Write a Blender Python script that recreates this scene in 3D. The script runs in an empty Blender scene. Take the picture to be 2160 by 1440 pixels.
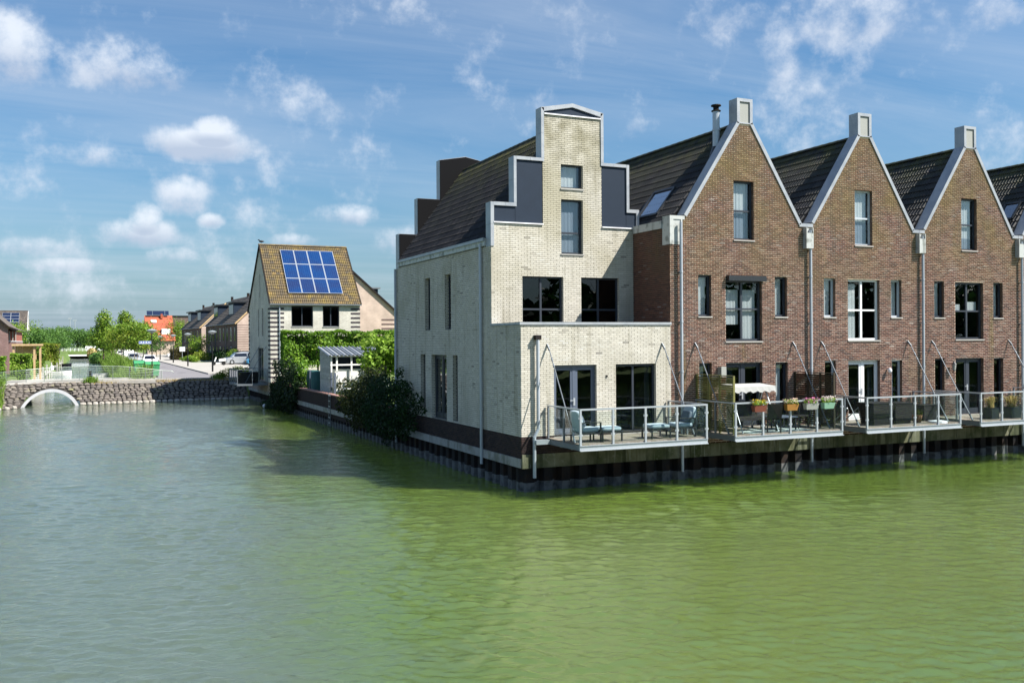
import bpy, math, random
import numpy as np
from mathutils import Vector, Matrix, Quaternion
random.seed(7); rng = np.random.default_rng(11)
sc = bpy.context.scene
COL = sc.collection

# ------------------------------------------------------------------ camera, sun, sky
YAW, PIT, ROL, FPX = 0.423691603, -0.00110924, -0.00686054, 1981.127
CAM = Vector((-12.158, -26.30, 4.70))
cy_, sy_ = math.cos(YAW), math.sin(YAW)
fw = Vector((sy_*math.cos(PIT), cy_*math.cos(PIT), math.sin(PIT)))
rt = Vector((cy_, -sy_, 0)); up = rt.cross(fw)
r2 = math.cos(ROL)*rt + math.sin(ROL)*up; u2 = -math.sin(ROL)*rt + math.cos(ROL)*up
cd = bpy.data.cameras.new('camera'); cam = bpy.data.objects.new('camera', cd); COL.objects.link(cam)
M = Matrix((r2, u2, -fw)).transposed().to_4x4(); M.translation = CAM; cam.matrix_world = M
cd.sensor_width = 36; cd.lens = 36*FPX/2160; cd.clip_end = 6000; cd.clip_start = 0.1
sc.camera = cam
SUN = Vector((1.148, -1.0, 1.71)).normalized()
sd = bpy.data.lights.new('sun', 'SUN'); sd.energy = 5.0; sd.angle = math.radians(0.5); sd.color = (1, .955, .88)
so = bpy.data.objects.new('sun', sd); COL.objects.link(so)
so.rotation_mode = 'QUATERNION'; so.rotation_quaternion = (-SUN).to_track_quat('-Z', 'Y'); so.location = (0, 0, 60)
SKY_STR = 0.053
vs = sc.view_settings; vs.view_transform = 'Standard'; vs.look = 'None'; vs.gamma = 1; vs.exposure = 1.1
vs.use_curve_mapping = False

world = bpy.data.worlds.new('World'); sc.world = world; world.use_nodes = True
def build_sky():
    nt = world.node_tree; N = nt.nodes; L = nt.links; N.clear()
    def new(t, **k):
        n = N.new(t)
        for a, b in k.items(): setattr(n, a, b)
        return n
    def m(op, a, b=None, c=None, clamp=False):
        n = new('ShaderNodeMath', operation=op); n.use_clamp = clamp
        for i, v in enumerate((a, b, c)):
            if v is None: continue
            if isinstance(v, (int, float)): n.inputs[i].default_value = v
            else: L.new(v, n.inputs[i])
        return n.outputs[0]
    def mixc(f, a, b):
        n = new('ShaderNodeMix', data_type='RGBA')
        for s, v in ((0, f), (6, a), (7, b)):
            if isinstance(v, (int, float)): n.inputs[s].default_value = v
            elif isinstance(v, tuple): n.inputs[s].default_value = v+(1,) if len(v) == 3 else v
            else: L.new(v, n.inputs[s])
        return n.outputs[2]
    sky = new('ShaderNodeTexSky', sky_type='NISHITA', sun_disc=False)
    sky.sun_elevation = math.asin(SUN.z); sky.sun_rotation = math.atan2(SUN.x, SUN.y)
    sky.air_density = 1.25; sky.dust_density = 1.3; sky.ozone_density = 3.2; sky.altitude = 0
    tc = new('ShaderNodeTexCoord'); sep = new('ShaderNodeSeparateXYZ'); L.new(tc.outputs['Generated'], sep.inputs[0])
    X, Y, Z = sep.outputs
    def noise(vec, scale, detail, rough=.55, dist=0.0):
        n = new('ShaderNodeTexNoise'); n.inputs['Scale'].default_value = scale; n.inputs['Detail'].default_value = detail
        n.inputs['Roughness'].default_value = rough; n.inputs['Distortion'].default_value = dist
        L.new(vec, n.inputs['Vector']); return n.outputs['Fac']
    az = m('MULTIPLY', m('ARCTAN2', X, Y), 57.29578)
    el = m('MULTIPLY', m('ARCSINE', Z), 57.29578)
    d1 = m('SUBTRACT', noise(tc.outputs['Generated'], 11, 9, .62), .5)
    d2 = m('SUBTRACT', noise(tc.outputs['Generated'], 5, 4), .5)
    # flat cloud layer coordinates: direction divided by height
    zc = m('MAXIMUM', m('ADD', Z, .06), .02)
    cmb = new('ShaderNodeCombineXYZ'); L.new(m('DIVIDE', X, zc), cmb.inputs[0]); L.new(m('DIVIDE', Y, zc), cmb.inputs[1])
    mp = new('ShaderNodeMapping'); mp.inputs['Rotation'].default_value = (0, 0, math.radians(62)); mp.inputs['Scale'].default_value = (.32, 1.35, 1)
    L.new(cmb.outputs[0], mp.inputs[0])
    ci = noise(mp.outputs[0], 1.0, 9, .62, .8)
    ci2 = noise(cmb.outputs[0], .42, 5, .5)
    # cumulus: azimuth, elevation, half width, half height, weight
    cl = []
    for px, py, wx, wy, k in CLOUDS:
        d = fw*FPX + r2*(px-1080) - u2*(py-720); d.normalize()
        cl.append((math.degrees(math.atan2(d.x, d.y)), math.degrees(math.asin(d.z)), wx/2160*57*1.15, wy/2160*57*1.15, k))
    for a in range(60, 330, 17):   # the same kind of cloud all round the sky
        cl.append((((a+random.uniform(-6, 6)+180) % 360)-180, random.uniform(3, 20), random.uniform(2, 4.5), random.uniform(.8, 2), .8))
    tot = None; shade = None
    for a, e, wa, we, k in cl:
        dx = m('DIVIDE', m('SUBTRACT', az, a), wa); dy = m('DIVIDE', m('SUBTRACT', el, e), we)
        b = m('SUBTRACT', 1.0, m('ADD', m('MULTIPLY', dx, dx), m('MULTIPLY', dy, dy)))
        b = m('MULTIPLY', m('MAXIMUM', b, -1.0), k)
        s = m('MULTIPLY', m('MAXIMUM', b, 0.0), dy)
        tot = b if tot is None else m('MAXIMUM', tot, b)
        shade = s if shade is None else m('ADD', shade, s)
    d3 = m('SUBTRACT', noise(tc.outputs['Generated'], 42, 6, .6), .5); dens = m('ADD', m('ADD', tot, m('MULTIPLY', d3, 1.7)), m('MULTIPLY', d1, 3.4)); dens = m('ADD', dens, m('MULTIPLY', d2, 2.0))
    mr = new('ShaderNodeMapRange', interpolation_type='SMOOTHSTEP'); L.new(dens, mr.inputs[0])
    mr.inputs[1].default_value = -.05; mr.inputs[2].default_value = 1.25; dens = m('MULTIPLY', mr.outputs[0], .84)
    mr2 = new('ShaderNodeMapRange'); L.new(m('ADD', shade, m('MULTIPLY', d1, .9)), mr2.inputs[0]); mr2.inputs[1].default_value = -.38; mr2.inputs[2].default_value = .32
    ccol = mixc(mr2.outputs[0], (5.0, 5.7, 7.0), (8.4, 8.9, 9.6))
    # thin high veil
    veil = m('MULTIPLY', m('MULTIPLY', m('SUBTRACT', ci, .36, clamp=True), 1.7), m('ADD', m('MULTIPLY', ci2, 1.6), -.30, clamp=True), clamp=True)
    hz = m('POWER', m('SUBTRACT', 1.0, m('MULTIPLY', m('MAXIMUM', Z, 0.0), 1.0), clamp=True), 14)
    base = new('ShaderNodeHueSaturation'); L.new(sky.outputs[0], base.inputs['Color']); base.inputs['Saturation'].default_value = 1.0; base.inputs['Hue'].default_value = .5
    tint = new('ShaderNodeMix', data_type='RGBA', blend_type='MULTIPLY'); tint.inputs[0].default_value = 1; L.new(base.outputs[0], tint.inputs[6]); tint.inputs[7].default_value = SKY_TINT
    col = mixc(m('MULTIPLY', hz, .62), tint.outputs[2], (3.9, 4.85, 6.3))
    col = mixc(m('MULTIPLY', veil, .9, clamp=True), col, (6.4, 7.1, 8.1))
    col = mixc(dens, col, ccol)
    bg = new('ShaderNodeBackground'); bg.inputs[1].default_value = SKY_STR; L.new(col, bg.inputs[0])
    out = new('ShaderNodeOutputWorld'); L.new(bg.outputs[0], out.inputs[0])
SKY_TINT = (.62, .93, 1.16, 1)
CLOUDS = [(30, 110, 75, 85, 1.1), (255, 135, 150, 58, .8), (340, 165, 85, 40, .8), (425, 300, 115, 42, 1.5), (450, 275, 60, 32, 1.4),
          (385, 415, 55, 42, .8), (295, 490, 85, 36, 1.2), (305, 460, 38, 34, 1.2), (445, 465, 28, 16, .8), (730, 455, 70, 25, .9),
          (845, 510, 75, 42, .8), (620, 507, 50, 15, .7), (355, 540, 55, 20, .7), (870, 25, 130, 45, .30), (1330, 265, 60, 32, .6),
          (1500, 30, 100, 50, .38), (1840, 35, 170, 55, .32), (1210, 20, 90, 30, .15), (200, 330, 90, 25, .45), (60, 520, 90, 18, .45),
          (150, 560, 80, 14, .5), (2090, 20, 60, 40, .5), (1640, 120, 40, 70, .25)]
build_sky()
# ------------------------------------------------------------------ materials
MATS = {}
def material(name, color=(.5, .5, .5), rough=.7, metal=0.0, spec=.3, var=0.0, noise=None, bump=0.0, bscale=20, rnd=0.0, stain=None, attr=False, coat=0, ramp=None, streak=None):
    """noise=(scale, color2, lo, hi); stain=list of (color, axis z lo, z hi, noise scale, amount)"""
    if name in MATS: return MATS[name]
    mt = bpy.data.materials.new(name); mt.use_nodes = True; nt = mt.node_tree; N = nt.nodes; L = nt.links
    b = N['Principled BSDF']; b.inputs['Roughness'].default_value = rough; b.inputs['Metallic'].default_value = metal
    b.inputs['Specular IOR Level'].default_value = spec; b.inputs['Coat Weight'].default_value = coat
    tc = N.new('ShaderNodeNewGeometry')
    cur = None
    rg = N.new('ShaderNodeRGB'); rg.outputs[0].default_value = (*color, 1); cur = rg.outputs[0]
    def mix(f, a, bb, mode='MIX'):
        n = N.new('ShaderNodeMix'); n.data_type = 'RGBA'; n.blend_type = mode
        if isinstance(f, float): n.inputs[0].default_value = f
        else: L.new(f, n.inputs[0])
        L.new(a, n.inputs[6])
        if isinstance(bb, tuple): n.inputs[7].default_value = (*bb, 1)
        else: L.new(bb, n.inputs[7])
        return n.outputs[2]
    def nz(scale, detail=5, vec=None):
        n = N.new('ShaderNodeTexNoise'); n.inputs['Scale'].default_value = scale; n.inputs['Detail'].default_value = detail
        L.new(vec or tc.outputs['Position'], n.inputs['Vector']); return n.outputs['Fac']
    def mr(s, a, bb, c=0.0, d=1.0):
        n = N.new('ShaderNodeMapRange'); L.new(s, n.inputs[0]); n.inputs[1].default_value = a; n.inputs[2].default_value = bb
        n.inputs[3].default_value = c; n.inputs[4].default_value = d; return n.outputs[0]
    if ramp:
        at = N.new('ShaderNodeAttribute'); at.attribute_name = 'rnd'; oi = N.new('ShaderNodeObjectInfo')
        ad = N.new('ShaderNodeMath'); ad.operation = 'ADD'; L.new(at.outputs['Fac'], ad.inputs[0]); L.new(oi.outputs['Random'], ad.inputs[1])
        fr = N.new('ShaderNodeMath'); fr.operation = 'FRACT'; L.new(ad.outputs[0], fr.inputs[0])
        cr = N.new('ShaderNodeValToRGB'); cr.color_ramp.interpolation = 'LINEAR'
        els = cr.color_ramp.elements
        for i, (p, c) in enumerate(ramp):
            e = els[i] if i < 2 else els.new(p)
            e.position = p; e.color = (*c, 1)
        L.new(fr.outputs[0], cr.inputs[0]); cur = cr.outputs[0]
    if noise:
        for (s, c2, lo, hi) in ([noise] if isinstance(noise, tuple) else noise):
            cur = mix(mr(nz(s), lo, hi), cur, c2)
    if stain:
        sep = N.new('ShaderNodeSeparateXYZ'); L.new(tc.outputs['Position'], sep.inputs[0])
        for (c2, z0, z1, s, amt) in stain:
            f = mr(sep.outputs[2], z0, z1, 0.0, 1.0)
            n = mr(nz(s, 6), .35, .65)
            mu = N.new('ShaderNodeMath'); mu.operation = 'MULTIPLY'; L.new(f, mu.inputs[0]); L.new(n, mu.inputs[1])
            m2 = N.new('ShaderNodeMath'); m2.operation = 'MULTIPLY'; L.new(mu.outputs[0], m2.inputs[0]); m2.inputs[1].default_value = amt
            cur = mix(m2.outputs[0], cur, c2)
    if streak:
        for (c2, amt, sx, lo) in streak:
            mp = N.new('ShaderNodeMapping'); mp.inputs['Scale'].default_value = (sx, sx, sx*.07); L.new(tc.outputs['Position'], mp.inputs[0])
            f = mr(nz(1.0, 5, mp.outputs[0]), lo, lo+.16, 0.0, amt); cur = mix(f, cur, c2)
    if var:
        n = nz(3.0, 4); n2 = nz(23.0, 3); a = N.new('ShaderNodeMath'); a.operation = 'ADD'; L.new(n, a.inputs[0]); L.new(n2, a.inputs[1])
        v = mr(a.outputs[0], .6, 1.4, 1-var, 1+var)
        hs = N.new('ShaderNodeHueSaturation'); L.new(cur, hs.inputs['Color']); L.new(v, hs.inputs['Value']); cur = hs.outputs[0]
    L.new(cur, b.inputs['Base Color'])
    if bump:
        bp = N.new('ShaderNodeBump'); bp.inputs['Strength'].default_value = bump; bp.inputs['Distance'].default_value = .02
        L.new(nz(bscale, 6), bp.inputs['Height']); L.new(bp.outputs[0], b.inputs['Normal'])
    MATS[name] = mt; return mt

def brick_tex(name, c1, c2, mort, scale=1.0, bw=.22, rh=.0665, ms=.012, stain=None):
    if name in MATS: return MATS[name]
    mt = bpy.data.materials.new(name); mt.use_nodes = True; nt = mt.node_tree; N = nt.nodes; L = nt.links
    b = N['Principled BSDF']; b.inputs['Roughness'].default_value = .85; b.inputs['Specular IOR Level'].default_value = .2
    g = N.new('ShaderNodeNewGeometry'); s = N.new('ShaderNodeSeparateXYZ'); L.new(g.outputs['Position'], s.inputs[0])
    a = N.new('ShaderNodeMath'); L.new(s.outputs[0], a.inputs[0]); L.new(s.outputs[1], a.inputs[1])
    c = N.new('ShaderNodeCombineXYZ'); L.new(a.outputs[0], c.inputs[0]); L.new(s.outputs[2], c.inputs[1])
    t = N.new('ShaderNodeTexBrick'); L.new(c.outputs[0], t.inputs['Vector'])
    t.inputs['Color1'].default_value = (*c1, 1); t.inputs['Color2'].default_value = (*c2, 1); t.inputs['Mortar'].default_value = (*mort, 1)
    t.inputs['Scale'].default_value = 1; t.inputs['Mortar Size'].default_value = ms; t.inputs['Brick Width'].default_value = bw; t.inputs['Row Height'].default_value = rh
    n = N.new('ShaderNodeTexNoise'); n.inputs['Scale'].default_value = .9; n.inputs['Detail'].default_value = 6; L.new(g.outputs['Position'], n.inputs['Vector'])
    m = N.new('ShaderNodeMapRange'); L.new(n.outputs['Fac'], m.inputs[0]); m.inputs[1].default_value = .3; m.inputs[2].default_value = .7; m.inputs[3].default_value = .8; m.inputs[4].default_value = 1.15
    h = N.new('ShaderNodeHueSaturation'); L.new(t.outputs['Color'], h.inputs['Color']); L.new(m.outputs[0], h.inputs['Value'])
    L.new(h.outputs[0], b.inputs['Base Color'])
    bp = N.new('ShaderNodeBump'); bp.inputs['Strength'].default_value = .5; bp.inputs['Distance'].default_value = .01; bp.invert = True
    L.new(t.outputs['Fac'], bp.inputs['Height']); L.new(bp.outputs[0], b.inputs['Normal'])
    MATS[name] = mt; return mt

def glass_mat(name, tint=(.8, .85, .85), refl=1.5, base=.04, rough=.0):
    mt = bpy.data.materials.new(name); mt.use_nodes = True; nt = mt.node_tree; N = nt.nodes; L = nt.links; N.clear()
    o = N.new('ShaderNodeOutputMaterial'); mx = N.new('ShaderNodeMixShader'); tr = N.new('ShaderNodeBsdfTransparent'); gl = N.new('ShaderNodeBsdfGlossy')
    tr.inputs[0].default_value = (*tint, 1); gl.inputs['Roughness'].default_value = rough; gl.inputs[0].default_value = (.95, .97, 1, 1)
    lw = N.new('ShaderNodeLayerWeight'); lw.inputs[0].default_value = .5
    f = N.new('ShaderNodeMath'); f.operation = 'POWER'; L.new(lw.outputs['Facing'], f.inputs[0]); f.inputs[1].default_value = 4.0
    g = N.new('ShaderNodeNewGeometry')
    a = N.new('ShaderNodeMath'); a.operation = 'MULTIPLY_ADD'; L.new(f.outputs[0], a.inputs[0]); a.inputs[1].default_value = refl; a.inputs[2].default_value = base; a.use_clamp = True
    nz = N.new('ShaderNodeTexNoise'); nz.inputs['Scale'].default_value = .8; nz.inputs['Detail'].default_value = 1; L.new(g.outputs['Position'], nz.inputs['Vector'])
    bp = N.new('ShaderNodeBump'); bp.inputs['Strength'].default_value = .06; bp.inputs['Distance'].default_value = .1; L.new(nz.outputs['Fac'], bp.inputs['Height']); L.new(bp.outputs[0], gl.inputs['Normal'])
    L.new(a.outputs[0], mx.inputs[0]); L.new(tr.outputs[0], mx.inputs[1]); L.new(gl.outputs[0], mx.inputs[2]); L.new(mx.outputs[0], o.inputs[0])
    MATS[name] = mt; return mt

def leaf_mat(name, ca, cb, cc=None, trans=.35):
    mt = bpy.data.materials.new(name); mt.use_nodes = True; nt = mt.node_tree; N = nt.nodes; L = nt.links; N.clear()
    o = N.new('ShaderNodeOutputMaterial'); mx = N.new('ShaderNodeMixShader'); d = N.new('ShaderNodeBsdfPrincipled'); t = N.new('ShaderNodeBsdfTranslucent')
    d.inputs['Roughness'].default_value = .55; d.inputs['Specular IOR Level'].default_value = .25
    at = N.new('ShaderNodeAttribute'); at.attribute_name = 'rnd'
    cr = N.new('ShaderNodeValToRGB'); cr.color_ramp.elements[0].color = (*ca, 1); cr.color_ramp.elements[1].color = (*cb, 1)
    if cc: e = cr.color_ramp.elements.new(.92); e.color = (*cb, 1); cr.color_ramp.elements[2].color = (*cc, 1)
    g = N.new('ShaderNodeNewGeometry'); nz = N.new('ShaderNodeTexNoise'); nz.inputs['Scale'].default_value = 1.1; L.new(g.outputs['Position'], nz.inputs['Vector'])
    a = N.new('ShaderNodeMath'); a.operation = 'MULTIPLY_ADD'; L.new(nz.outputs['Fac'], a.inputs[0]); a.inputs[1].default_value = .9; a.inputs[2].default_value = -.45
    a2 = N.new('ShaderNodeMath'); L.new(at.outputs['Fac'], a2.inputs[0]); L.new(a.outputs[0], a2.inputs[1]); a2.use_clamp = True
    L.new(a2.outputs[0], cr.inputs[0]); L.new(cr.outputs[0], d.inputs['Base Color']); L.new(cr.outputs[0], t.inputs[0])
    mx.inputs[0].default_value = trans; L.new(d.outputs[0], mx.inputs[1]); L.new(t.outputs[0], mx.inputs[2]); L.new(mx.outputs[0], o.inputs[0])
    MATS[name] = mt; return mt

m_white_brick = material('cream_brick', ramp=[(0, (.54, .505, .43)), (.35, (.59, .555, .48)), (.7, (.50, .47, .405)), (.92, (.63, .595, .52)), (.985, (.44, .41, .35)), (1, (.28, .26, .23))], rough=.85,
                         noise=[(.7, (.44, .41, .33), .50, .80), (7.0, (.30, .28, .22), .62, .82)], streak=[((.30, .27, .19), .5, 3.5, .54), ((.20, .19, .15), .55, 7.0, .60)], stain=[((.17, .155, .10), 8.6, 11.8, 2.2, .85), ((.40, .36, .24), 5.0, 9, .7, .5)], bump=.25, bscale=60)
m_white_mortar = material('grey_mortar', (.24, .23, .20), .95, noise=(1.5, (.12, .11, .09), .5, .8))
m_brown_brick = material('red_brown_brick', ramp=[(0, (.060, .023, .016)), (.3, (.098, .038, .026)), (.6, (.135, .056, .036)), (.85, (.080, .036, .024)), (.97, (.05, .022, .02)), (1, (.20, .16, .14))], rough=.85,
                         noise=[(.5, (.085, .045, .026), .52, .72)], stain=[((.125, .080, .034), 5.8, 9.0, .8, .75), ((.13, .088, .038), 8.0, 11.0, 1.5, .5)], streak=[((.04, .03, .022), .5, 4.0, .56), ((.14, .12, .03), .5, 2.2, .60)], bump=.25, bscale=60)
m_cream_mortar = material('cream_mortar', (.68, .55, .45), .95, streak=[((.30, .26, .12), .6, 2.2, .60)], noise=(.5, (.62, .48, .34), .5, .75), stain=[((.58, .46, .20), 5.8, 9.5, .8, .9)])
m_reveal = material('brown_reveal', (.12, .075, .052), .9, noise=(8, (.22, .16, .12), .5, .7))
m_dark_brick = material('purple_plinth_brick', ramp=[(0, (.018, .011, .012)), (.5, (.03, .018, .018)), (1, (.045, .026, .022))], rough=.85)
m_dark_mortar = material('dark_mortar', (.065, .055, .05), .95)
t_white = brick_tex('cream_brick_return', (.56, .52, .42), (.66, .62, .52), (.24, .23, .19))
t_cottage = brick_tex('cottage_cream_brick', (.56, .53, .46), (.70, .67, .59), (.36, .34, .29))
t_brown = brick_tex('brown_brick_return', (.055, .028, .02), (.09, .045, .03), (.50, .40, .32), ms=.018)
t_pink = brick_tex('pink_brick', (.46, .33, .27), (.52, .39, .32), (.50, .43, .38))
t_terr = brick_tex('terrace_brick', (.10, .062, .058), (.14, .09, .08), (.18, .145, .135))
t_red = brick_tex('red_brick', (.17, .08, .075), (.23, .12, .11), (.26, .21, .20))
m_band = brick_tex('dark_band_brick', (.025, .02, .03), (.05, .035, .045), (.10, .09, .09))
m_zinc = material('zinc', (.36, .375, .395), .45, .2, .4, noise=[(2.2, (.28, .30, .33), .42, .68), (14, (.44, .455, .47), .6, .8)], var=.05)
m_pipe = material('pipe_zinc', (.40, .43, .47), .4, .2, .5, var=.08)
m_white_zinc = material('stained_white_zinc', (.46, .47, .45), .5, .1, .4, streak=[((.12, .13, .11), .7, 6.0, .56)], noise=[(3.5, (.22, .23, .21), .54, .66), (11, (.36, .38, .38), .55, .75)])
m_panel = material('slate_blue_cladding', (.015, .025, .043), .65, 0, .2, var=.12)
m_black = material('black_cladding', (.006, .006, .007), .8, 0, .1)
m_cream_panel = material('cream_panel', (.30, .305, .28), .6, var=.05)
m_conc = material('concrete', (.33, .32, .30), .9, streak=[((.10, .10, .08), .6, 5.0, .55)], noise=[(1.8, (.18, .18, .14), .45, .7), (9, (.42, .41, .38), .6, .8)], var=.12, bump=.3, bscale=18)
m_conc_mossy = material('mossy_concrete', (.17, .165, .11), .9, streak=[((.03, .035, .015), .8, 5.0, .50), ((.35, .34, .30), .6, 11.0, .60)], noise=[(1.3, (.05, .06, .02), .38, .66), (8, (.22, .21, .17), .6, .8)], var=.15, bump=.3, bscale=18)
m_pile = material('sheet_pile_steel', (.014, .012, .013), .8, .1, .2, noise=(2.5, (.03, .018, .012), .45, .7))
m_pile_low = material('sheet_pile_limed_foot', (.13, .13, .13), .9, noise=[(5, (.05, .05, .05), .45, .7)])
m_tile = material('black_roof_tile', ramp=[(0, (.010, .009, .010)), (.5, (.017, .0155, .017)), (1, (.030, .027, .028))], rough=.62, spec=.45, noise=[(3.5, (.035, .032, .031), .6, .8)],
                  stain=[((.075, .072, .014), 10.8, 12.2, 2.4, 1.0), ((.045, .05, .014), 8.5, 11.5, 1.1, .35)], bump=.3, bscale=40)
m_tile_y = material('lichen_roof_tile', ramp=[(0, (.11, .085, .055)), (.4, (.16, .115, .05)), (.75, (.085, .07, .052)), (1, (.23, .155, .06))], rough=.85, noise=[(1.6, (.22, .16, .045), .5, .75), (4, (.075, .065, .055), .55, .75)], bump=.3, bscale=40)
m_tile_g = material('grey_brown_roof_tile', ramp=[(0, (.08, .068, .062)), (.5, (.105, .09, .08)), (1, (.14, .115, .098))], rough=.85, noise=(1.0, (.065, .058, .055), .45, .7))
m_tile_o = material('orange_roof_tile', (.62, .15, .07), .75, ramp=[(0, (.30, .075, .04)), (1, (.40, .105, .055))])
m_deck_under = material('roof_underlay', (.02, .02, .02), .9)
m_frame_d = material('anthracite_frame', (.030, .036, .048), .45, spec=.4)
m_frame_b = material('blue_grey_frame', (.085, .105, .145), .42, spec=.4)
m_frame_w = material('white_frame', (.74, .75, .75), .4)
m_frame_g = material('pale_grey_frame', (.46, .50, .54), .4)
m_sill = material('stone_sill', (.34, .33, .31), .8, var=.1)
m_curt = material('white_curtain', (.62, .62, .61), .9)
m_curtg = material('grey_curtain', (.25, .28, .33), .9)
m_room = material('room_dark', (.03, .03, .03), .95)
m_galv = material('galvanised_steel', (.42, .45, .48), .38, .4, .5, var=.08)
m_galv_d = material('weathered_galvanised_steel', (.17, .19, .21), .5, .4, .5, var=.15)
m_plank = material('grey_deck_board', ramp=[(0, (.20, .17, .14)), (.5, (.25, .22, .185)), (1, (.15, .13, .105))], rough=.85, noise=(4, (.16, .15, .09), .5, .75))
m_slat = material('green_stained_slat', ramp=[(0, (.16, .155, .05)), (.5, (.22, .21, .08)), (1, (.11, .11, .035))], rough=.85, noise=(3, (.06, .055, .03), .5, .75))
m_slat_b = material('brown_stained_slat', ramp=[(0, (.065, .05, .03)), (1, (.04, .032, .02))], rough=.85)
m_alu_dark = material('dark_aluminium', (.03, .033, .037), .4, .3, .5)
m_cush = material('pale_blue_cushion', (.36, .43, .48), .9, var=.06, bump=.15, bscale=70)
m_cush_d = material('slate_cushion', (.09, .115, .15), .9, var=.08)
m_rattan = material('black_rattan', (.018, .016, .017), .6, noise=(30, (.04, .036, .034), .5, .7))
m_black_plastic = material('black_plastic', (.012, .012, .013), .5)
m_white_paint = material('white_paint', (.80, .80, .78), .35, coat=.3)
m_silver = material('silver_paint', (.50, .52, .54), .3, .5, coat=.4)
m_blue_paint = material('blue_paint', (.05, .22, .38), .3, .1, coat=.4)
m_dark_paint = material('dark_paint', (.02, .022, .035), .3, .1, coat=.4)
m_carglass = material('car_glass', (.008, .010, .018), .05, 0, .8)
m_tyre = material('tyre_rubber', (.015, .015, .015), .8)
m_green_bin = material('green_plastic', (.045, .24, .10), .45)
m_blue_sign = material('blue_enamel', (.02, .09, .38), .35)
m_white_enamel = material('white_enamel', (.8, .8, .82), .4)
m_lamp_post = material('black_post_paint', (.012, .014, .016), .4)
m_lamp_glass = material('opal_lamp_cover', (.26, .29, .30), .3, .1)
m_cell = material('solar_cell', (.004, .034, .135), .25, .1, .4, noise=[(.6, (.012, .024, .09), .4, .65)])
m_cell2 = material('solar_cell_dark', (.012, .022, .06), .15, .2, .8)
m_alu = material('bright_aluminium', (.46, .48, .50), .35, .4)
m_wood = material('pale_timber', (.50, .35, .19), .8, noise=(4, (.38, .25, .13), .45, .7))
m_grey_wood = material('grey_timber', (.36, .35, .33), .85, ramp=[(0, (.34, .33, .31)), (1, (.46, .45, .42))], noise=(6, (.22, .21, .19), .5, .75))
m_white_wood = material('white_painted_board', (.74, .73, .69), .7, ramp=[(0, (.70, .69, .64)), (1, (.80, .79, .76))])
m_bark = material('bark', (.13, .10, .075), .95, var=.2)
m_bark_pale = material('pale_bark', (.30, .24, .19), .95, var=.2)
m_rock = material('basalt_block', ramp=[(0, (.115, .098, .088)), (.3, (.16, .138, .12)), (.6, (.08, .07, .066)), (.85, (.20, .175, .145)), (1, (.13, .108, .094))], rough=.9, noise=[(6, (.16, .14, .12), .5, .75), (1.4, (.25, .24, .12), .60, .8)], bump=.4, bscale=12)
m_toe = material('limed_toe_block', ramp=[(0, (.33, .30, .26)), (.5, (.42, .385, .34)), (1, (.28, .26, .23))], rough=.9, noise=(6, (.28, .26, .22), .5, .75))
m_rubble = material('rubble_bed', (.045, .04, .035), .95)
m_grass = material('lawn_grass', (.10, .17, .035), .95, noise=[(.25, (.16, .19, .06), .4, .65), (3, (.07, .12, .03), .45, .7)])
m_soil = material('ground_soil', (.12, .15, .05), .95, noise=[(.15, (.16, .17, .07), .4, .6)])
m_road = material('clinker_road', (.20, .19, .20), .9, noise=[(.6, (.17, .16, .168), .4, .65), (5, (.23, .22, .22), .55, .75)])
m_pave = material('concrete_slab_pavement', (.36, .34, .31), .9, noise=[(.7, (.31, .29, .26), .4, .65), (6, (.41, .39, .355), .55, .75)])
m_curb = material('kerb_concrete', (.36, .345, .32), .9)
m_glass = glass_mat('window_glass', (.86, .89, .90), 1.0, .055)
m_glass_dark = glass_mat('tinted_window_glass', (.42, .45, .47), 1.0, .045)
m_glass_clear = glass_mat('balustrade_glass', (.90, .94, .935), .8, .025)
l_hedge = leaf_mat('hornbeam_leaf', (.04, .11, .008), (.20, .36, .03), (.32, .46, .06))
l_plane = leaf_mat('plane_leaf', (.09, .18, .015), (.27, .42, .05), (.38, .48, .10))
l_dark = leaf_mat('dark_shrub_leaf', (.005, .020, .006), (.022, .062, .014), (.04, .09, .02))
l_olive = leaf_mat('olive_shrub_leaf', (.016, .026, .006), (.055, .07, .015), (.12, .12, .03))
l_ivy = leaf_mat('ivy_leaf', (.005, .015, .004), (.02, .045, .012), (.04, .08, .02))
l_tree = leaf_mat('street_tree_leaf', (.07, .15, .012), (.22, .34, .035), (.32, .36, .07))
l_yel = leaf_mat('maple_leaf', (.10, .15, .012), (.24, .31, .03), (.34, .29, .06))
l_far = leaf_mat('far_tree_leaf', (.05, .12, .025), (.13, .25, .05))
l_bg = leaf_mat('hazed_treeline_leaf', (.07, .115, .085), (.13, .19, .13))  # pale bluish green: distance haze is mixed into the leaf colour
l_reed = leaf_mat('reed_blade', (.10, .19, .02), (.20, .32, .05), (.30, .34, .10))
l_straw = leaf_mat('straw_grass', (.38, .29, .10), (.58, .46, .20), (.66, .55, .3))
m_skin = material('skin', (.55, .36, .27), .6)
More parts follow.
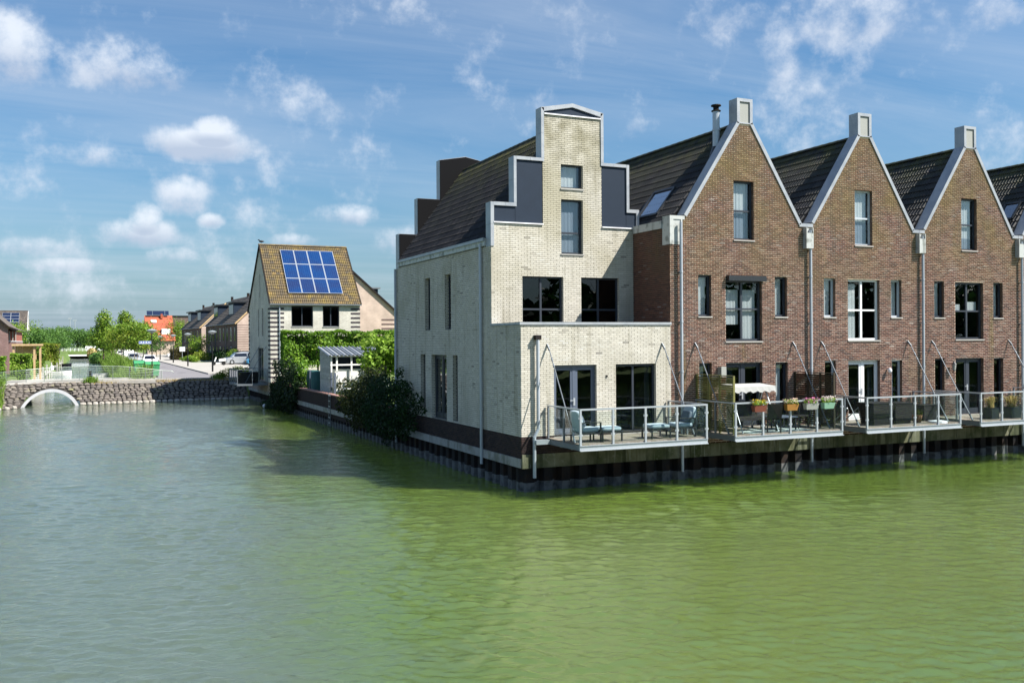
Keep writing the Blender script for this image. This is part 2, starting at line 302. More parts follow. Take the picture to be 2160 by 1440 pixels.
# ------------------------------------------------------------------ mesh helpers
class MB:
    def __init__(s): s.v = []; s.f = []; s.m = []; s.r = []
    def add(s, vs_, fs, mi=0, r=None):
        o = len(s.v); s.v += [tuple(p) for p in vs_]; r = random.random() if r is None else r
        for f in fs: s.f.append(tuple(i+o for i in f)); s.m.append(mi); s.r.append(r)
        return s
    def box(s, x0, x1, y0, y1, z0, z1, mi=0, r=None):
        v = [(x, y, z) for z in (z0, z1) for y in (y0, y1) for x in (x0, x1)]
        return s.add(v, [(0, 2, 3, 1), (4, 5, 7, 6), (0, 1, 5, 4), (2, 6, 7, 3), (0, 4, 6, 2), (1, 3, 7, 5)], mi, r)
    def quad(s, a, b, c, d, mi=0, r=None): return s.add([a, b, c, d], [(0, 1, 2, 3)], mi, r)
    def beam(s, p, q, w, h, mi=0, upv=(0, 0, 1), r=None):
        p = Vector(p); q = Vector(q); d = (q-p).normalized(); u = Vector(upv)
        if abs(d.dot(u)) > .98: u = Vector((0, 1, 0))
        a = d.cross(u).normalized()*w/2; b = a.cross(d).normalized()*h/2
        v = [p-a-b, p+a-b, p+a+b, p-a+b, q-a-b, q+a-b, q+a+b, q-a+b]
        return s.add(v, [(0, 3, 2, 1), (4, 5, 6, 7), (0, 1, 5, 4), (1, 2, 6, 5), (2, 3, 7, 6), (3, 0, 4, 7)], mi, r)
    def tube(s, pts, rad, n=8, mi=0, caps=True, r=None):
        pts = [Vector(p) for p in pts]; rad = rad if isinstance(rad, (list, tuple)) else [rad]*len(pts)
        rings = []; vsl = []; fs = []
        d0 = (pts[1]-pts[0]).normalized(); u = Vector((0, 0, 1)) if abs(d0.z) < .9 else Vector((0, 1, 0))
        for i, p in enumerate(pts):
            d = (pts[min(i+1, len(pts)-1)]-pts[max(i-1, 0)]).normalized()
            a = d.cross(u)
            if a.length < 1e-4: a = d.cross(Vector((1, 0, 0)))
            a.normalize(); b = a.cross(d).normalized(); u = b if False else u
            for k in range(n):
                t = 2*math.pi*k/n; vsl.append(p+(a*math.cos(t)+b*math.sin(t))*rad[i])
        for i in range(len(pts)-1):
            for k in range(n): fs.append((i*n+k, i*n+(k+1) % n, (i+1)*n+(k+1) % n, (i+1)*n+k))
        if caps: fs += [tuple(range(n))[::-1], tuple((len(pts)-1)*n+k for k in range(n))]
        return s.add(vsl, fs, mi, r)
    def lathe(s, prof, c=(0, 0, 0), n=12, mi=0, r=None):
        v = []; f = []
        for (rr, z) in prof:
            for k in range(n): t = 2*math.pi*k/n; v.append((c[0]+rr*math.cos(t), c[1]+rr*math.sin(t), c[2]+z))
        for i in range(len(prof)-1):
            for k in range(n): f.append((i*n+k, i*n+(k+1) % n, (i+1)*n+(k+1) % n, (i+1)*n+k))
        f += [tuple(range(n))[::-1], tuple((len(prof)-1)*n+k for k in range(n))]
        return s.add(v, f, mi, r)
    def ell(s, c, rx, ry, rz, n=10, mi=0, r=None, jit=0):
        v = []; f = []; R = n//2+1
        for i in range(R):
            ph = math.pi*i/(R-1)
            for k in range(n):
                t = 2*math.pi*k/n; j = 1+random.uniform(-jit, jit)
                v.append((c[0]+rx*j*math.sin(ph)*math.cos(t), c[1]+ry*j*math.sin(ph)*math.sin(t), c[2]+rz*j*math.cos(ph)))
        for i in range(R-1):
            for k in range(n): f.append((i*n+k, (i+1)*n+k, (i+1)*n+(k+1) % n, i*n+(k+1) % n))
        return s.add(v, f, mi, r)
    def prism(s, poly, fn, d0, d1, mi=0, r=None):
        """poly of (a,b); fn(a,b,d)->xyz"""
        n = len(poly); v = [fn(a, b, d0) for a, b in poly]+[fn(a, b, d1) for a, b in poly]
        return s.add(v, [tuple(range(n)), tuple(range(2*n-1, n-1, -1))]+[(i, i+n, (i+1) % n+n, (i+1) % n) for i in range(n)], mi, r)
    def build(s, name, mats, parent=None, off=None, smooth=False, kind=None, label=None):
        if not s.v: return None
        off = Vector(off) if off is not None else (wloc(parent) if parent is not None else Vector((0, 0, 0)))
        me = bpy.data.meshes.new(name)
        va = np.array(s.v, dtype=np.float64)-np.array(off)
        me.from_pydata(va.tolist(), [], s.f)
        mats = mats if isinstance(mats, (list, tuple)) else [mats]
        for mm in mats: me.materials.append(mm)
        if len(mats) > 1: me.polygons.foreach_set('material_index', s.m)
        at = me.attributes.new('rnd', 'FLOAT', 'FACE'); at.data.foreach_set('value', s.r)
        if smooth: me.polygons.foreach_set('use_smooth', [True]*len(s.f))
        me.update()
        return link(name, me, parent, kind, label)
def wloc(o):
    v = Vector((0, 0, 0))
    while o is not None: v += o.location; o = o.parent
    return v
def link(name, me, parent=None, kind=None, label=None):
    o = bpy.data.objects.new(name, me); COL.objects.link(o)
    if parent is not None: o.parent = parent
    if kind: o['kind'] = kind
    if label: o['label'] = label
    return o
def thing(name, label, cat, loc=(0, 0, 0), rz=0, group=None):
    o = bpy.data.objects.new(name, None); COL.objects.link(o); o.empty_display_size = .3
    o.location = loc; o.rotation_euler = (0, 0, rz); o['label'] = label; o['category'] = cat
    if group: o['group'] = group
    return o
def tag(o, label, cat, group=None):
    o['label'] = label; o['category'] = cat
    if group: o['group'] = group
    return o
L0 = (0, 0, 0)
def spans(poly, holes, z):
    xs = []
    n = len(poly)
    for i in range(n):
        (a, za), (b, zb) = poly[i], poly[(i+1) % n]
        if (za <= z < zb) or (zb <= z < za): xs.append(a+(b-a)*(z-za)/(zb-za))
    xs.sort(); out = [(xs[i], xs[i+1]) for i in range(0, len(xs)-1, 2)]
    for (a, b, z0, z1) in holes:
        if z0 <= z < z1:
            nw = []
            for (p, q) in out:
                if b <= p or a >= q: nw.append((p, q)); continue
                if a > p: nw.append((p, a))
                if b < q: nw.append((b, q))
            out = nw
    return out
def PF(plane, c):
    if plane == 'Y': return lambda u, z, d: (u, c-d, z)
    return lambda u, z, d: (c-d, u, z)
def wall_slab(mb, P, poly, holes, mi=0, ri=1, rev=.22, front=0.0):
    zs = sorted(set([round(z, 4) for _, z in poly]+[round(z, 4) for h in holes for z in h[2:]]))
    for z0, z1 in zip(zs[:-1], zs[1:]):
        if z1-z0 < 1e-3: continue
        A = spans(poly, holes, z0+1e-4); B = spans(poly, holes, z1-1e-4)
        if len(A) != len(B): continue
        for (a0, a1), (b0, b1) in zip(A, B):
            mb.quad(P(a0, z0, front), P(a1, z0, front), P(b1, z1, front), P(b0, z1, front), mi)
    for (a, b, z0, z1) in holes:
        e = front
        mb.quad(P(a, z0, e), P(a, z1, e), P(a, z1, -rev), P(a, z0, -rev), ri); mb.quad(P(b, z0, e), P(b, z1, e), P(b, z1, -rev), P(b, z0, -rev), ri)
        mb.quad(P(a, z1, e), P(b, z1, e), P(b, z1, -rev), P(a, z1, -rev), ri); mb.quad(P(a, z0, e), P(b, z0, e), P(b, z0, -rev), P(a, z0, -rev), ri)
BRICK_MESH = {}
def brick_mesh(plane, Lb, hb, mt):
    k = (plane, mt.name)
    if k not in BRICK_MESH:
        mb = MB(); P = PF(plane, 0)
        brick_faces(mb, P, 0, Lb, 0, hb, .013, 0.0)
        me = bpy.data.meshes.new('brick'); me.from_pydata(mb.v, [], mb.f); me.materials.append(mt)
        at = me.attributes.new('rnd', 'FLOAT', 'FACE'); at.data.foreach_set('value', mb.r); BRICK_MESH[k] = me
    return BRICK_MESH[k]
def brick_faces(mb, P, u0, u1, z0, z1, d, r, b=-.004):
    v = [P(u0, z0, b), P(u1, z0, b), P(u1, z1, b), P(u0, z1, b), P(u0, z0, d), P(u1, z0, d), P(u1, z1, d), P(u0, z1, d)]
    mb.add(v, [(4, 5, 6, 7), (0, 4, 7, 3), (5, 1, 2, 6), (0, 1, 5, 4), (7, 6, 2, 3)], 0, r)
def brickwork(th, plane, c, poly, holes, mbrick, mmort, mrev, nparts=0, CH=.0665, joint=.0135, LB=.21, z_start=None, zmax=None, cands=None, name='brickwork'):
    """recessed mortar bed with every brick as geometry; the nearest nparts full bricks become parts"""
    P = PF(plane, c)
    mb = MB(); wall_slab(mb, P, poly, holes, 0, 1); mb.build('wall', [mmort, mrev], th)
    z0 = z_start if z_start is not None else min(z for _, z in poly); zt = max(z for _, z in poly)
    st = MB(); full = []; k = 0; z = z0
    while z+CH <= zt+.02:
        hb = CH-joint
        sp = spans(poly, holes, z+hb/2)
        for (a, b) in sp:
            pitch = LB+(.021 if joint > .015 else .011); off = (k % 2)*pitch/2; i = math.floor((a-off)/pitch); u = off+i*pitch
            while u < b:
                p, q = max(u, a), min(u+LB, b)
                if q-p > .006:
                    if q-p > LB-.002 and nparts: full.append((p, z))
                    else: brick_faces(st, P, p, q, z, z+hb, .012+random.uniform(-.003, .003), random.random())
                u += pitch
        z += CH; k += 1
    if nparts:
        full.sort(key=lambda t: (Vector(P(t[0], t[1], 0))-CAM).length)
        me = brick_mesh(plane, LB, CH-joint, mbrick); base = wloc(th)
        for (u, zz) in full[:nparts]:
            o = bpy.data.objects.new('brick', me); COL.objects.link(o); o.parent = th
            o.location = Vector(P(u, zz, random.uniform(-.002, .003)))-base
        for (u, zz) in full[nparts:]: brick_faces(st, P, u, u+LB, zz, zz+CH-joint, .012+random.uniform(-.003, .003), random.random())
    st.build(name, mbrick, th, kind='stuff')

def tile_geom(w, g):
    mb = MB(); pr = []
    n = 9
    for i in range(n):
        t = i/(n-1); x = t*w
        h = .046*max(0, math.cos((t*2 % 1-.5)*2*math.pi*.9))**1.0 if 0 < i < n-1 else 0.0
        pr.append((x, h))
    f0 = [(x, 0, h+.042) for x, h in pr]; f1 = [(x, g+.03, h+.004) for x, h in pr]; f2 = [(x, 0, h*.3-.0) for x, h in pr]
    o = n
    v = f0+f1+f2; f = []
    for i in range(n-1): f.append((i, i+1, o+i+1, o+i)); f.append((2*o+i, 2*o+i+1, i+1, i))
    mb.add(v, f, 0, 0.0); return mb
def tiled_slope(th, origin, a, s, length, slope, w=.30, g=.34, nparts=300, mt=None, skip=None, name='roof_tiles'):
    """origin = eave corner; a = unit vector along the eave; s = unit vector up the slope"""
    a = Vector(a).normalized(); s = Vector(s).normalized(); n = a.cross(s).normalized(); origin = Vector(origin)
    R = Matrix((a, s, n)).transposed()
    nc = max(1, round(length/w)); nr = max(1, round(slope/g)); w = length/nc; g = slope/nr
    tg = tile_geom(w*.995, g); base = wloc(th)
    me = bpy.data.meshes.new('roof_tile'); me.from_pydata(tg.v, [], tg.f); me.materials.append(mt)
    at = me.attributes.new('rnd', 'FLOAT', 'FACE'); at.data.foreach_set('value', tg.r)
    cells = []
    for j in range(nr):
        for i in range(nc):
            p = origin+a*(i*w)+s*(j*g)
            if skip and skip(p+a*w/2+s*g/2): continue
            cells.append(p)
    cells.sort(key=lambda p: (p-CAM).length)
    q = R.to_quaternion()
    for p in cells[:nparts]:
        o = bpy.data.objects.new('roof_tile', me); COL.objects.link(o); o.parent = th; o.location = p-base+n*random.uniform(0, .004)
        o.rotation_mode = 'QUATERNION'; o.rotation_quaternion = q @ Quaternion((0, 0, 1), random.uniform(-.006, .006))
    if cells[nparts:]:
        st = MB(); tv = [Vector(v) for v in tg.v]
        for p in cells[nparts:]: st.add([R @ v+p for v in tv], tg.f, 0, random.random())
        st.build(name, mt, th, kind='stuff')
def ridge_tiles(th, p, q, rad=.13, mt=None, step=.42, join=False):
    p = Vector(p); q = Vector(q); d = (q-p); n = max(1, round(d.length/step)); d = d/n; dirn = d.normalized(); side = dirn.cross(Vector((0, 0, 1))).normalized()
    mbj = MB()
    for i in range(n):
        mb = mbj if join else MB(); a = p+d*i-dirn*.03; b = p+d*(i+1)+dirn*.01; v = []; K = 6
        for (c, r_) in ((a, rad+.012), (b, rad)):
            for k in range(K+1): t = math.pi*k/K; v.append(c+side*(r_*math.cos(t))+Vector((0, 0, r_*math.sin(t)*.8-.02)))
        mb.add(v, [(k, k+1, K+2+k, K+1+k) for k in range(K)])
        if not join: mb.build('ridge_tile', mt, th)
    if join: mbj.build('ridge_tiles', mt, th, kind='stuff')

def window(th, plane, c, u0, u1, z0, z1, mf=None, rec=.13, fw_=.065, mull=(), trans=(), curt=None, sill=True, glass=None, name='window', door=False, handle=False, bottom=0.0):
    """frame (part) > pane, sill, curtain (sub-parts); recessed into plane"""
    mf = mf or m_frame_d; glass = glass or m_glass; P = PF(plane, c); mb = MB()
    def bar(a, b, za, zb, d0=-rec-.05, d1=-rec+.02): 
        mb.prism([(a, za), (b, za), (b, zb), (a, zb)], P, d0, d1)
    g = .003; U0, U1, Z0, Z1 = u0+g, u1-g, z0+g, z1-g
    bar(U0, U0+fw_, Z0, Z1); bar(U1-fw_, U1, Z0, Z1); bar(U0+fw_, U1-fw_, Z1-fw_, Z1); bar(U0+fw_, U1-fw_, Z0, Z0+fw_+bottom)
    us = [U0+fw_]+[x for x in mull]+[U1-fw_]; half = fw_*(.9 if door else .55)
    for x in mull: bar(x-half, x+half, Z0+fw_+bottom, Z1-fw_)
    zs = [Z0+fw_+bottom]+list(trans)+[Z1-fw_]
    for t in trans:
        for i in range(len(us)-1):
            a = us[i]+(half if i else 0); b = us[i+1]-(half if i < len(us)-2 else 0)
            bar(a, b, t-.03, t+.03, -rec-.048, -rec+.018)
    if door:   # leaf rails inside the frame
        for i in range(len(us)-1):
            a = us[i]+(half if i else 0); b = us[i+1]-(half if i < len(us)-2 else 0)
            bar(a+.004, a+.07, Z0+fw_+.01, Z1-fw_-.01, -rec-.04, -rec+.008); bar(b-.07, b-.004, Z0+fw_+.01, Z1-fw_-.01, -rec-.04, -rec+.008)
            bar(a+.07, b-.07, Z0+fw_+.01, Z0+fw_+.16+bottom, -rec-.04, -rec+.008); bar(a+.07, b-.07, Z1-fw_-.09, Z1-fw_-.01, -rec-.04, -rec+.008)
    w = mb.build(name, mf, th)
    for i in range(len(us)-1):
        for j in range(len(zs)-1):
            p = MB(); p.prism([(us[i], zs[j]), (us[i+1], zs[j]), (us[i+1], zs[j+1]), (us[i], zs[j+1])], P, -rec-.028, -rec-.018); p.build('pane', glass, w)
    if sill:
        s_ = MB(); s_.prism([(u0-.02, z0-.045), (u1+.02, z0-.045), (u1+.02, z0-.002), (u0-.02, z0-.002)], P, -rec+.03, .045); s_.build('sill', m_sill, w)
    if curt:
        for (ca, cb, cz0, cz1, cm) in curt:
            q = MB(); n = max(2, int((cb-ca)/.04)); v = []
            for i in range(n+1):
                u = ca+(cb-ca)*i/n; d = -rec-.10+.005*math.sin(u*42)+.002*math.sin(u*97)
                v += [P(u, cz0, d), P(u, cz1, d)]
            q.add(v, [(2*i, 2*i+2, 2*i+3, 2*i+1) for i in range(n)]); q.build('curtain', cm, w)
    if handle:
        h = MB(); u = mull[0] if mull else u0+.12; z = (z0+z1)/2-.05
        h.prism([(u-.03, z-.12), (u+.03, z-.12), (u+.03, z+.12), (u-.03, z+.12)], P, -rec+.02, -rec+.035)
        h.prism([(u-.16, z+.03), (u, z+.03), (u, z+.06), (u-.16, z+.06)], P, -rec+.05, -rec+.075); h.build('handle', m_alu, w)
    return w

def leaf_cloud(pts, size, jitter=.5, flat=0.0, outw=None, aspect=.62):
    """numpy arrays for one leaf quad at every point"""
    n = len(pts); nrm = rng.normal(size=(n, 3))
    if outw is not None: nrm = nrm*.75+outw*1.0
    nrm[:, 2] += flat
    nrm /= np.linalg.norm(nrm, axis=1)[:, None]
    t = rng.normal(size=(n, 3)); a = np.cross(nrm, t); a /= np.linalg.norm(a, axis=1)[:, None]; b = np.cross(nrm, a)
    s = size*(1+jitter*(rng.random(n)-.5)*2)[:, None]
    a = a*s*.5; b = b*s*.5*aspect
    v = np.stack([pts-a, pts-b+nrm*s*.06, pts+a, pts+b+nrm*s*.06], axis=1).reshape(-1, 3)
    return v
def leaf_obj(name, pts, size, mt, parent=None, outw=None, flat=.2, kind=None, jitter=.5, rnd=None, aspect=.62, off=None):
    v = leaf_cloud(np.asarray(pts, float), size, jitter, flat, outw, aspect); n = len(pts)
    if parent is not None: v = v-np.array(wloc(parent))
    me = bpy.data.meshes.new(name); me.vertices.add(len(v)); me.vertices.foreach_set('co', v.ravel())
    me.loops.add(4*n); me.loops.foreach_set('vertex_index', np.arange(4*n)); me.polygons.add(n)
    me.polygons.foreach_set('loop_start', np.arange(0, 4*n, 4)); me.polygons.foreach_set('loop_total', np.full(n, 4))
    me.materials.append(mt); me.update(calc_edges=True)
    at = me.attributes.new('rnd', 'FLOAT', 'FACE'); at.data.foreach_set('value', (rng.random(n) if rnd is None else rnd).astype(np.float32))
    return link(name, me, parent, kind)
def ball_pts(n, c, r, shell=.55):
    d = rng.normal(size=(n, 3)); d /= np.linalg.norm(d, axis=1)[:, None]
    rad = (shell+(1-shell)*rng.random(n))**.8
    return np.array(c)+d*rad[:, None]*np.array(r), d
def clump_pts(clumps, n, shell=.5):
    vol = np.array([c[3]*c[4]*c[5] for c in clumps])**(2/3); vol /= vol.sum(); P_, D_ = [], []
    for c, k in zip(clumps, (vol*n).astype(int)+1):
        p, d = ball_pts(k, c[:3], c[3:6], shell); P_.append(p); D_.append(d)
    return np.concatenate(P_), np.concatenate(D_)
def tree(name, label, x, y, z0, h, cw, ch, mt, n=2500, leaf=.22, trunk_h=None, group=None, shape='round', tr=.09, bark=None, cat='tree', lean=0, clumps=14):
    t = thing(name, label, cat, (x, y, z0), 0, group); bark = bark or m_bark
    th_ = trunk_h if trunk_h is not None else h-ch
    mb = MB(); top = z0+th_+ch*.55
    mb.tube([(x, y, z0-.1), (x+.03*h*.1, y, z0+th_*.5), (x+lean*.3, y, z0+th_), (x+lean, y, top)], [tr, tr*.8, tr*.65, tr*.2], 7); mb.build('trunk', bark, t)
    cl = []; zc = z0+h-ch/2
    lb = MB()
    for i in range(clumps):
        a = random.uniform(0, 2*math.pi); rr = math.sqrt(random.random())*.78; hh = random.uniform(-.82, .82)
        if shape == 'cone': k = (.5-.5*hh)*.85+.12
        elif shape == 'round': k = math.sqrt(max(.05, 1-hh*hh))
        else: k = 1
        cx_, cy__, cz = x+lean*.6+cw/2*rr*k*math.cos(a), y+cw/2*rr*k*math.sin(a), zc+ch/2*hh
        s_ = random.uniform(.24, .42)*(1.0 if shape != 'cone' else (.45+.55*k))
        cl.append((cx_, cy__, cz, cw*s_, cw*s_, max(.35, ch*s_*.7)))
        if i < 7: lb.tube([(x, y, z0+th_*.9+random.uniform(0, ch*.25)), ((x+cx_)/2, (y+cy__)/2, (z0+th_+cz)/2+.1), (cx_, cy__, cz)], [tr*.4, tr*.28, tr*.1], 5)
    lb.build('limbs', bark, t)
    p, d = clump_pts(cl, n, .35); keep = p[:, 2] > z0+th_*.72; p = p[keep]; d = d[keep]
    leaf_obj('crown', p, leaf, mt, t, outw=d, flat=.25)
    return t
# ------------------------------------------------------------------ setting: water, ground, roads
def water_mat():
    mt = bpy.data.materials.new('canal_water'); mt.use_nodes = True; nt = mt.node_tree; N = nt.nodes; L = nt.links
    b = N['Principled BSDF']; b.inputs['Roughness'].default_value = .025; b.inputs['IOR'].default_value = 1.58; b.inputs['Specular IOR Level'].default_value = 1.0
    g = N.new('ShaderNodeNewGeometry')
    def nz(scale, detail, rot=0, sx=1, sy=1, dist=0, rough=.5):
        mp = N.new('ShaderNodeMapping'); mp.inputs['Rotation'].default_value = (0, 0, rot); mp.inputs['Scale'].default_value = (sx, sy, 1); L.new(g.outputs['Position'], mp.inputs[0])
        n = N.new('ShaderNodeTexNoise'); n.inputs['Scale'].default_value = scale; n.inputs['Detail'].default_value = detail; n.inputs['Distortion'].default_value = dist
        n.inputs['Roughness'].default_value = rough
        L.new(mp.outputs[0], n.inputs['Vector']); return n.outputs['Fac']
    def ma(op, a, c):
        n = N.new('ShaderNodeMath'); n.operation = op
        for i, v in enumerate((a, c)):
            if isinstance(v, (int, float)): n.inputs[i].default_value = v
            else: L.new(v, n.inputs[i])
        return n.outputs[0]
    # murky green body with slow drifts of silt
    mr = N.new('ShaderNodeMapRange'); L.new(nz(.06, 4, .4), mr.inputs[0]); mr.inputs[1].default_value = .35; mr.inputs[2].default_value = .65
    mx = N.new('ShaderNodeMix'); mx.data_type = 'RGBA'; L.new(mr.outputs[0], mx.inputs[0]); mx.inputs[6].default_value = (.056, .093, .015, 1); mx.inputs[7].default_value = (.074, .105, .021, 1)
    # sky reflection painted into the body colour: bluer basin, greener towards the houses
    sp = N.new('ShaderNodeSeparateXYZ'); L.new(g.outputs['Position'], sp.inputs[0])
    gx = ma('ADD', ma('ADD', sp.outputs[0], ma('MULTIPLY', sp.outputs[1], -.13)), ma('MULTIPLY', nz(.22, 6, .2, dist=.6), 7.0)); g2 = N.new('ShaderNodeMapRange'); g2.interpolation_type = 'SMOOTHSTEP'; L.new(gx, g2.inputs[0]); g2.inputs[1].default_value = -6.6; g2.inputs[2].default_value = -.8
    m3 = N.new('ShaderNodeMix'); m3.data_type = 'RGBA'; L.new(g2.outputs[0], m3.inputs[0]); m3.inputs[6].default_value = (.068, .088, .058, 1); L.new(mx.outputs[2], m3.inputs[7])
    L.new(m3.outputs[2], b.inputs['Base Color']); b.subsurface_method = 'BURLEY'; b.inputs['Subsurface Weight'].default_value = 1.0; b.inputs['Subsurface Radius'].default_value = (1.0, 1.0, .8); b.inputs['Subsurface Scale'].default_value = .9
    r = math.radians(-24)
    w1 = nz(2.4, 5, r, .55, 1.15, .8, .6); w2 = nz(.6, 3, r+.35, .6, 1.1, .9, .5); w3 = nz(8.0, 4, r-.3, .5, 1.1, .7, .65)
    h = ma('ADD', ma('MULTIPLY', w1, .010), ma('MULTIPLY', w2, .012)); h = ma('ADD', h, ma('MULTIPLY', w3, .018))
    gust = N.new('ShaderNodeMapRange'); L.new(nz(.045, 3, .9, 1, 2.0), gust.inputs[0]); gust.inputs[1].default_value = .35; gust.inputs[2].default_value = .62; gust.inputs[3].default_value = .62; gust.inputs[4].default_value = 1.1
    bp = N.new('ShaderNodeBump'); bp.inputs['Distance'].default_value = 1.0; L.new(gust.outputs[0], bp.inputs['Strength']); L.new(h, bp.inputs['Height']); L.new(bp.outputs[0], b.inputs['Normal'])
    return mt
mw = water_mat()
def water():
    """a finely divided fan of real waves, denser where the basin is near the viewpoint, on a wide flat sheet"""
    nc, nr = 620, 860
    a = np.radians(np.linspace(-13.5, 61, nc)); r = np.concatenate([np.geomspace(8.5, 70, 700), np.geomspace(70, 230, 161)[1:]])
    A, Rr = np.meshgrid(a, r); X = CAM.x+Rr*np.sin(A); Y = CAM.y+Rr*np.cos(A); cell = Rr*(r[1]/r[0]-1)
    H = np.zeros_like(X); g = np.zeros_like(X)
    for k in range(9):
        th = rng.uniform(0, 6.28); L_ = rng.uniform(9, 30); g += np.sin((X*np.cos(th)+Y*np.sin(th))*6.283/L_+rng.uniform(0, 6.28))
    g = np.clip(.95+.16*g, .45, 1.5)
    for k in range(110):
        lam = .13*(1.5/.13)**rng.random()**1.35; th = math.radians(-112)+rng.normal(0, .62); kk = 6.283/lam
        sl = .0215*(1.4 if lam < .5 else .5); ph = rng.uniform(0, 6.28)
        fade = np.clip((lam/cell-2.6)/2.4, 0, 1)
        H += sl/kk*fade*np.sin(kk*(X*math.cos(th)+Y*math.sin(th))+ph+.6*np.sin((X*.31+Y*.23)+k))
    H = (H+H*H*4.0)*g
    V = np.stack([X, Y, H], 2).reshape(-1, 3)
    n_ = len(V); idx = np.arange(n_).reshape(X.shape); F = np.stack([idx[:-1, :-1], idx[:-1, 1:], idx[1:, 1:], idx[1:, :-1]], 2).reshape(-1, 4)
    V = np.concatenate([V, [(-900, -300, -.07), (900, -300, -.07), (900, 800, -.07), (-900, 800, -.07)]]); F = np.concatenate([F[:, ::-1], [[n_, n_+1, n_+2, n_+3]]])
    me = bpy.data.meshes.new('water'); me.vertices.add(len(V)); me.vertices.foreach_set('co', V.ravel()); m_ = len(F); me.loops.add(4*m_); me.loops.foreach_set('vertex_index', F.ravel()); me.polygons.add(m_)
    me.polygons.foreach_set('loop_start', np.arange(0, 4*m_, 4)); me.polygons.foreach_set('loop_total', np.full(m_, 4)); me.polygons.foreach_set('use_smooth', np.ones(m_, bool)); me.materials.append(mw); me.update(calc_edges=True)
    link('water', me, kind='structure')
water()
G = 1.70
YBX = [-40, -24, -20.5, -19, -17.9, -16.6, -14.7, -12.9, -9.4, -4.7, 0.2]; YBY = [8, 36, 44, 47, 49.6, 51.6, 52.3, 52.65, 53.0, 53.6, 53.9]
def yb(x): return float(np.interp(x, YBX, YBY))
TOPD = 2.7
def ground():
    mb = MB()
    def poly(pts, z=G, skirt=True):
        n = len(pts); mb.add([(x, y, z) for x, y in pts], [tuple(range(n))])
        if skirt:
            for i in range(n):
                (a, b), (c, d) = pts[i], pts[(i+1) % n]; mb.quad((a, b, z), (c, d, z), (c, d, -1.2), (a, b, -1.2))
    poly([(.32, 12.9), (60, 12.9), (60, 43.9), (.32, 43.9)])
    poly([(7.0, 43.9), (60, 43.9), (60, 54.2), (7.0, 54.2)])
    poly([(-7.4, 56.9), (-7.4, 306), (400, 306), (400, 56.9)])
    poly([(-.0, 54.2), (60, 54.2), (60, 56.9), (-.0, 56.9)])
    poly([(60, -2), (400, -2), (400, 56.9), (60, 56.9)])
    poly([(-18.2, 56.9), (-18.2, 306), (-400, 306), (-400, 56.9)])
    poly([(-400, 306), (-400, 2500), (900, 2500), (900, 306)], z=1.85)
    poly([(-400, 5), (-42, 5), (-27, 30), (-22.6, 45), (-20.8, 49.5), (-18.6, 53.5), (-18.2, 56.9), (-400, 56.9)])
    poly([(-400, -300), (400, -300), (400, -62), (-400, -60)], z=1.2)
    o = mb.build('ground', m_grass, kind='structure'); return o
ground()
def sheet(name, pts, z, mt, kind='structure'):
    return MB().add([(x, y, z) for x, y in pts], [tuple(range(len(pts)))]).build(name, mt, kind=kind)
sheet('road', [(-7.0, 56.6), (-2.0, 57.0), (-1.75, 306), (-6.9, 306)], G+.010, m_road)
sheet('crossing_road', [(-18.0, 58.0), (-7.0, 57.0), (-7.0, 61.5), (-18.0, 61.5)], G+.012, m_pave)
sheet('junction_road', [(-2.0, 57.0), (5.0, 57.0), (5.0, 66.0), (-1.99, 70.0)], G+.008, m_road)
MB().box(-1.75, 1.6, 66, 306, G-.2, G+.11).build('pavement', m_pave, kind='structure')
MB().box(-1.9, -1.752, 66, 306, G-.2, G+.125).build('kerb', m_curb, kind='structure')
MB().box(1.6, 9.0, 84, 118, G-.2, G+.105).build('parking_bay', m_pave, kind='structure')
MB().box(1.6, 8.0, 128, 220, G-.2, G+.105).build('far_parking_bay', m_pave, kind='structure')
MB().box(-7.15, -7.001, 57, 306, G-.2, G+.1).build('left_kerb', m_curb, kind='structure')
# grass banks of the canal
b_ = MB()
for i in range(50):
    y0, y1 = 57+i*5, 62+i*5
    b_.quad((-9.3+.15*math.sin(i), y0, -.1), (-9.3+.15*math.sin(i+1), y1, -.1), (-7.39, y1, G+.004), (-7.39, y0, G+.004))
    b_.quad((-17.3, y0, -.1), (-17.3, y1, -.1), (-18.21, y1, G+.004), (-18.21, y0, G+.004))
b_.quad((-18.3, 304, -.1), (-7.3, 304, -.1), (-7.3, 330, 1.95), (-18.3, 330, 1.95)); b_.quad((-60, 300, 1.0), (30, 300, 1.0), (30, 334, 2.0), (-60, 334, 2.0))
b_.build('canal_bank', m_grass, kind='structure')
# ------------------------------------------------------------------ riprap embankment with culvert
def embankment():
    bed = MB(); xs = np.linspace(-24, 0.28, 40)
    tunnel = (-16.62, -13.0)
    for a, b in zip(xs[:-1], xs[1:]):
        for k in range(10):
            t0, t1 = k/10, (k+1)/10
            f = lambda x, t: (x, yb(x)+TOPD*t, -.3+(G+.3-.03)*t)
            c = f((a+b)/2, (t0+t1)/2)
            if inside_arch(c[0], c[2]): continue
            bed.quad(f(a, t0), f(b, t0), f(b, t1), f(a, t1))
    bed.build('embankment', m_rubble, kind='structure')
def inside_arch(x, z, grow=.0):
    return (x+14.80)**2+(z+.936)**2 < (2.10+grow)**2
embankment()
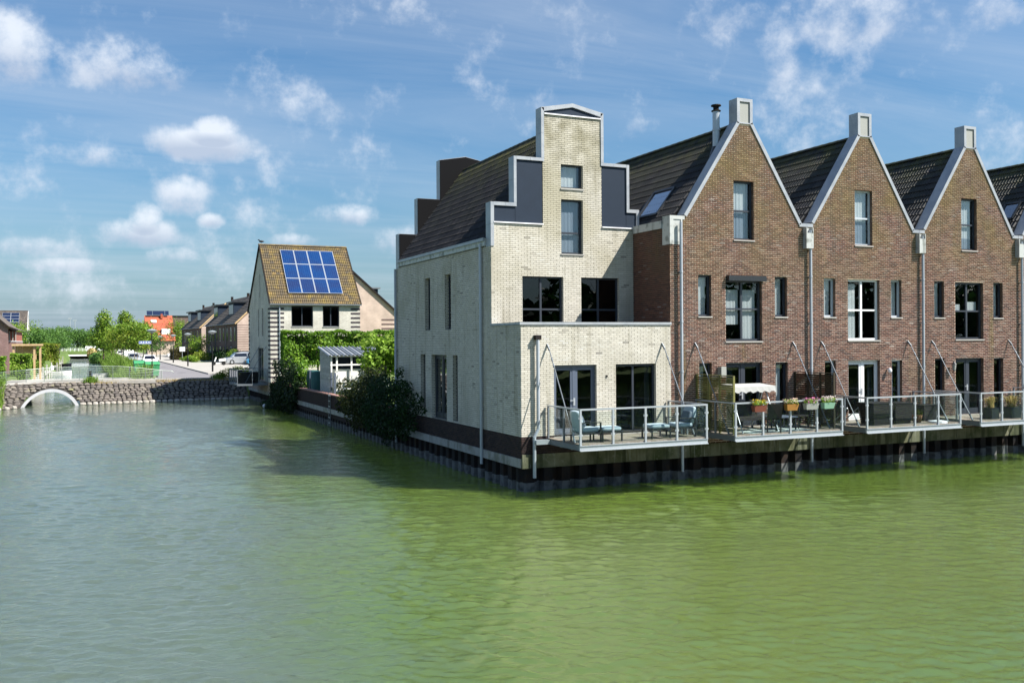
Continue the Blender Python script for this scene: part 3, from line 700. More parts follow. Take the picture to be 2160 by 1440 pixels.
# culvert
t = thing('culvert', 'white rimmed arched culvert pipe through the stone embankment', 'culvert', (-14.8, 52.3, 0))
CX, HW, HH = -14.80, 1.80, 1.38
def arch_pt(th_, g, y=None):
    ph = math.radians(24)+(math.pi-math.radians(48))*th_/math.pi; Rr = 2.04+g
    x = CX+Rr*math.cos(ph); z = -.936+Rr*math.sin(ph)
    yy = yb(x)+TOPD*max(0, z)/1.78-.10 if y is None else y
    return Vector((x, yy, z))
n = 28; rim = MB(); bar = MB(); back = MB()
for i in range(n):
    a0, a1 = math.pi*i/n, math.pi*(i+1)/n
    o0, o1, i0, i1 = arch_pt(a0, .11), arch_pt(a1, .11), arch_pt(a0, -.10), arch_pt(a1, -.10); dy = Vector((0, -.10, 0)); dd = Vector((0, .35, 0))
    rim.quad(o0+dy, o1+dy, i1+dy, i0+dy); rim.quad(o0+dy, o1+dy, o1+dd, o0+dd); rim.quad(i0+dy, i1+dy, i1+dd, i0+dd)
    j0, j1 = arch_pt(a0, -.02), arch_pt(a1, -.02); k0, k1 = arch_pt(a0, -.02, 61.8), arch_pt(a1, -.02, 61.8)
    bar.quad(j0, j1, k1, k0)
    back.quad(arch_pt(a0, .12, 61.9), arch_pt(a1, .12, 61.9), arch_pt(a1, -.06, 61.9), arch_pt(a0, -.06, 61.9))
m_rim = material('white_culvert_rim', (.26, .265, .27), .6, var=.08); rim.build('rim', m_rim, t); bar.build('barrel', material('culvert_concrete', (.12, .13, .13), .8), t); back.build('far_rim', m_rim, t)
# bridge deck over the culvert (solid embankment on both sides of the pipe)
d = MB(); d.box(-18.4, -17.2, 56.95, 61.8, -1, G-.02); d.box(-12.6, -7.2, 56.2, 61.8, -1, G-.02)
d.add([(x, y, z) for y in (55.3, 61.8) for x, z in ((-18.4, G-.022), (-7.2, G-.022), (-7.2, 1.44), (-18.4, 1.44))], [(0, 1, 5, 4), (3, 2, 6, 7), (0, 3, 7, 4), (0, 1, 2, 3), (4, 5, 6, 7)])
d.build('bridge_deck', m_pave, kind='structure')
k = MB()
for a, b in zip(np.linspace(-18.6, 0.2, 24)[:-1], np.linspace(-18.6, .2, 24)[1:]):
    ya, yb_ = yb(a)+TOPD, yb(b)+TOPD
    k.add([(a, ya-.16, G-.08), (b, yb_-.16, G-.08), (b, yb_+.25, G-.08), (a, ya+.25, G-.08), (a, ya-.16, G+.05), (b, yb_-.16, G+.05), (b, yb_+.25, G+.05), (a, ya+.25, G+.05)], [(4, 5, 6, 7), (0, 1, 5, 4), (0, 4, 7, 3), (1, 2, 6, 5)])
    if b > -9: k.quad((a, ya+.2, G+.006), (b, yb_+.2, G+.006), (b, 57.3, G+.006), (a, 57.3, G+.006))
k.build('bridge_kerb', m_curb, kind='structure')
# stones
ST = []
for s in range(6):
    mb = MB(); mb.ell((0, 0, 0), .5, .5, .5, 8, jit=.16)
    v = [(x, y*.92, max(-.25, min(z, .28))) for x, y, z in mb.v]
    me = bpy.data.meshes.new('stone'); me.from_pydata([tuple(np.sign(c)*min(abs(c), .43) for c in p) for p in v], [], mb.f); me.materials.append(m_rock)
    at = me.attributes.new('rnd', 'FLOAT', 'FACE'); at.data.foreach_set('value', [0.0]*len(mb.f)); ST.append(me)
emb = thing('stone_revetment', 'sloping revetment of grey brown basalt blocks beside the white culvert', 'stone slope', (-9, 53, 0))
TOE = []
for me in ST:
    m2 = me.copy(); m2.name = 'toe_stone'; m2.materials.clear(); m2.materials.append(m_toe); TOE.append(m2)
cells = []
rows = 10
for j in range(rows):
    x = -23.0+.2*(j % 2)
    while x < 0.0:
        w = random.uniform(.30, .48)
        t_ = (j+.5+random.uniform(-.12, .12))/rows; xc = x+w/2
        z = G*t_
        if not inside_arch(xc, z-.03, .14) and not (xc < -18.3 and t_ > .35+.1*math.sin(xc*3)): cells.append((xc, yb(xc)+TOPD*t_, z, w))
        x += w+.015
cells.sort(key=lambda c: (Vector(c[:3])-CAM).length)
st = MB(); ang = math.atan2(G, TOPD)
for i, (x, y, z, w) in enumerate(cells):
    me = ST[i % 6]; S_ = Vector((w*1.12, .34, .15*random.uniform(.8, 1.3)))
    q = Quaternion((1, 0, 0), ang+random.uniform(-.12, .12)) @ Quaternion((0, 0, 1), random.uniform(-.3, .3)+(math.pi if i % 2 else 0)) @ Quaternion((0, 1, 0), random.uniform(-.12, .12))
    p = Vector((x, y, z+.03))
    if i < 300:
        o = bpy.data.objects.new('stone', me); COL.objects.link(o); o.parent = emb; o.location = p-emb.location; o.rotation_mode = 'QUATERNION'; o.rotation_quaternion = q; o.scale = S_
    else:
        st.add([q @ Vector((v.co.x*S_.x, v.co.y*S_.y, v.co.z*S_.z))+p for v in me.vertices], [tuple(f.vertices) for f in me.polygons], 0, random.random())
st.build('stones', m_rock, emb, kind='stuff')
x = -19.6; i = 0
while x < 0.0:
    w = random.uniform(.36, .52); xc = x+w/2
    if not (-16.75 < xc < -12.85):
        sl = (yb(xc+.2)-yb(xc-.2))/.4
        o = bpy.data.objects.new('toe_stone', TOE[i % 6]); COL.objects.link(o); o.parent = emb; o.location = Vector((xc, yb(xc)-.12, .06))-emb.location
        o.rotation_euler = (.2, random.uniform(-.08, .08), math.atan(sl)+random.uniform(-.1, .1)); o.scale = (w*1.1, .42, .40)
    x += w+.02; i += 1
# ------------------------------------------------------------------ quay walls with sheet piling
def quay(name, label, plane, c, u0, u1, zb0, zb1, top=None, mbm=None, low=0.0):
    """capping beam + trapezoid sheet piles under it"""
    t = thing(name, label, 'quay wall', (0, u0, 0) if plane == 'X' else (u0, 0, 0)); P = PF(plane, c)
    n = max(1, round((u1-u0)/3.0))
    for i in range(n):
        a = u0+(u1-u0)*i/n; b = u0+(u1-u0)*(i+1)/n
        mb = MB(); mb.prism([(a+.008, zb0), (b-.008, zb0), (b-.008, zb1), (a+.008, zb1)], P, -.25, .05); mb.build('capping_beam', mbm or m_conc, t)
    n = max(1, round((u1-u0)/.62)); w = (u1-u0)/n
    for i in range(n):
        a = u0+w*i; mb = MB(); pr = [(a, -.20), (a+w*.12, -.20), (a+w*.27, .0), (a+w*.73, .0), (a+w*.88, -.20), (a+w, -.20)]
        lz = .30+random.uniform(-.03, .05)
        for (p, d0), (q, d1) in zip(pr[:-1], pr[1:]):
            for (z0, z1, mi) in ((-1.0, lz, 1), (lz, zb0+.05, 0)):
                mb.quad(P(p, z0, d0-.03), P(q, z0, d1-.03), P(q, z1, d1-.03), P(p, z1, d0-.03), mi)
        mb.build('sheet_pile', [m_pile, m_pile_low], t)
    return t
quay('side_quay_wall', 'steel sheet pile quay with pale concrete beam under the white house side wall', 'X', 0.0, 0.02, 12.72, .76, 1.04)
quay('garden_quay_wall', 'dark sheet pile quay below the garden wall with the metal ladder', 'X', 0.0, 12.74, 43.0, .74, 1.0)
quay('cottage_quay_wall', 'short sheet pile quay with light beam under the striped cottage', 'X', 0.0, 43.02, 54.0, .76, 1.0)
quay('front_quay_wall', 'long sheet pile quay with mossy concrete beam below the row of balconies', 'Y', 0.0, .0, 28.0, .74, 1.17, mbm=m_conc_mossy)
# ------------------------------------------------------------------ the white stepped gable house
def pipe(th, plane, c, u, z0, z1, off=.10, r=.05, path=None, mt=None):
    P = PF(plane, c); mb = MB()
    pts = path or [(u, z1), (u, z0)]
    mb.tube([P(a, z, off) for a, z in pts], r, 10)
    for i in range(len(pts)-1):
        (a, za), (b, zb) = pts[i], pts[i+1]; n = int(abs(za-zb)/1.9)
        for k in range(1, n+1):
            z = za+(zb-za)*k/(n+1); mb.tube([P(a, z-.035, off), P(a, z+.035, off)], r*1.18, 10); mb.prism([(a-.03, z-.015), (a+.03, z-.015), (a+.03, z+.015), (a-.03, z+.015)], P, 0, off)
    return mb.build('drainpipe', mt or m_pipe, th, smooth=False)
D = 2.30
wh = thing('stepped_gable_house', 'cream brick corner house with stepped gable, zinc trim and roof terrace above the water', 'house', (2.74, 6.3, 1.0))
holes = [(1.13, 2.66, 1.68, 3.90), (3.37, 4.90, 1.68, 3.90)]
brickwork(wh, 'Y', 0.0, [(0.0, 1.72), (5.48, 1.72), (5.48, 5.18), (0.0, 5.18)], holes, m_white_brick, m_white_mortar, t_white, 150)
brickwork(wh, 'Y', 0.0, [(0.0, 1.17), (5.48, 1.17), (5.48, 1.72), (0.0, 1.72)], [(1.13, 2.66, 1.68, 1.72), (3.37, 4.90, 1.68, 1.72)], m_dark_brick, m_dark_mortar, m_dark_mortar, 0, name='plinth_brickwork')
side_h = [(8.36, 8.98, 5.13, 7.16), (6.08, 6.70, 5.13, 7.15), (8.99, 9.56, 1.76, 4.19), (6.57, 8.26, 1.74, 4.17), (5.43, 5.92, 1.76, 4.17)]
brickwork(wh, 'X', 0.0, [(0.0, 1.72), (12.75, 1.72), (12.75, 7.87), (2.3, 7.87), (2.3, 5.18), (0.0, 5.18)], side_h, m_white_brick, m_white_mortar, t_white, 90)
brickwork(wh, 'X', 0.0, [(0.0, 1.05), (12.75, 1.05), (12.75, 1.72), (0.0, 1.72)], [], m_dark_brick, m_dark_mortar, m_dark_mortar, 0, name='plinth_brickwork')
mh = [(1.13, 2.68, 4.2, 6.87), (3.37, 4.89, 4.2, 6.87), (2.61, 3.47, 9.89, 10.73), (2.61, 3.46, 7.65, 9.53)]
brickwork(wh, 'Y', D, [(0.0, 4.2), (5.48, 4.2), (5.48, 8.60), (4.20, 8.60), (4.20, 12.36), (1.92, 12.36), (1.92, 8.60), (0.0, 8.60)], mh, m_white_brick, m_white_mortar, t_white, 60)
# corner quoin returns and closing walls (rear, right, floors) so that the rooms are closed
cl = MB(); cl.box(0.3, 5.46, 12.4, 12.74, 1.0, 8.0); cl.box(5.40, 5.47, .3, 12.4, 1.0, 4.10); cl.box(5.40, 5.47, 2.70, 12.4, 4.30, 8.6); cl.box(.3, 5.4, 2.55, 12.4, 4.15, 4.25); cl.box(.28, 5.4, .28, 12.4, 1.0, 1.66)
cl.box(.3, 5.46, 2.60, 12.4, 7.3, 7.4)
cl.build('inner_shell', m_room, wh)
tf = MB(); tf.box(.02, 5.47, .02, 2.29, 4.12, 4.2); tf.box(.02, .25, .25, 2.29, 4.2, 5.17); tf.box(.02, 5.47, .02, .25, 4.2, 5.17); tf.build('terrace', m_conc, wh)
cp = MB(); cp.box(-.05, 5.50, -.05, .30, 5.182, 5.265); cp.build('parapet_cap', m_zinc, wh); cp = MB(); cp.box(-.05, .30, .302, 2.28, 5.182, 5.262); cp.build('parapet_cap', m_zinc, wh)
# stepped gable walls
steps = [(0.0, 9.30), (0.85, 9.30), (0.85, 10.87), (1.88, 10.87), (1.88, 12.58), (3.07, 12.80), (4.26, 12.58), (4.26, 10.87), (5.29, 10.87), (5.29, 9.30), (5.71, 9.30)]
T = .12
def gable(y0, y1, front_dark):
    g = MB(); fn = lambda a, b, d: (a, d, b)
    # body set back inside the cap
    mid = ((1.90, 4.24, 8.0, 12.5),) if front_dark else ((1.90, 2.57, 8.0, 12.5), (3.51, 4.24, 8.0, 12.5), (2.57, 3.51, 9.57, 9.85), (2.57, 3.51, 10.77, 12.5))
    for (x0, x1, z0, z1) in ((.06, .92, 8.0, 9.2), (.92, 1.90, 8.0, 10.78), *mid, (4.24, 5.22, 8.0, 10.78), (5.22, 5.66, 8.6, 9.2)):
        g.box(x0, x1, y0+.05, y1-.02, z0, z1)
    g.build('gable_core', m_black if front_dark else m_black, wh)
    def cap(x0, x1, z0, z1):
        for k in range(2 if max(x1-x0, z1-z0) > .7 else 1):
            if z1-z0 > .7: c0, c1 = z0+(z1-z0)*.5*k, z0+(z1-z0)*.5*(k+1)-.006; bx = (x0, x1, c0, c1)
            elif x1-x0 > .7: c0, c1 = x0+(x1-x0)*.5*k, x0+(x1-x0)*.5*(k+1)-.006; bx = (c0, c1, z0, z1)
            else: bx = (x0, x1, z0, z1)
            mb = MB(); mb.box(bx[0], bx[1], y0-.045, y1, bx[2], bx[3]); mb.build('gable_cap', m_zinc, wh)
    if front_dark:
        mb = MB()
        for poly_ in ([(.008, 7.9), (.008, 9.285), (.84, 9.285), (.84, 10.855), (1.868, 10.855), (1.868, 12.575), (3.07, 12.795), (4.272, 12.575), (4.272, 10.855), (5.295, 10.855), (5.295, 9.285), (5.7, 9.285), (5.7, 8.7)],): mb.prism(poly_, lambda a, b, d: (a, d, b), y0-.075, y0-.05)
        mb.build('black_face', m_black, wh)
    e = .002
    cap(-.02, .10, 7.83, 9.30); cap(.10+e, .93, 9.18, 9.30-e)
    cap(.83, .93-e, 9.30+e, 10.87); cap(.93+e, 1.97, 10.76, 10.87-e)
    cap(1.86, 1.97-e, 10.87+e, 12.585); cap(4.17+e, 4.28, 10.87+e, 12.585); cap(4.17, 5.20, 10.76, 10.87-e); cap(5.20+e, 5.31, 9.30+e, 10.87)
    cap(5.20, 5.60-e, 9.18, 9.30-e); cap(5.60, 5.71, 8.72, 9.30)
    mb = MB(); mb.prism([(1.97, 12.46), (3.07, 12.69), (4.17, 12.46), (4.28, 12.59), (3.07, 12.82), (1.86, 12.59)], fn, y0-.045, y1+.01); mb.build('gable_cap', m_zinc, wh)
gable(2.30, 2.68, False); gable(12.38, 12.76, True)
fn = lambda a, b, d: (a, d, b)
for poly in ([(.10, 8.645), (.885, 8.645), (.885, 9.178), (.10, 9.178)], [(.895, 8.645), (1.915, 8.645), (1.915, 10.755), (.933, 10.755), (.933, 9.18), (.895, 9.18)],
             [(4.205, 8.645), (5.195, 8.645), (5.195, 10.755), (4.205, 10.755)], [(5.205, 8.645), (5.598, 8.645), (5.598, 9.178), (5.205, 9.178)], [(1.975, 12.40), (4.165, 12.40), (4.165, 12.46), (3.07, 12.68), (1.975, 12.46)]):
    mb = MB(); mb.prism(poly, fn, 2.305, 2.345); mb.build('cladding_panel', m_panel, wh)
for (a, b, z) in ((.09, 1.915, 8.605), (4.205, 5.60, 8.605), (1.975, 4.165, 12.365)):
    mb = MB(); mb.box(a, b, 2.24, 2.36, z, z+.038); mb.build('drip_strip', m_white_enamel, wh)
# roof
SL = 1.355
tiled_slope(wh, (-.06+.02, 12.38, 8.06), (0, -1, 0), (1, 0, SL), 9.70, math.hypot(3.07, 3.07*SL)-.1, nparts=300, mt=m_tile)
rs = MB(); rs.quad((0, 2.68, 8.03), (0, 12.38, 8.03), (3.07, 12.38, 12.18), (3.07, 2.68, 12.18)); rs.quad((5.56, 2.68, 8.83), (5.56, 12.38, 8.83), (3.07, 12.38, 12.18), (3.07, 2.68, 12.18)); rs.build('roof_slope', m_tile, wh)
ridge_tiles(wh, (3.07, 2.7, 12.20), (3.07, 12.38, 12.20), mt=m_tile)
mb = MB(); mb.box(-.07, .12, 2.69, 12.37, 7.872, 8.125); mb.build('eaves_fascia', m_white_zinc, wh)
mb = MB(); mb.box(-.13, -.072, 2.69, 12.37, 8.03, 8.135); mb.build('gutter', m_zinc, wh)
pipe(wh, 'X', 0, 3.02, .55, 7.95, off=.09, r=.055); pipe(wh, 'X', 0, 12.66, .35, 7.8, off=.09, r=.055)
pipe(wh, 'Y', 0, 0, 0, 0, off=.13, r=.055, path=[(.52, 4.72), (.52, 1.96), (.38, 1.70), (.38, .45)])
mb = MB(); mb.box(.43, .62, -.19, -.005, 4.72, 4.86); mb.build('rain_outlet', m_pile, wh)
mb = MB(); mb.box(3.0, 3.06, -.035, -.0, 3.5, 3.56); mb.build('vent', m_black_plastic, wh)
# windows and doors
window(wh, 'Y', 0, 1.13, 2.66, 1.68, 3.90, m_frame_b, mull=(1.90,), door=True, handle=True, glass=m_glass_dark, name='terrace_door', rec=.12)
window(wh, 'Y', 0, 3.37, 4.90, 1.68, 3.90, m_frame_d, mull=(4.08,), glass=m_glass_dark, name='sliding_door', curt=[(4.60, 4.78, 1.7, 3.84, m_curtg)])
window(wh, 'Y', D, 1.13, 2.68, 4.2, 6.87, m_frame_d, mull=(1.87,), trans=(5.75,), glass=m_glass_dark, name='window')
window(wh, 'Y', D, 3.37, 4.89, 4.2, 6.87, m_frame_d, mull=(4.10,), trans=(5.75,), glass=m_glass_dark, name='window')
window(wh, 'Y', D, 2.61, 3.47, 9.89, 10.73, m_frame_d, curt=[(2.68, 3.33, 9.95, 10.68, m_curt)])
window(wh, 'Y', D, 2.61, 3.46, 7.65, 9.53, m_frame_d, trans=(8.38,), curt=[(2.68, 3.38, 7.7, 9.47, m_curtg)])
for (a, b, z0, z1) in side_h:
    wide = b-a > 1
    window(wh, 'X', 0, a, b, z0, z1, m_frame_d, rec=.16, mull=((a+b)/2,) if wide else (), trans=(5.75,) if (not wide and z0 > 5) else (), sill=False, door=wide, name='side_door' if wide else 'narrow_window', glass=m_glass if wide else m_glass_dark)
# ------------------------------------------------------------------ brick terrace houses
def brick_house(cx, label, nb, ntl, first=False, bwz=6.86, fr=None, curt=None, last=False):
    h = thing('brick_gable_house', label, 'house', (cx, 5.5, 1.1), group='row of brown brick gable houses')
    xl, xr = cx-2.735, cx+2.735
    if first: xl = 5.48
    fr = fr or m_frame_d; o = lambda a: cx+a
    W = dict(s1=(o(-1.94), o(-1.40), 5.47, 6.87), bw=(o(-.81), o(.74), 4.62, bwz), s2=(o(1.31), o(1.85), 5.47, 6.87), g=(o(-.45), o(.41), 8.11, 10.15),
             g1=(o(-1.92), o(-1.40), 1.68, 3.89), gd=(o(-.81), o(.74), 1.68, 3.88), g2=(o(1.32), o(1.86), 1.68, 3.87))
    zl = 8.76
    poly = [(xl, 1.17), (xr, 1.17), (xr, zl), (xr-.22, zl), (cx+.33, 12.12), (cx-.28, 12.12), (cx-2.52, zl), (xl, zl)]
    brickwork(h, 'Y', 0.0, poly, list(W.values()), m_brown_brick, m_cream_mortar, m_reveal, nb, joint=.023, LB=.200)
    # closed box behind
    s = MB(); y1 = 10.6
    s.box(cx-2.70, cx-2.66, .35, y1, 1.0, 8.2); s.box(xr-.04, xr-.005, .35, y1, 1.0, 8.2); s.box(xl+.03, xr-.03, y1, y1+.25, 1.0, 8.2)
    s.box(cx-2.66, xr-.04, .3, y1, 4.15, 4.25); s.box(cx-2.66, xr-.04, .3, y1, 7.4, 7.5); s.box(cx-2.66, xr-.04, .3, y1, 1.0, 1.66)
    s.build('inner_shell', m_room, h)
    if first:
        brickwork(h, 'X', 5.48, [(0.0, 4.25), (2.3, 4.25), (2.3, 8.42), (0.0, 8.42)], [], m_brown_brick, material('shaded_party_mortar', (.17, .12, .10), .95), t_brown, 0, name='side_brickwork', joint=.023, LB=.200)  # mortar darker than on the front: this wall's shade painted into its colour
        mb = MB(); mb.box(5.42, 5.62, .42, 2.22, 8.43, 8.69); mb.build('eaves_fascia', m_white_zinc, h)
        mb = MB(); mb.box(5.40, 5.60, 2.70, 10.6, 8.43, 8.69); mb.build('gutter', m_zinc, h)
    # gable end above the roof: thickness and zinc copings
    fn = lambda a, b, d: (a, d, b)
    core = MB(); core.prism([(cx-2.5, 8.2), (cx+2.5, 8.2), (cx+2.5, 8.75), (cx+.30, 12.05), (cx-.27, 12.05), (cx-2.5, 8.75)], fn, .235, .38); core.build('gable_core', m_black, h)
    def rake(p, q, nm='rake_cap'):
        (ax, az), (bx, bz) = p, q; dx, dz = bx-ax, bz-az; l = math.hypot(dx, dz); nx, nz_ = -dz/l*.125, dx/l*.125
        if nz_ < 0: nx, nz_ = -nx, -nz_
        mb = MB(); mb.prism([(ax, az), (bx, bz), (bx-nx, bz-nz_), (ax-nx, az-nz_)], fn, -.045, .42); mb.build(nm, m_zinc, h)
    lx = cx-2.51
    rake((lx-.00, 8.87), (cx-.295, 12.19)); rake((cx+.355, 12.19), (xr-.23, 8.80))
    mb = MB(); mb.box(xr-.33, xr-.003, -.045, .42, 8.68, 8.797); mb.build('valley_cap', m_zinc, h)
    if not first: mb = MB(); mb.box(cx-2.732, lx+.06, -.045, .42, 8.68, 8.797); mb.build('valley_cap', m_zinc, h)
    else:
        mb = MB(); mb.box(5.46, 6.05, -.045, .41, 8.70, 8.82); mb.box(5.46, 5.60, -.045, .41, 7.86, 8.698); mb.box(5.90, 5.96, -.045, -.005, 7.86, 8.698); mb.box(5.60, 5.90, -.02, -.003, 7.86, 8.698)
        mb.build('gutter_end_box', m_white_zinc, h)
    # chimney shaped top piece
    mb = MB(); a, b = cx-.30, cx+.36
    mb.box(a, b, -.045, .41, 12.88, 12.99); mb.box(a, a+.115, -.045, .41, 12.12, 12.878); mb.box(b-.115, b, -.045, .41, 12.12, 12.878); mb.box(a+.117, b-.117, .02, .41, 12.12, 12.876); mb.box(a+.117, b-.117, -.04, .02, 12.12, 12.16)
    top = mb.build('gable_head', m_zinc, h); mb = MB(); mb.box(a+.12, b-.12, -.005, .018, 12.165, 12.87); mb.build('panel', m_cream_panel, top)
    # rain head and pipe at the left party wall
    px_ = 5.84 if first else cx-2.70
    if not first:
        mb = MB(); a = px_-.19; b = px_+.13
        mb.box(a, a+.03, -.20, -.002, 7.90, 8.64); mb.box(b-.03, b, -.20, -.002, 7.90, 8.64); mb.box(a+.03, b-.03, -.03, -.003, 7.90, 8.64); mb.box(a+.03, b-.03, -.20, -.03, 7.90, 7.93); mb.box(a+.03, b-.03, -.2, -.18, 7.93, 8.45)
        mb.build('rain_head', m_white_zinc, h)
    pipe(h, 'Y', 0, px_, .30, 8.60 if first else 8.55, off=.13 if first else .24, r=.05) if first else pipe(h, 'Y', 0, 0, 0, 0, off=.12, r=.05, path=[(px_+.06, 8.55), (px_+.06, .30)])
    # roof
    k = 3.50/2.735; ye = 10.6
    def skip(p): return first and p.x < 5.62
    tiled_slope(h, (cx-2.735, ye, 8.66), (0, -1, 0), (1, 0, k), ye-.42, math.hypot(2.735, 3.5)-.05, nparts=ntl, mt=m_tile, skip=skip)
    rs = MB(); rs.quad((cx-2.735, .4, 8.63), (cx-2.735, ye, 8.63), (cx, ye, 12.14), (cx, .4, 12.14)); rs.quad((xr, .4, 8.63), (xr, ye, 8.63), (cx, ye, 12.14), (cx, .4, 12.14)); rs.build('roof_slope', m_tile, h)
    bw_ = MB(); bw_.add([(xl+.03, ye+.1, 8.0), (xr-.03, ye+.1, 8.0), (cx, ye+.1, 12.1)], [(0, 1, 2)]); bw_.build('rear_gable', t_brown, h)
    ridge_tiles(h, (cx, .42, 12.16), (cx, 9.6 if first else 7.5, 12.16), mt=m_tile)
    curt = curt or {}
    for kx, (a, b, z0, z1) in W.items():
        c = curt.get(kx)
        f = curt.get(kx+'_frame', fr)
        wid = b-a > 1
        if kx == 'gd': window(h, 'Y', 0, a, b, z0, z1, f, mull=((a+b)/2,), door=True, handle=True, name='french_door', curt=c, glass=m_glass_dark, rec=.14)
        elif kx == 'bw': window(h, 'Y', 0, a, b, z0, z1, f, mull=((a+b)/2-.02,), trans=(5.73,), curt=c, fw_=.075)
        elif kx == 'g': window(h, 'Y', 0, a, b, z0, z1, f, trans=(9.12,), curt=c)
        elif kx in ('s1', 's2'): window(h, 'Y', 0, a, b, z0, z1, f, curt=c)
        else: window(h, 'Y', 0, a, b, z0, z1, f, curt=c, sill=False, name='narrow_window', glass=m_glass_dark if not c else m_glass)
    return h
def full(cx, a, b, z0, z1, m_=None): return [(cx+a, cx+b, z0, z1, m_ or m_curt)]
c = 8.54
h2 = brick_house(c, 'brown brick gable house next to the cream corner house, steel flue on its roof', 300, 300, first=True, bwz=6.72,
   curt=dict(s1=full(c, -1.88, -1.5, 5.5, 6.8), s2=full(c, 1.36, 1.75, 5.5, 6.8), g=full(c, -.4, .3, 9.14, 10.1)+full(c, -.4, .3, 8.15, 9.1, m_curtg), bw=full(c, -.75, -.12, 5.2, 6.4)+full(c, .05, .6, 4.7, 6.4), gd=full(c, -.7, -.35, 1.7, 3.8, m_curtg), g2=full(c, 1.4, 1.7, 1.7, 3.8), g1=full(c, -1.9, -1.6, 1.7, 3.8, m_curtg)))
mb = MB(); mb.box(c-.78, c+.82, -.17, -.004, 6.69, 6.87); mb.build('roller_shutter_box', m_alu_dark, h2)
c = 14.01
h3 = brick_house(c, 'brown brick gable house with pale window frames, second of the brick row', 300, 180,
   curt=dict(s1=full(c, -1.88, -1.5, 5.5, 6.8), s2=full(c, 1.36, 1.75, 5.5, 6.8), g=full(c, -.4, .3, 9.0, 10.1)+full(c, -.4, .3, 8.15, 9.0, m_curtg), bw=full(c, -.75, -.25, 4.7, 6.7), gd=full(c, .35, .6, 1.7, 3.8, m_curtg), g2=full(c, 1.38, 1.6, 1.7, 3.8, m_curtg), gd_frame=m_frame_w, bw_frame=m_frame_w, g_frame=m_frame_g, s1_frame=m_frame_g, s2_frame=m_frame_g, g2_frame=m_frame_g, g1_frame=m_frame_g))
c = 19.49
h4 = brick_house(c, 'brown brick gable house with dark frames, third of the brick row', 240, 150,
   curt=dict(s1=full(c, -1.88, -1.5, 5.5, 6.8), s2=full(c, 1.36, 1.75, 5.5, 6.8), g=full(c, -.4, .3, 8.6, 10.1)+full(c, -.4, .3, 8.15, 8.6, m_curtg), bw=full(c, -.75, -.3, 5.75, 6.0)+full(c, .05, .6, 5.75, 6.1)))
c = 24.97
h5 = brick_house(c, 'brown brick gable house cut off by the right edge of the picture', 60, 60, curt=dict(s1=full(c, -1.88, -1.5, 5.5, 6.8)))
# flue
fl = thing('roof_flue', 'shiny steel flue pipe with capped top rising from the dark roof', 'flue', (7.85, .62, 11.2))
mb = MB(); mb.tube([(7.85, .62, 11.15), (7.85, .62, 12.62)], .125, 14); mb.tube([(7.85, .62, 11.95), (7.85, .62, 12.0)], .15, 14); mb.build('pipe', m_galv, fl, smooth=False)
mb = MB(); mb.lathe([(.16, 0), (.17, .03), (.13, .05)], (7.85, .62, 12.62), 14); mb.lathe([(.10, .05), (.10, .17)], (7.85, .62, 12.62), 14); mb.lathe([(.13, .17), (.18, .19), (.17, .23), (.05, .25)], (7.85, .62, 12.62), 14); mb.build('cowl', m_pile, fl)
mb = MB(); mb.lathe([(.30, -.35), (.14, .15)], (7.85, .62, 11.25), 14); mb.build('flashing', m_alu_dark, fl)
# roof windows
def skylight(th, cx, y0, y1, x0, x1, op=0):
    k = 3.50/2.735; z = lambda x: 8.66+k*(x-(cx-2.735))+.10
    n = Vector((-k, 0, 1)).normalized()
    f = MB(); A = [Vector((x0, y0, z(x0))), Vector((x0, y1, z(x0))), Vector((x1, y1, z(x1))), Vector((x1, y0, z(x1)))]
    for i in range(4): f.beam(A[i], A[(i+1) % 4], .09, .12, upv=tuple(n))
    w = f.build('roof_window', m_alu_dark, th)
    g = MB(); g.quad(*[p+n*.02 for p in A]); g.build('pane', m_skyglass, w); g = MB(); g.quad(*[p-n*.05 for p in A]); g.build('blind', m_curtg, w)
m_skyglass = glass_mat('skylight_glass', (.5, .6, .7), 1.5, .35)
skylight(h2, 8.54, 1.62, 2.92, 6.06, 6.81); skylight(h5, 24.97, .75, 1.45, 22.9, 23.45)
# wall fixtures
mb = MB(); mb.box(7.38, 7.58, -.22, -.014, 3.42, 3.76); tag(mb.build('wall_heater', m_cream_panel), 'cream box unit on the brick wall left of the dark french door', 'wall unit')
lm = thing('wall_lamp', 'small white wall lamp beside the white framed door', 'wall lamp', (15.1, -.02, 3.5)); mb = MB(); mb.tube([(15.1, -.02, 3.52), (15.1, -.1, 3.52)], .03, 8); mb.build('bracket', m_galv, lm); mb = MB(); mb.ell((15.1, -.15, 3.48), .075, .075, .10, 10); mb.build('lamp_shade', m_white_enamel, lm)
lm = thing('wall_lantern', 'old style wall lantern between the narrow window and dark french door', 'wall lamp', (18.42, -.02, 3.5)); mb = MB(); mb.tube([(18.42, -.02, 3.38), (18.42, -.14, 3.34), (18.42, -.16, 3.42)], .015, 6); mb.lathe([(.10, 0), (.03, .09), (.01, .12)], (18.42, -.16, 3.66), 6); mb.lathe([(.03, 0), (.06, .03)], (18.42, -.16, 3.40), 6); mb.build('frame', m_alu_dark, lm)
mb = MB(); mb.lathe([(.055, 0), (.085, .22)], (18.42, -.16, 3.43), 6); mb.build('glass', m_cream_panel, lm)
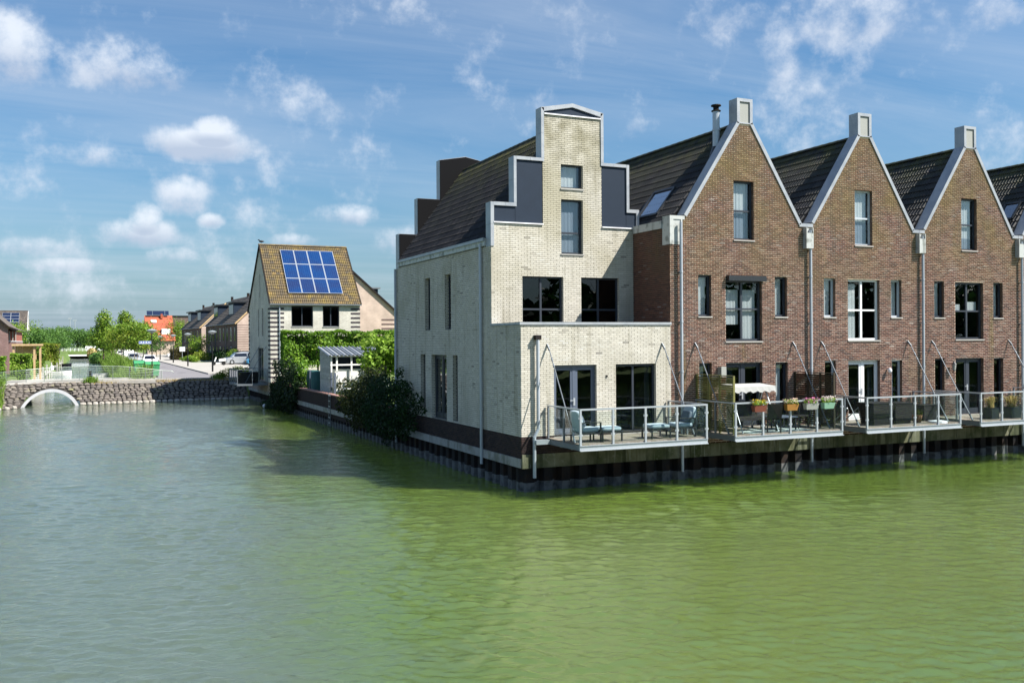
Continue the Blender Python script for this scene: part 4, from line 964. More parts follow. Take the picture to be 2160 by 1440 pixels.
# ------------------------------------------------------------------ balconies
def balcony(x0, x1, label, planks=m_plank, nfront=4, left_ext=False):
    t = thing('balcony', label, 'balcony', ((x0+x1)/2, 0, 1.5), group='steel and glass balconies over the water'); y1 = -2.21; zt = 2.69
    for (a, b, c_, d_) in ((x0, x1, y1, y1+.06), ):
        mb = MB(); mb.box(a, b, c_, d_, 1.47, 1.62); mb.box(a, b, c_-.05, c_-.001, 1.455, 1.478); mb.box(a, b, c_-.03, c_-.001, 1.605, 1.62); mb.build('edge_beam', m_galv, t)
    for x in (x0, x1):
        s = 1 if x == x0 else -1
        mb = MB(); mb.box(min(x, x+s*.06), max(x, x+s*.06), y1+.062, -.02, 1.47, 1.62); mb.build('edge_beam', m_galv_d, t)
    for y in (-.9, -1.6): mb = MB(); mb.box(x0+.062, x1-.062, y, y+.08, 1.44, 1.60); mb.build('joist', m_galv_d, t)
    n = round((x1-x0)/.145)
    for i in range(n):
        a = x0+.01+(x1-x0-.02)*i/n; mb = MB(); mb.box(a+.004, a+(x1-x0-.02)/n-.004, y1+.03, -.03, 1.622, 1.655); mb.build('deck_plank', planks, t)
    posts = [(x0+(x1-x0)*i/nfront, y1) for i in range(nfront+1)]
    for (x, y) in posts:
        x = min(max(x, x0+.03), x1-.03); mb = MB(); mb.box(x-.03, x+.03, y-.012, y+.045, 1.622, zt-.05)
        for z in (1.92, 2.42): mb.box(x-.065, x+.065, y+.0, y+.028, z-.03, z+.03)
        mb.build('post', m_galv, t)
    for x in (x0+.03, x1-.03):
        for y in (-1.15, -.10):
            mb = MB(); mb.box(x-.025, x+.025, y-.03, y+.03, 1.50, zt-.05); mb.build('post', m_galv_d, t)
    mb = MB(); mb.box(x0, x1, y1-.015, y1+.045, zt-.048, zt); mb.build('handrail', m_galv, t)
    for x in (x0, x1-.05): mb = MB(); mb.box(x, x+.05, y1+.047, -.06, zt-.048, zt); mb.build('handrail', m_galv, t)
    for i in range(nfront):
        a = posts[i][0]+.05; b = posts[i+1][0]-.05; mb = MB(); mb.box(a, b, y1+.008, y1+.018, 1.70, zt-.09); mb.build('glass_panel', m_glass_clear, t)
    for x in (x0+.03, x1-.03):
        for (ya, yb_) in ((y1+.08, -1.19), (-1.11, -.15)): mb = MB(); mb.box(x-.005, x+.005, ya, yb_, 1.70, zt-.09); mb.build('glass_panel', m_glass_clear, t)
    for x in (x0+.05, x1-.21):
        mb = MB(); p = Vector((x, -.06, 4.57)); q = Vector((x, -1.83, 1.66)); d_ = (q-p).normalized()
        mb.beam((x, -.0, 4.57), p+d_*.22, .03, .07, upv=(0, 1, 1)); mb.tube([p+d_*.2, q], .017, 8); mb.tube([p+d_*.50, p+d_*.62], .028, 8); mb.tube([p+d_*.72, p+d_*.82], .028, 8); mb.tube([q-d_*.3, q], .03, 8); mb.build('tie_rod', m_galv_d, t)
    if left_ext: mb = MB(); mb.box(x0-.47, x0-.002, -.28, -.02, 1.485, 1.618); mb.build('bracket_beam', m_galv, t)
    return t
balcony(.85, 5.35, 'steel balcony with glass balustrade and grey loungers, leftmost and nearest', left_ext=True)
balcony(6.40, 10.83, 'steel balcony with flower boxes hung on its rail and slatted screens')
balcony(11.88, 16.36, 'steel balcony with black rattan tubs behind its glass')
balcony(17.35, 21.85, 'steel balcony with yellow ornamental grasses behind the glass')
balcony(22.85, 27.3, 'steel balcony barely entering the picture at its right edge')
def screen(x, y0, y1, z0, z1, label, mt, posts):
    t = thing('slatted_screen', label, 'privacy screen', (x, (y0+y1)/2, z0), group='slatted privacy screens on the balcony')
    z = z0+.06; 
    while z < z1-.04:
        hh = .068 if mt is m_slat_b else .058; mb = MB(); mb.add([(x-.022, y0, z+hh-.014), (x+.022, y0, z), (x+.022, y0, z+.014), (x-.022, y0, z+hh), (x-.022, y1, z+hh-.014), (x+.022, y1, z), (x+.022, y1, z+.014), (x-.022, y1, z+hh)], [(0, 1, 2, 3), (4, 5, 6, 7), (0, 1, 5, 4), (2, 3, 7, 6), (1, 2, 6, 5), (3, 0, 4, 7)])
        mb.build('slat', mt, t); z += .073
    for y in posts: mb = MB(); mb.box(x-.034, x+.034, y-.022, y+.022, z0, z1); mb.build('post', mt, t)
    mb = MB(); mb.box(x-.035, x+.035, y0-.02, y1+.02, z1, z1+.03); mb.build('top_rail', mt, t)
screen(6.50, -2.02, -.03, 1.66, 3.50, 'green weathered slatted screen at the left end of the flower box balcony', m_slat, (-2.02, -1.3, -.7, -.04))
screen(10.70, -1.94, -.03, 1.66, 3.50, 'brown slatted screen at the right end of the flower box balcony', m_slat_b, (-1.94, -1.3, -.7, -.04))
# ------------------------------------------------------------------ things on the balconies
ZD = 1.656
def lounge_chair(name, label, x, y, rz):
    t = thing(name, label, 'armchair', (x, y, ZD), rz, 'pale blue cushioned lounge furniture')
    f = MB()
    for sx in (-.32, .32):
        f.box(sx-.02, sx+.02, -.36, -.32, 0, .60); f.box(sx-.02, sx+.02, .30, .34, 0, .60); f.box(sx-.03, sx+.03, -.319, .299, .57, .60)
        f.box(sx-.018, sx+.018, -.319, .299, .26, .31)
    f.box(-.299, .299, -.34, .33, .26, .30); f.build('frame', m_alu_dark, t, off=L0)
    def cush(nm, c, s, rx, mt):
        mb = MB(); mb.ell((0, 0, 0), 1, 1, 1, 16); q = Quaternion((1, 0, 0), rx)
        v = [];
        for p in mb.v:
            w = Vector([math.copysign(abs(k)**.35, k) for k in p]); w = Vector((w.x*s[0], w.y*s[1], w.z*s[2])); v.append(tuple(q @ w+Vector(c)))
        mb.v = v; mb.build(nm, mt, t, off=L0, smooth=True)
    cush('seat_cushion', (0, -.02, .37), (.29, .33, .07), 0, m_cush); cush('back_cushion', (0, .30, .66), (.29, .07, .28), -.22, m_cush); cush('pillow', (.05, .16, .62), (.22, .06, .19), -.35, m_cush_d)
    return t
def ottoman(label, x, y, rz):
    t = thing('ottoman', label, 'footstool', (x, y, ZD), rz, 'pale blue cushioned lounge furniture'); f = MB()
    for sx in (-.28, .28):
        for sy in (-.33, .33): f.box(sx-.02, sx+.02, sy-.02, sy+.02, 0, .27)
    f.box(-.3, .3, -.35, .35, .27, .31); f.build('frame', m_alu_dark, t, off=L0)
    mb = MB(); mb.ell((0, 0, 0), 1, 1, 1, 16); mb.v = [(math.copysign(abs(a)**.35, a)*.30, math.copysign(abs(b)**.35, b)*.36, math.copysign(abs(c)**.35, c)*.065+.375) for a, b, c in mb.v]; mb.build('cushion', m_cush, t, off=L0, smooth=True)
lounge_chair('lounge_chair', 'left lounge chair with slate pillow, back towards the balcony corner', 1.40, -1.55, math.radians(90))
ottoman('pale footstool joined to the left lounge chair', 2.12, -1.62, math.radians(90))
lounge_chair('lounge_chair', 'right lounge chair with big slate pillow near the drainpipe', 4.82, -1.55, math.radians(-90))
ottoman('pale footstool in front of the right lounge chair', 3.85, -1.62, math.radians(90))
# swing seat
sw = thing('swing_seat', 'garden swing seat with white scalloped canopy beside the green screen', 'swing seat', (7.75, -1.15, ZD))
f = MB()
for x in (6.98, 8.42):
    f.tube([(x, -1.85, ZD), (x, -1.15, 3.12)], .02, 6); f.tube([(x, -.45, ZD), (x, -1.15, 3.12)], .02, 6); f.tube([(x, -1.55, 2.2), (x, -.75, 2.2)], .016, 6)
f.tube([(6.98, -1.15, 3.12), (8.42, -1.15, 3.12)], .022, 6)
for x in (7.15, 8.25): f.tube([(x, -1.15, 3.1), (x, -1.0, 2.25)], .01, 5)
f.build('frame', m_galv, sw)
mb = MB(); mb.box(7.12, 8.28, -1.45, -.95, 2.02, 2.14); mb.build('seat', m_rattan, sw); mb = MB(); mb.beam((7.12, -.93, 2.38), (8.28, -.93, 2.38), .08, .52); mb.build('backrest', m_rattan, sw)
mb = MB(); n = 18; xs = [6.86+(8.56-6.86)*i/n for i in range(n+1)]
for i in range(n):
    a, b = xs[i], xs[i+1]; mb.quad((a, -1.55, 3.14), (b, -1.55, 3.14), (b, -.75, 3.20), (a, -.75, 3.20)); s = .05*math.sin(i*1.6)
    za, zb = 2.96+.035*math.cos(i*1.9), 2.96+.035*math.cos((i+1)*1.9); mb.quad((a, -1.55, 3.14), (b, -1.55, 3.14), (b, -1.58, zb), (a, -1.58, za))
for i in range(8):
    a, b = -1.55+i*.1, -1.55+(i+1)*.1
    for x in (6.86, 8.56): mb.quad((x, a, 3.14+.0075*i), (x, b, 3.14+.0075*(i+1)), (x, b, 2.97+.0075*(i+1)), (x, a, 2.97+.0075*i))
mb.build('canopy', material('canopy_cloth', (.38, .38, .365), .9), sw)
# table, chairs, rug
rug = MB(); rug.box(7.2, 9.8, -1.95, -.7, ZD+.001, ZD+.012); tag(rug.build('rug', material('pale_rug', (.42, .48, .46), .95, noise=(14, (.25, .32, .32), .45, .6))), 'pale grey outdoor rug under the table on the flower box balcony', 'rug')
tb = thing('garden_table', 'low dark garden table on the pale rug', 'table', (8.95, -1.3, ZD)); mb = MB(); mb.box(8.5, 9.4, -1.65, -.95, ZD+.42, ZD+.45); mb.build('tabletop', m_glass_dark2 if 'm_glass_dark2' in globals() else m_frame_b, tb)
for x in (8.55, 9.35):
    for y in (-1.6, -1.0): mb = MB(); mb.box(x-.02, x+.02, y-.02, y+.02, ZD+.012, ZD+.42); mb.build('leg', m_alu_dark, tb)
mb = MB(); mb.lathe([(.035, 0), (.04, .15), (.02, .2)], (8.75, -1.2, ZD+.451), 8); tag(mb.build('candle_jar', m_white_enamel), 'small white jar standing on the low garden table', 'jar')
def garden_chair(label, x, y, rz):
    t = thing('garden_chair', label, 'chair', (x, y, ZD), rz, 'black garden chairs'); f = MB()
    for sx in (-.22, .22):
        for sy in (-.22, .22): f.box(sx-.018, sx+.018, sy-.018, sy+.018, .012, .42)
    f.build('legs', m_black_plastic, t, off=L0); f = MB(); f.box(-.24, .24, -.24, .24, .42, .46); f.build('seat', m_rattan, t, off=L0); f = MB(); f.add([(-.24, .22, .46), (.24, .22, .46), (.24, .34, .95), (-.24, .34, .95), (-.24, .26, .46), (.24, .26, .46), (.24, .38, .95), (-.24, .38, .95)], [(0, 1, 2, 3), (4, 5, 6, 7), (0, 3, 7, 4), (1, 2, 6, 5), (2, 3, 7, 6)]); f.build('backrest', m_rattan, t, off=L0)
garden_chair('black garden chair behind the low table, beside the dark french door', 8.75, -.62, 0); garden_chair('black garden chair between the table and the brown screen', 9.85, -1.2, math.radians(-90))
garden_chair('black garden chair in front of the swing seat', 8.1, -1.9, math.radians(160))
def flowerbox(x0, x1, label, mt, fl, leafm, over=.0):
    t = thing('flower_box', label, 'flower box', ((x0+x1)/2, -2.28, 2.5), group='flower boxes hung on the rail')
    mb = MB(); a, b = x0, x1; y0, y1 = -2.42, -2.235
    mb.add([(a+.05, y0+.04, 2.38), (b-.05, y0+.04, 2.38), (b-.05, y1, 2.38), (a+.05, y1, 2.38), (a, y0, 2.58), (b, y0, 2.58), (b, y1, 2.58), (a, y1, 2.58)], [(0, 1, 2, 3), (0, 1, 5, 4), (1, 2, 6, 5), (2, 3, 7, 6), (3, 0, 4, 7)]); mb.build('box', mt, t)
    mb = MB()
    for x in (a+.08, b-.08): mb.box(x-.012, x+.012, y1, -2.14, 2.70, 2.715)
    mb.build('hook', m_galv, t)
    n = 170; p = np.stack([rng.uniform(a+.02, b-.02, n), rng.uniform(y0-.03, y1+.02, n), 2.60+rng.random(n)*.13], 1); leaf_obj('leaves', p, .06, l_plane, t)
    n = 110; p = np.stack([rng.uniform(a, b, n), rng.uniform(y0-.04, y1+.03, n), 2.62+rng.random(n)*.15+over], 1); leaf_obj('flowers', p, .055, fl, t)
fy = leaf_mat('yellow_petal', (.42, .28, .01), (.55, .42, .03)); fp = leaf_mat('pink_petal', (.55, .12, .32), (.72, .38, .55)); fw2 = leaf_mat('pale_petal', (.72, .55, .55), (.8, .75, .7)); fo = leaf_mat('peach_petal', (.72, .45, .35), (.8, .65, .55))
flowerbox(7.00, 7.50, 'terracotta red flower box full of yellow flowers', material('terracotta', (.17, .05, .03), .8), fy, l_plane)
flowerbox(8.30, 8.79, 'orange flower box with peach coloured flowers', material('orange_plastic', (.32, .15, .03), .5), fo, l_plane)
flowerbox(9.09, 9.63, 'white flower box with pink flowers on the rail', m_cream_panel, fp, l_plane)
flowerbox(9.84, 10.32, 'mint green flower box with pale pink flowers, rightmost on the rail', material('mint_plastic', (.20, .36, .25), .5), fw2, l_plane, .03)
# third balcony
def tub(label, x, y, w, dpt, h, flare=.08, cat='rattan tub'):
    t = thing('rattan_tub', label, cat, (x, y, ZD), 0, 'black rattan tubs'); mb = MB(); n = 10
    for k in range(n):
        z0, z1 = h*k/n, h*(k+1)/n-.008; f0, f1 = 1-flare*2*(1-z0/h), 1-flare*2*(1-z1/h)
        a, b, c_, d_ = w/2*f0, dpt/2*f0, w/2*f1, dpt/2*f1
        mb.add([(-a, -b, z0), (a, -b, z0), (a, b, z0), (-a, b, z0), (-c_, -d_, z1), (c_, -d_, z1), (c_, d_, z1), (-c_, d_, z1)], [(0, 1, 5, 4), (1, 2, 6, 5), (2, 3, 7, 6), (3, 0, 4, 7), (4, 5, 6, 7)])
    mb.build('weave', m_rattan, t, off=L0); mb = MB(); mb.box(-w/2-.012, w/2+.012, -dpt/2-.012, dpt/2+.012, h-.01, h+.02); mb.build('rim', m_black_plastic, t, off=L0)
tub('large black rattan tub with flared sides, left one behind the glass', 13.05, -1.45, 1.0, .8, .76, .13); tub('large black rattan tub, right of its twin on the third balcony', 14.15, -1.35, .95, .8, .72, .13)
tub('low black rattan storage box by the right end of the third balcony', 15.95, -1.0, .8, .6, .56, .02, 'storage box')
f = thing('folded_lounger', 'black reclining chair folded upright against the third balcony side', 'folding chair', (12.3, -.75, ZD)); mb = MB(); mb.beam((12.15, -.45, ZD), (12.15, -1.0, ZD+.95), .6, .06, upv=(0, 1, .6)); mb.build('back', m_black_plastic, f); mb = MB(); mb.tube([(12.0, -.4, ZD), (12.0, -1.2, ZD+.6)], .02, 6); mb.tube([(12.5, -.4, ZD), (12.5, -1.2, ZD+.6)], .02, 6); mb.build('frame', m_galv, f)
p = thing('parasol_base', 'white parasol base with short tube at the balcony corner', 'parasol base', (15.6, -1.85, ZD)); mb = MB(); mb.lathe([(.33, 0), (.32, .06), (.10, .09)], (15.6, -1.85, ZD), 16); mb.build('foot', m_white_enamel, p); mb = MB(); mb.tube([(15.6, -1.85, ZD+.08), (15.6, -1.85, ZD+.42)], .05, 12); mb.build('tube', m_galv, p)
p = thing('plant_basket', 'brown woven basket with plants between the rattan tubs and storage box', 'basket', (14.98, -1.5, ZD)); mb = MB(); mb.lathe([(.13, 0), (.19, .26)], (14.98, -1.5, ZD), 12); mb.build('basket', material('wicker', (.22, .12, .06), .9, noise=(40, (.12, .06, .03), .45, .6)), p); pts, d_ = ball_pts(80, (14.98, -1.5, ZD+.34), (.2, .2, .12)); leaf_obj('leaves', pts, .08, l_olive, p)
for i, (x, y) in enumerate(((12.75, -1.75), (12.95, -1.8), (12.85, -1.68))): pass
def grasspot(x, y, label, s=1.0):
    t = thing('grass_planter', label, 'planter', (x, y, ZD), 0, 'dark planters of yellow ornamental grass'); mb = MB(); mb.box(x-.22*s, x+.22*s, y-.22, y+.22, ZD, ZD+.42); mb.build('pot', m_alu_dark, t)
    mb = MB()
    for i in range(150):
        a = random.uniform(0, 6.28); r = random.uniform(.1, .42)*s; h = random.uniform(.25, .55); bx, by = x+random.uniform(-.1, .1)*s, y+random.uniform(-.1, .1); w = .012
        c0 = Vector((bx, by, ZD+.4)); c1 = c0+Vector((math.cos(a)*r*.4, math.sin(a)*r*.4, h*.8)); c2 = c0+Vector((math.cos(a)*r, math.sin(a)*r, h*.8)); sd_ = Vector((-math.sin(a), math.cos(a), 0))*w
        mb.add([c0-sd_, c0+sd_, c1+sd_, c2, c1-sd_], [(0, 1, 2, 4), (4, 2, 3)])
    mb.build('grass_blades', l_straw, t)
grasspot(18.55, -1.65, 'dark planter with yellow ornamental grass, left of the pair', .9); grasspot(19.55, -1.75, 'dark planter with taller yellow ornamental grass, right of the pair', 1.2)
# ------------------------------------------------------------------ cottage with solar panels
def cottage(x0, y0, label, side='L', detail=True, panels='blue', sc_=1.0, name='cottage'):
    W, DP = 6.72, 10.2; yr = y0+4.37; ez, rz_ = 7.50, 12.22
    t = thing(name, label, 'house', (x0+W/2, y0+DP/2, 1.0))
    front_h = [(x0+1.54, x0+3.14, 5.84, 7.36), (x0+3.87, x0+5.12, 5.82, 7.38)]
    P = PF('Y', y0); mb = MB(); wall_slab(mb, P, [(x0, 1.0), (x0+W, 1.0), (x0+W, ez), (x0, ez)], front_h, 0, 0); mb.build('front_wall', t_cottage, t)
    sh = []
    c = x0 if side == 'L' else x0+W
    sh = [(yr-.05, yr+.25, 8.2, 9.95), (y0+5.05, y0+5.45, 5.15, 7.28), (y0+3.05, y0+3.6, 5.15, 7.28), (y0+3.1, y0+5.7, 1.72, 4.26)]
    Ps = PF('X', c) if side == 'L' else (lambda u, z, d: (c+d, u, z))
    poly = [(y0, 1.0), (y0+DP, 1.0), (y0+DP, 7.3), (yr, rz_-.08), (y0, ez-.05)]
    mb = MB(); wall_slab(mb, Ps, poly, sh, 0, 0); mb.build('side_wall', t_cottage, t)
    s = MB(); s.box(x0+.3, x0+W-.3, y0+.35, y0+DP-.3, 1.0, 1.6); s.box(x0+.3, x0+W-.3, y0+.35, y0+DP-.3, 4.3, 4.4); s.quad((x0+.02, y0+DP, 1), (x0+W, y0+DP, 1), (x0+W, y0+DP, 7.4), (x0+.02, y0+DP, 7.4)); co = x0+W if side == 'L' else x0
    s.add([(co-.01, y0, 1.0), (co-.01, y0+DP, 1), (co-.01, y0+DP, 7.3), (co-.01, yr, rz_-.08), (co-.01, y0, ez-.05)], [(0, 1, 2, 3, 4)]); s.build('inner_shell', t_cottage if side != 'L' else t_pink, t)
    # bands of dark brick at the corners
    z = 2.06
    while z < 7.4:
        for (a, b) in ((x0-.012, x0+1.0), (x0+W-.72, x0+W+.012)):
            mb = MB(); mb.box(a, b, y0-.012, y0+.02, z, z+.135)
            if a < x0 and side == 'L': mb.box(x0-.012, x0+.02, y0+.0205, y0+.95, z, z+.135)
            mb.build('brick_band', m_band, t)
        if side == 'L': mb = MB(); mb.box(x0-.012, x0+.02, y0+DP-.6, y0+DP+.012, z, z+.135); mb.build('brick_band', m_band, t)
        z += .335
    for (a, b, z0, z1) in front_h: window(t, 'Y', y0, a, b, z0, z1, m_frame_d, rec=.15, mull=((a+b)/2,), glass=m_glass_dark if detail else m_glass)
    if side == 'L':
        for i, (a, b, z0, z1) in enumerate(sh): window(t, 'X', c, a, b, z0, z1, m_frame_d, rec=.14, glass=m_glass_dark, sill=False, mull=((a+b)/2,) if i == 3 else (), name='balcony_door' if i == 3 else 'narrow_window')
    ln = rz_-ez; run = yr-(y0-.16); sl = math.hypot(run, ln)
    tiled_slope(t, (x0-.08, y0-.16, ez), (1, 0, 0), (0, run, ln), W+.16, sl, nparts=300 if detail else 0, mt=m_tile_y if detail else m_tile_g, w=.30, g=.31)
    mb = MB(); mb.quad((x0-.08, y0-.16, ez-.03), (x0+W+.08, y0-.16, ez-.03), (x0+W+.08, yr, rz_-.03), (x0-.08, yr, rz_-.03)); mb.quad((x0-.08, y0+DP+.1, 7.2), (x0+W+.08, y0+DP+.1, 7.2), (x0+W+.08, yr, rz_-.03), (x0-.08, yr, rz_-.03)); mb.build('roof_slope', m_tile_g, t)
    ridge_tiles(t, (x0-.08, yr, rz_+.02), (x0+W+.08, yr, rz_+.02), mt=m_tile_y if detail else m_tile_g, join=not detail)
    for xx in (x0-.10, x0+W+.04):
        mb = MB(); mb.beam((xx+.03, y0-.16, ez-.03), (xx+.03, yr, rz_-.02), .06, .16, upv=(0, 0, 1)); mb.beam((xx+.03, y0+DP+.1, 7.2), (xx+.03, yr, rz_-.02), .06, .16); mb.build('verge_board', m_pile if detail else m_white_enamel, t)
    mb = MB(); mb.box(x0-.08, x0+W+.08, y0-.26, y0-.165, ez-.08, ez+.01); mb.build('gutter', m_galv_d, t)
    n_ = Vector((0, -ln, run)).normalized(); s_ = Vector((0, run, ln)).normalized(); O = Vector((x0, y0-.16, ez))+n_*.16
    if panels == 'blue': nx, ny, u0, pw, v0, ph, mt = 4, 3, 1.42, 1.03, 1.02, 1.62, m_cell
    else: nx, ny, u0, pw, v0, ph, mt = 2, 5, 1.6, 1.72, .9, .98, m_cell2
    for i in range(nx):
        for j in range(ny):
            a, b = u0+i*pw+.010, u0+(i+1)*pw-.010; c0, c1 = v0+j*ph+.010, v0+(j+1)*ph-.010
            q = lambda u, v, h: O+Vector((u, 0, 0))+s_*v+n_*h
            cells_ = MB(); A, B = (6, 10) if panels == 'blue' else (8, 4)
            cu, cv = (b-a-.07)/A, (c1-c0-.07)/B
            for p_ in range(A):
                for r_ in range(B):
                    x_, y_ = a+.035+p_*cu, c0+.035+r_*cv; cells_.quad(q(x_+.004, y_+.003, .004), q(x_+cu-.004, y_+.003, .004), q(x_+cu-.004, y_+cv-.003, .004), q(x_+.004, y_+cv-.003, .004))
            pan = MB(); pan.add([q(a, c0, -.03), q(b, c0, -.03), q(b, c1, -.03), q(a, c1, -.03), q(a, c0, 0), q(b, c0, 0), q(b, c1, 0), q(a, c1, 0)], [(0, 1, 5, 4), (1, 2, 6, 5), (2, 3, 7, 6), (3, 0, 4, 7)]); pan.quad(q(a, c0, 0), q(b, c0, 0), q(b, c1, 0), q(a, c1, 0), 0); bk = MB(); bk.quad(q(a+.03, c0+.03, .002), q(b-.03, c0+.03, .002), q(b-.03, c1-.03, .002), q(a+.03, c1-.03, .002))
            po = pan.build('solar_panel', m_alu, t)
            if detail: cells_.build('cells', mt, po); bk.build('backing', material('cell_backing', (.05, .15, .34), .2, .1, .6), po)
            else: z_ = MB(); z_.quad(q(a+.04, c0+.04, .004), q(b-.04, c0+.04, .004), q(b-.04, c1-.04, .004), q(a+.04, c1-.04, .004)); z_.build('cells', mt, po)
    return t
ct = cottage(0.0, 43.7, 'cream brick cottage with dark corner bands and twelve blue solar panels', 'L')
pipe(ct, 'Y', 43.7, .66, 1.8, 7.42, off=.08, r=.045)
mb = MB(); mb.box(-.03, 6.7, 43.66, 43.699, 1.0, 1.72); mb.box(-.035, -.001, 43.7, 53.9, 1.0, 1.72); mb.build('plinth', t_brown, ct)
balc = thing('cottage_balcony', 'small steel balcony cluttered with dark furniture on the striped cottage side', 'balcony', (-1.1, 46.6, 1.5))
mb = MB(); mb.box(-2.25, -.04, 44.7, 48.9, 1.50, 1.62); mb.build('deck', m_galv_d, balc); mb = MB()
mb.box(-2.25, -.04, 44.7, 44.74, 2.66, 2.70); mb.box(-2.25, -2.21, 44.741, 48.86, 2.66, 2.70); mb.box(-2.25, -.04, 48.861, 48.9, 2.66, 2.70); mb.build('handrail', m_galv_d, balc)
for (x, y) in ((-2.23, 44.72), (-1.15, 44.72), (-.08, 44.72), (-2.23, 45.7), (-2.23, 46.7), (-2.23, 47.8), (-2.23, 48.88)): mb = MB(); mb.box(x-.025, x+.025, y-.025, y+.025, 1.62, 2.66); mb.build('post', m_galv_d, balc)
for (a, b, c_, d_) in ((-2.19, -1.19, 44.715, 44.725), (-1.11, -.12, 44.715, 44.725), (-2.235, -2.225, 44.76, 46.66), (-2.235, -2.225, 46.74, 48.84)): mb = MB(); mb.box(a, b, c_, d_, 1.7, 2.6); mb.build('glass_panel', m_glass_clear, balc)
for y in (45.3, 48.3): mb = MB(); mb.tube([(-.03, y, 4.4), (-1.6, y, 1.65)], .02, 6); mb.build('tie_rod', m_galv_d, balc)
tub('black box bench on the cottage balcony', -1.3, 46.0, 1.5, .8, .8, .02, 'garden bench'); garden_chair('black chair at the far end of the cottage balcony', -1.5, 47.6, .4)
# crow on the ridge
cr = thing('crow', 'black crow perched on the left end of the cottage ridge', 'bird', (.12, 48.05, 12.36)); mb = MB(); mb.ell((.12, 48.05, 12.50), .20, .07, .085, 10); mb.ell((-.07, 48.05, 12.60), .065, .055, .055, 8); mb.add([(-.12, 48.03, 12.6), (-.12, 48.07, 12.6), (-.21, 48.05, 12.585), (-.12, 48.05, 12.63)], [(0, 1, 2), (0, 2, 3), (1, 3, 2)]); mb.add([(.26, 48.01, 12.5), (.26, 48.09, 12.5), (.45, 48.08, 12.42), (.45, 48.02, 12.42)], [(0, 1, 2, 3)]); mb.tube([(.10, 48.03, 12.33), (.10, 48.03, 12.45)], .01, 4); mb.tube([(.10, 48.07, 12.33), (.10, 48.07, 12.45)], .01, 4); mb.build('body', m_black_plastic, cr, smooth=True)
# pink brick house behind
pk = thing('pink_brick_house', 'pink brick gable end with long sloping roof edge behind the solar cottage', 'house', (10, 66, 1.5))
mb = MB(); P = PF('Y', 60); wall_slab(mb, P, [(5.6, 1.6), (14.75, 1.6), (14.75, 7.35), (10.15, 11.35), (5.6, 7.4)], [], 0, 0); mb.build('gable_wall', t_pink, pk)
for i in range(4): mb = MB(); mb.box(13.2, 14.76, 59.985, 60.02, 5.4+i*.42, 5.56+i*.42); mb.build('brick_band', t_terr, pk)
mb = MB(); mb.add([(14.95, 59.85, 7.25), (10.15, 59.85, 11.45), (10.15, 74, 11.45), (14.95, 74, 7.25)], [(0, 1, 2, 3)]); mb.add([(5.4, 59.85, 7.3), (10.15, 59.85, 11.45), (10.15, 74, 11.45), (5.4, 74, 7.3)], [(0, 1, 2, 3)]); mb.box(5.7, 14.7, 60.1, 73.8, 1.6, 7.2); mb.build('roof', m_tile_g, pk)
mb = MB(); mb.beam((14.98, 59.85, 7.22), (10.15, 59.85, 11.47), .10, .16); mb.beam((5.4, 59.85, 7.28), (10.15, 59.85, 11.47), .10, .16); mb.build('verge', m_pile, pk)
dm = MB(); dm.box(11.95, 13.6, 62.5, 66, 8.0, 9.80); fr_ = dm.build('dormer', m_panel, pk); dm = MB(); dm.box(11.75, 13.8, 62.3, 66.2, 9.802, 9.95); dm.build('dormer_roof', m_galv_d, fr_)
# garden: wall, shed, hedge, pleached trees, shrubs, ladder
gw = MB(); wall_slab(gw, PF('X', -.005), [(12.80, 1.0), (43.0, 1.0), (43.0, 1.74), (12.80, 1.74)], [], 0, 0); gw.box(.001, .3, 12.8, 43.0, .5, 1.738)
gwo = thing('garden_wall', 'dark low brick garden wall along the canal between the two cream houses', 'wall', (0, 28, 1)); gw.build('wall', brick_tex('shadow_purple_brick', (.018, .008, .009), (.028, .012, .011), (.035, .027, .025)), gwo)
y = 12.8
while y < 42.9: mb = MB(); mb.box(-.045, .33, y+.004, min(43, y+.5)-.004, 1.742, 1.80); mb.build('coping_stone', material('brick_coping', (.34, .19, .16), .85, noise=(6, (.22, .12, .10), .4, .65)), gwo); y += .5
ld = thing('quay_ladder', 'thin metal ladder hanging on the dark garden quay wall', 'ladder', (-.08, 24.9, 1.0)); mb = MB(); mb.tube([(-.1, 24.72, .05), (-.1, 24.72, 1.86)], .018, 6); mb.tube([(-.1, 25.08, .05), (-.1, 25.08, 1.86)], .018, 6); mb.build('rails', m_galv_d, ld)
for i in range(6): mb = MB(); mb.box(-.13, -.08, 24.72, 25.08, .22+.3*i, .26+.3*i); mb.build('rung', m_galv, ld)
# shed
sh = thing('garden_shed', 'grey and white boarded shed with ribbed lean-to roof near the quay', 'shed', (2.5, 29, G))
z = G
while z < 4.25:
    zt = min(z+.145, 4.4); ya, yb2 = 27.80, 30.34; top = lambda y_: 3.88+(y_-27.8)/(30.34-27.8)*.42
    y_lo = 27.8 if top(27.8) > z+.14 else 27.8+(z+.14-3.88)/.42*2.54
    if y_lo < 30.3: mb = MB(); mb.box(.62, .66, y_lo, yb2, z+.004, z+.141); mb.build('board', m_grey_wood, sh)
    z += .145
z = G
while z < 3.10: mb = MB(); mb.box(.70, 4.0, 27.93, 27.96, z+.004, z+.196); mb.build('board', m_white_wood, sh); z += .2
mb = MB(); mb.box(.70, 3.9, 28.2, 28.22, 3.1, 3.9); mb.build('dark_boarding', m_panel, sh)
for x in (.66, .98, 1.85, 2.9, 3.9): mb = MB(); mb.box(x, x+.09, 27.74, 27.83, G, 3.80); mb.build('post', m_white_wood, sh)
for z in (3.30, 3.80): mb = MB(); mb.box(.64, 4.0, 27.735, 27.835, z+.002, z+.085); mb.build('rail', m_white_wood, sh)
n = 16
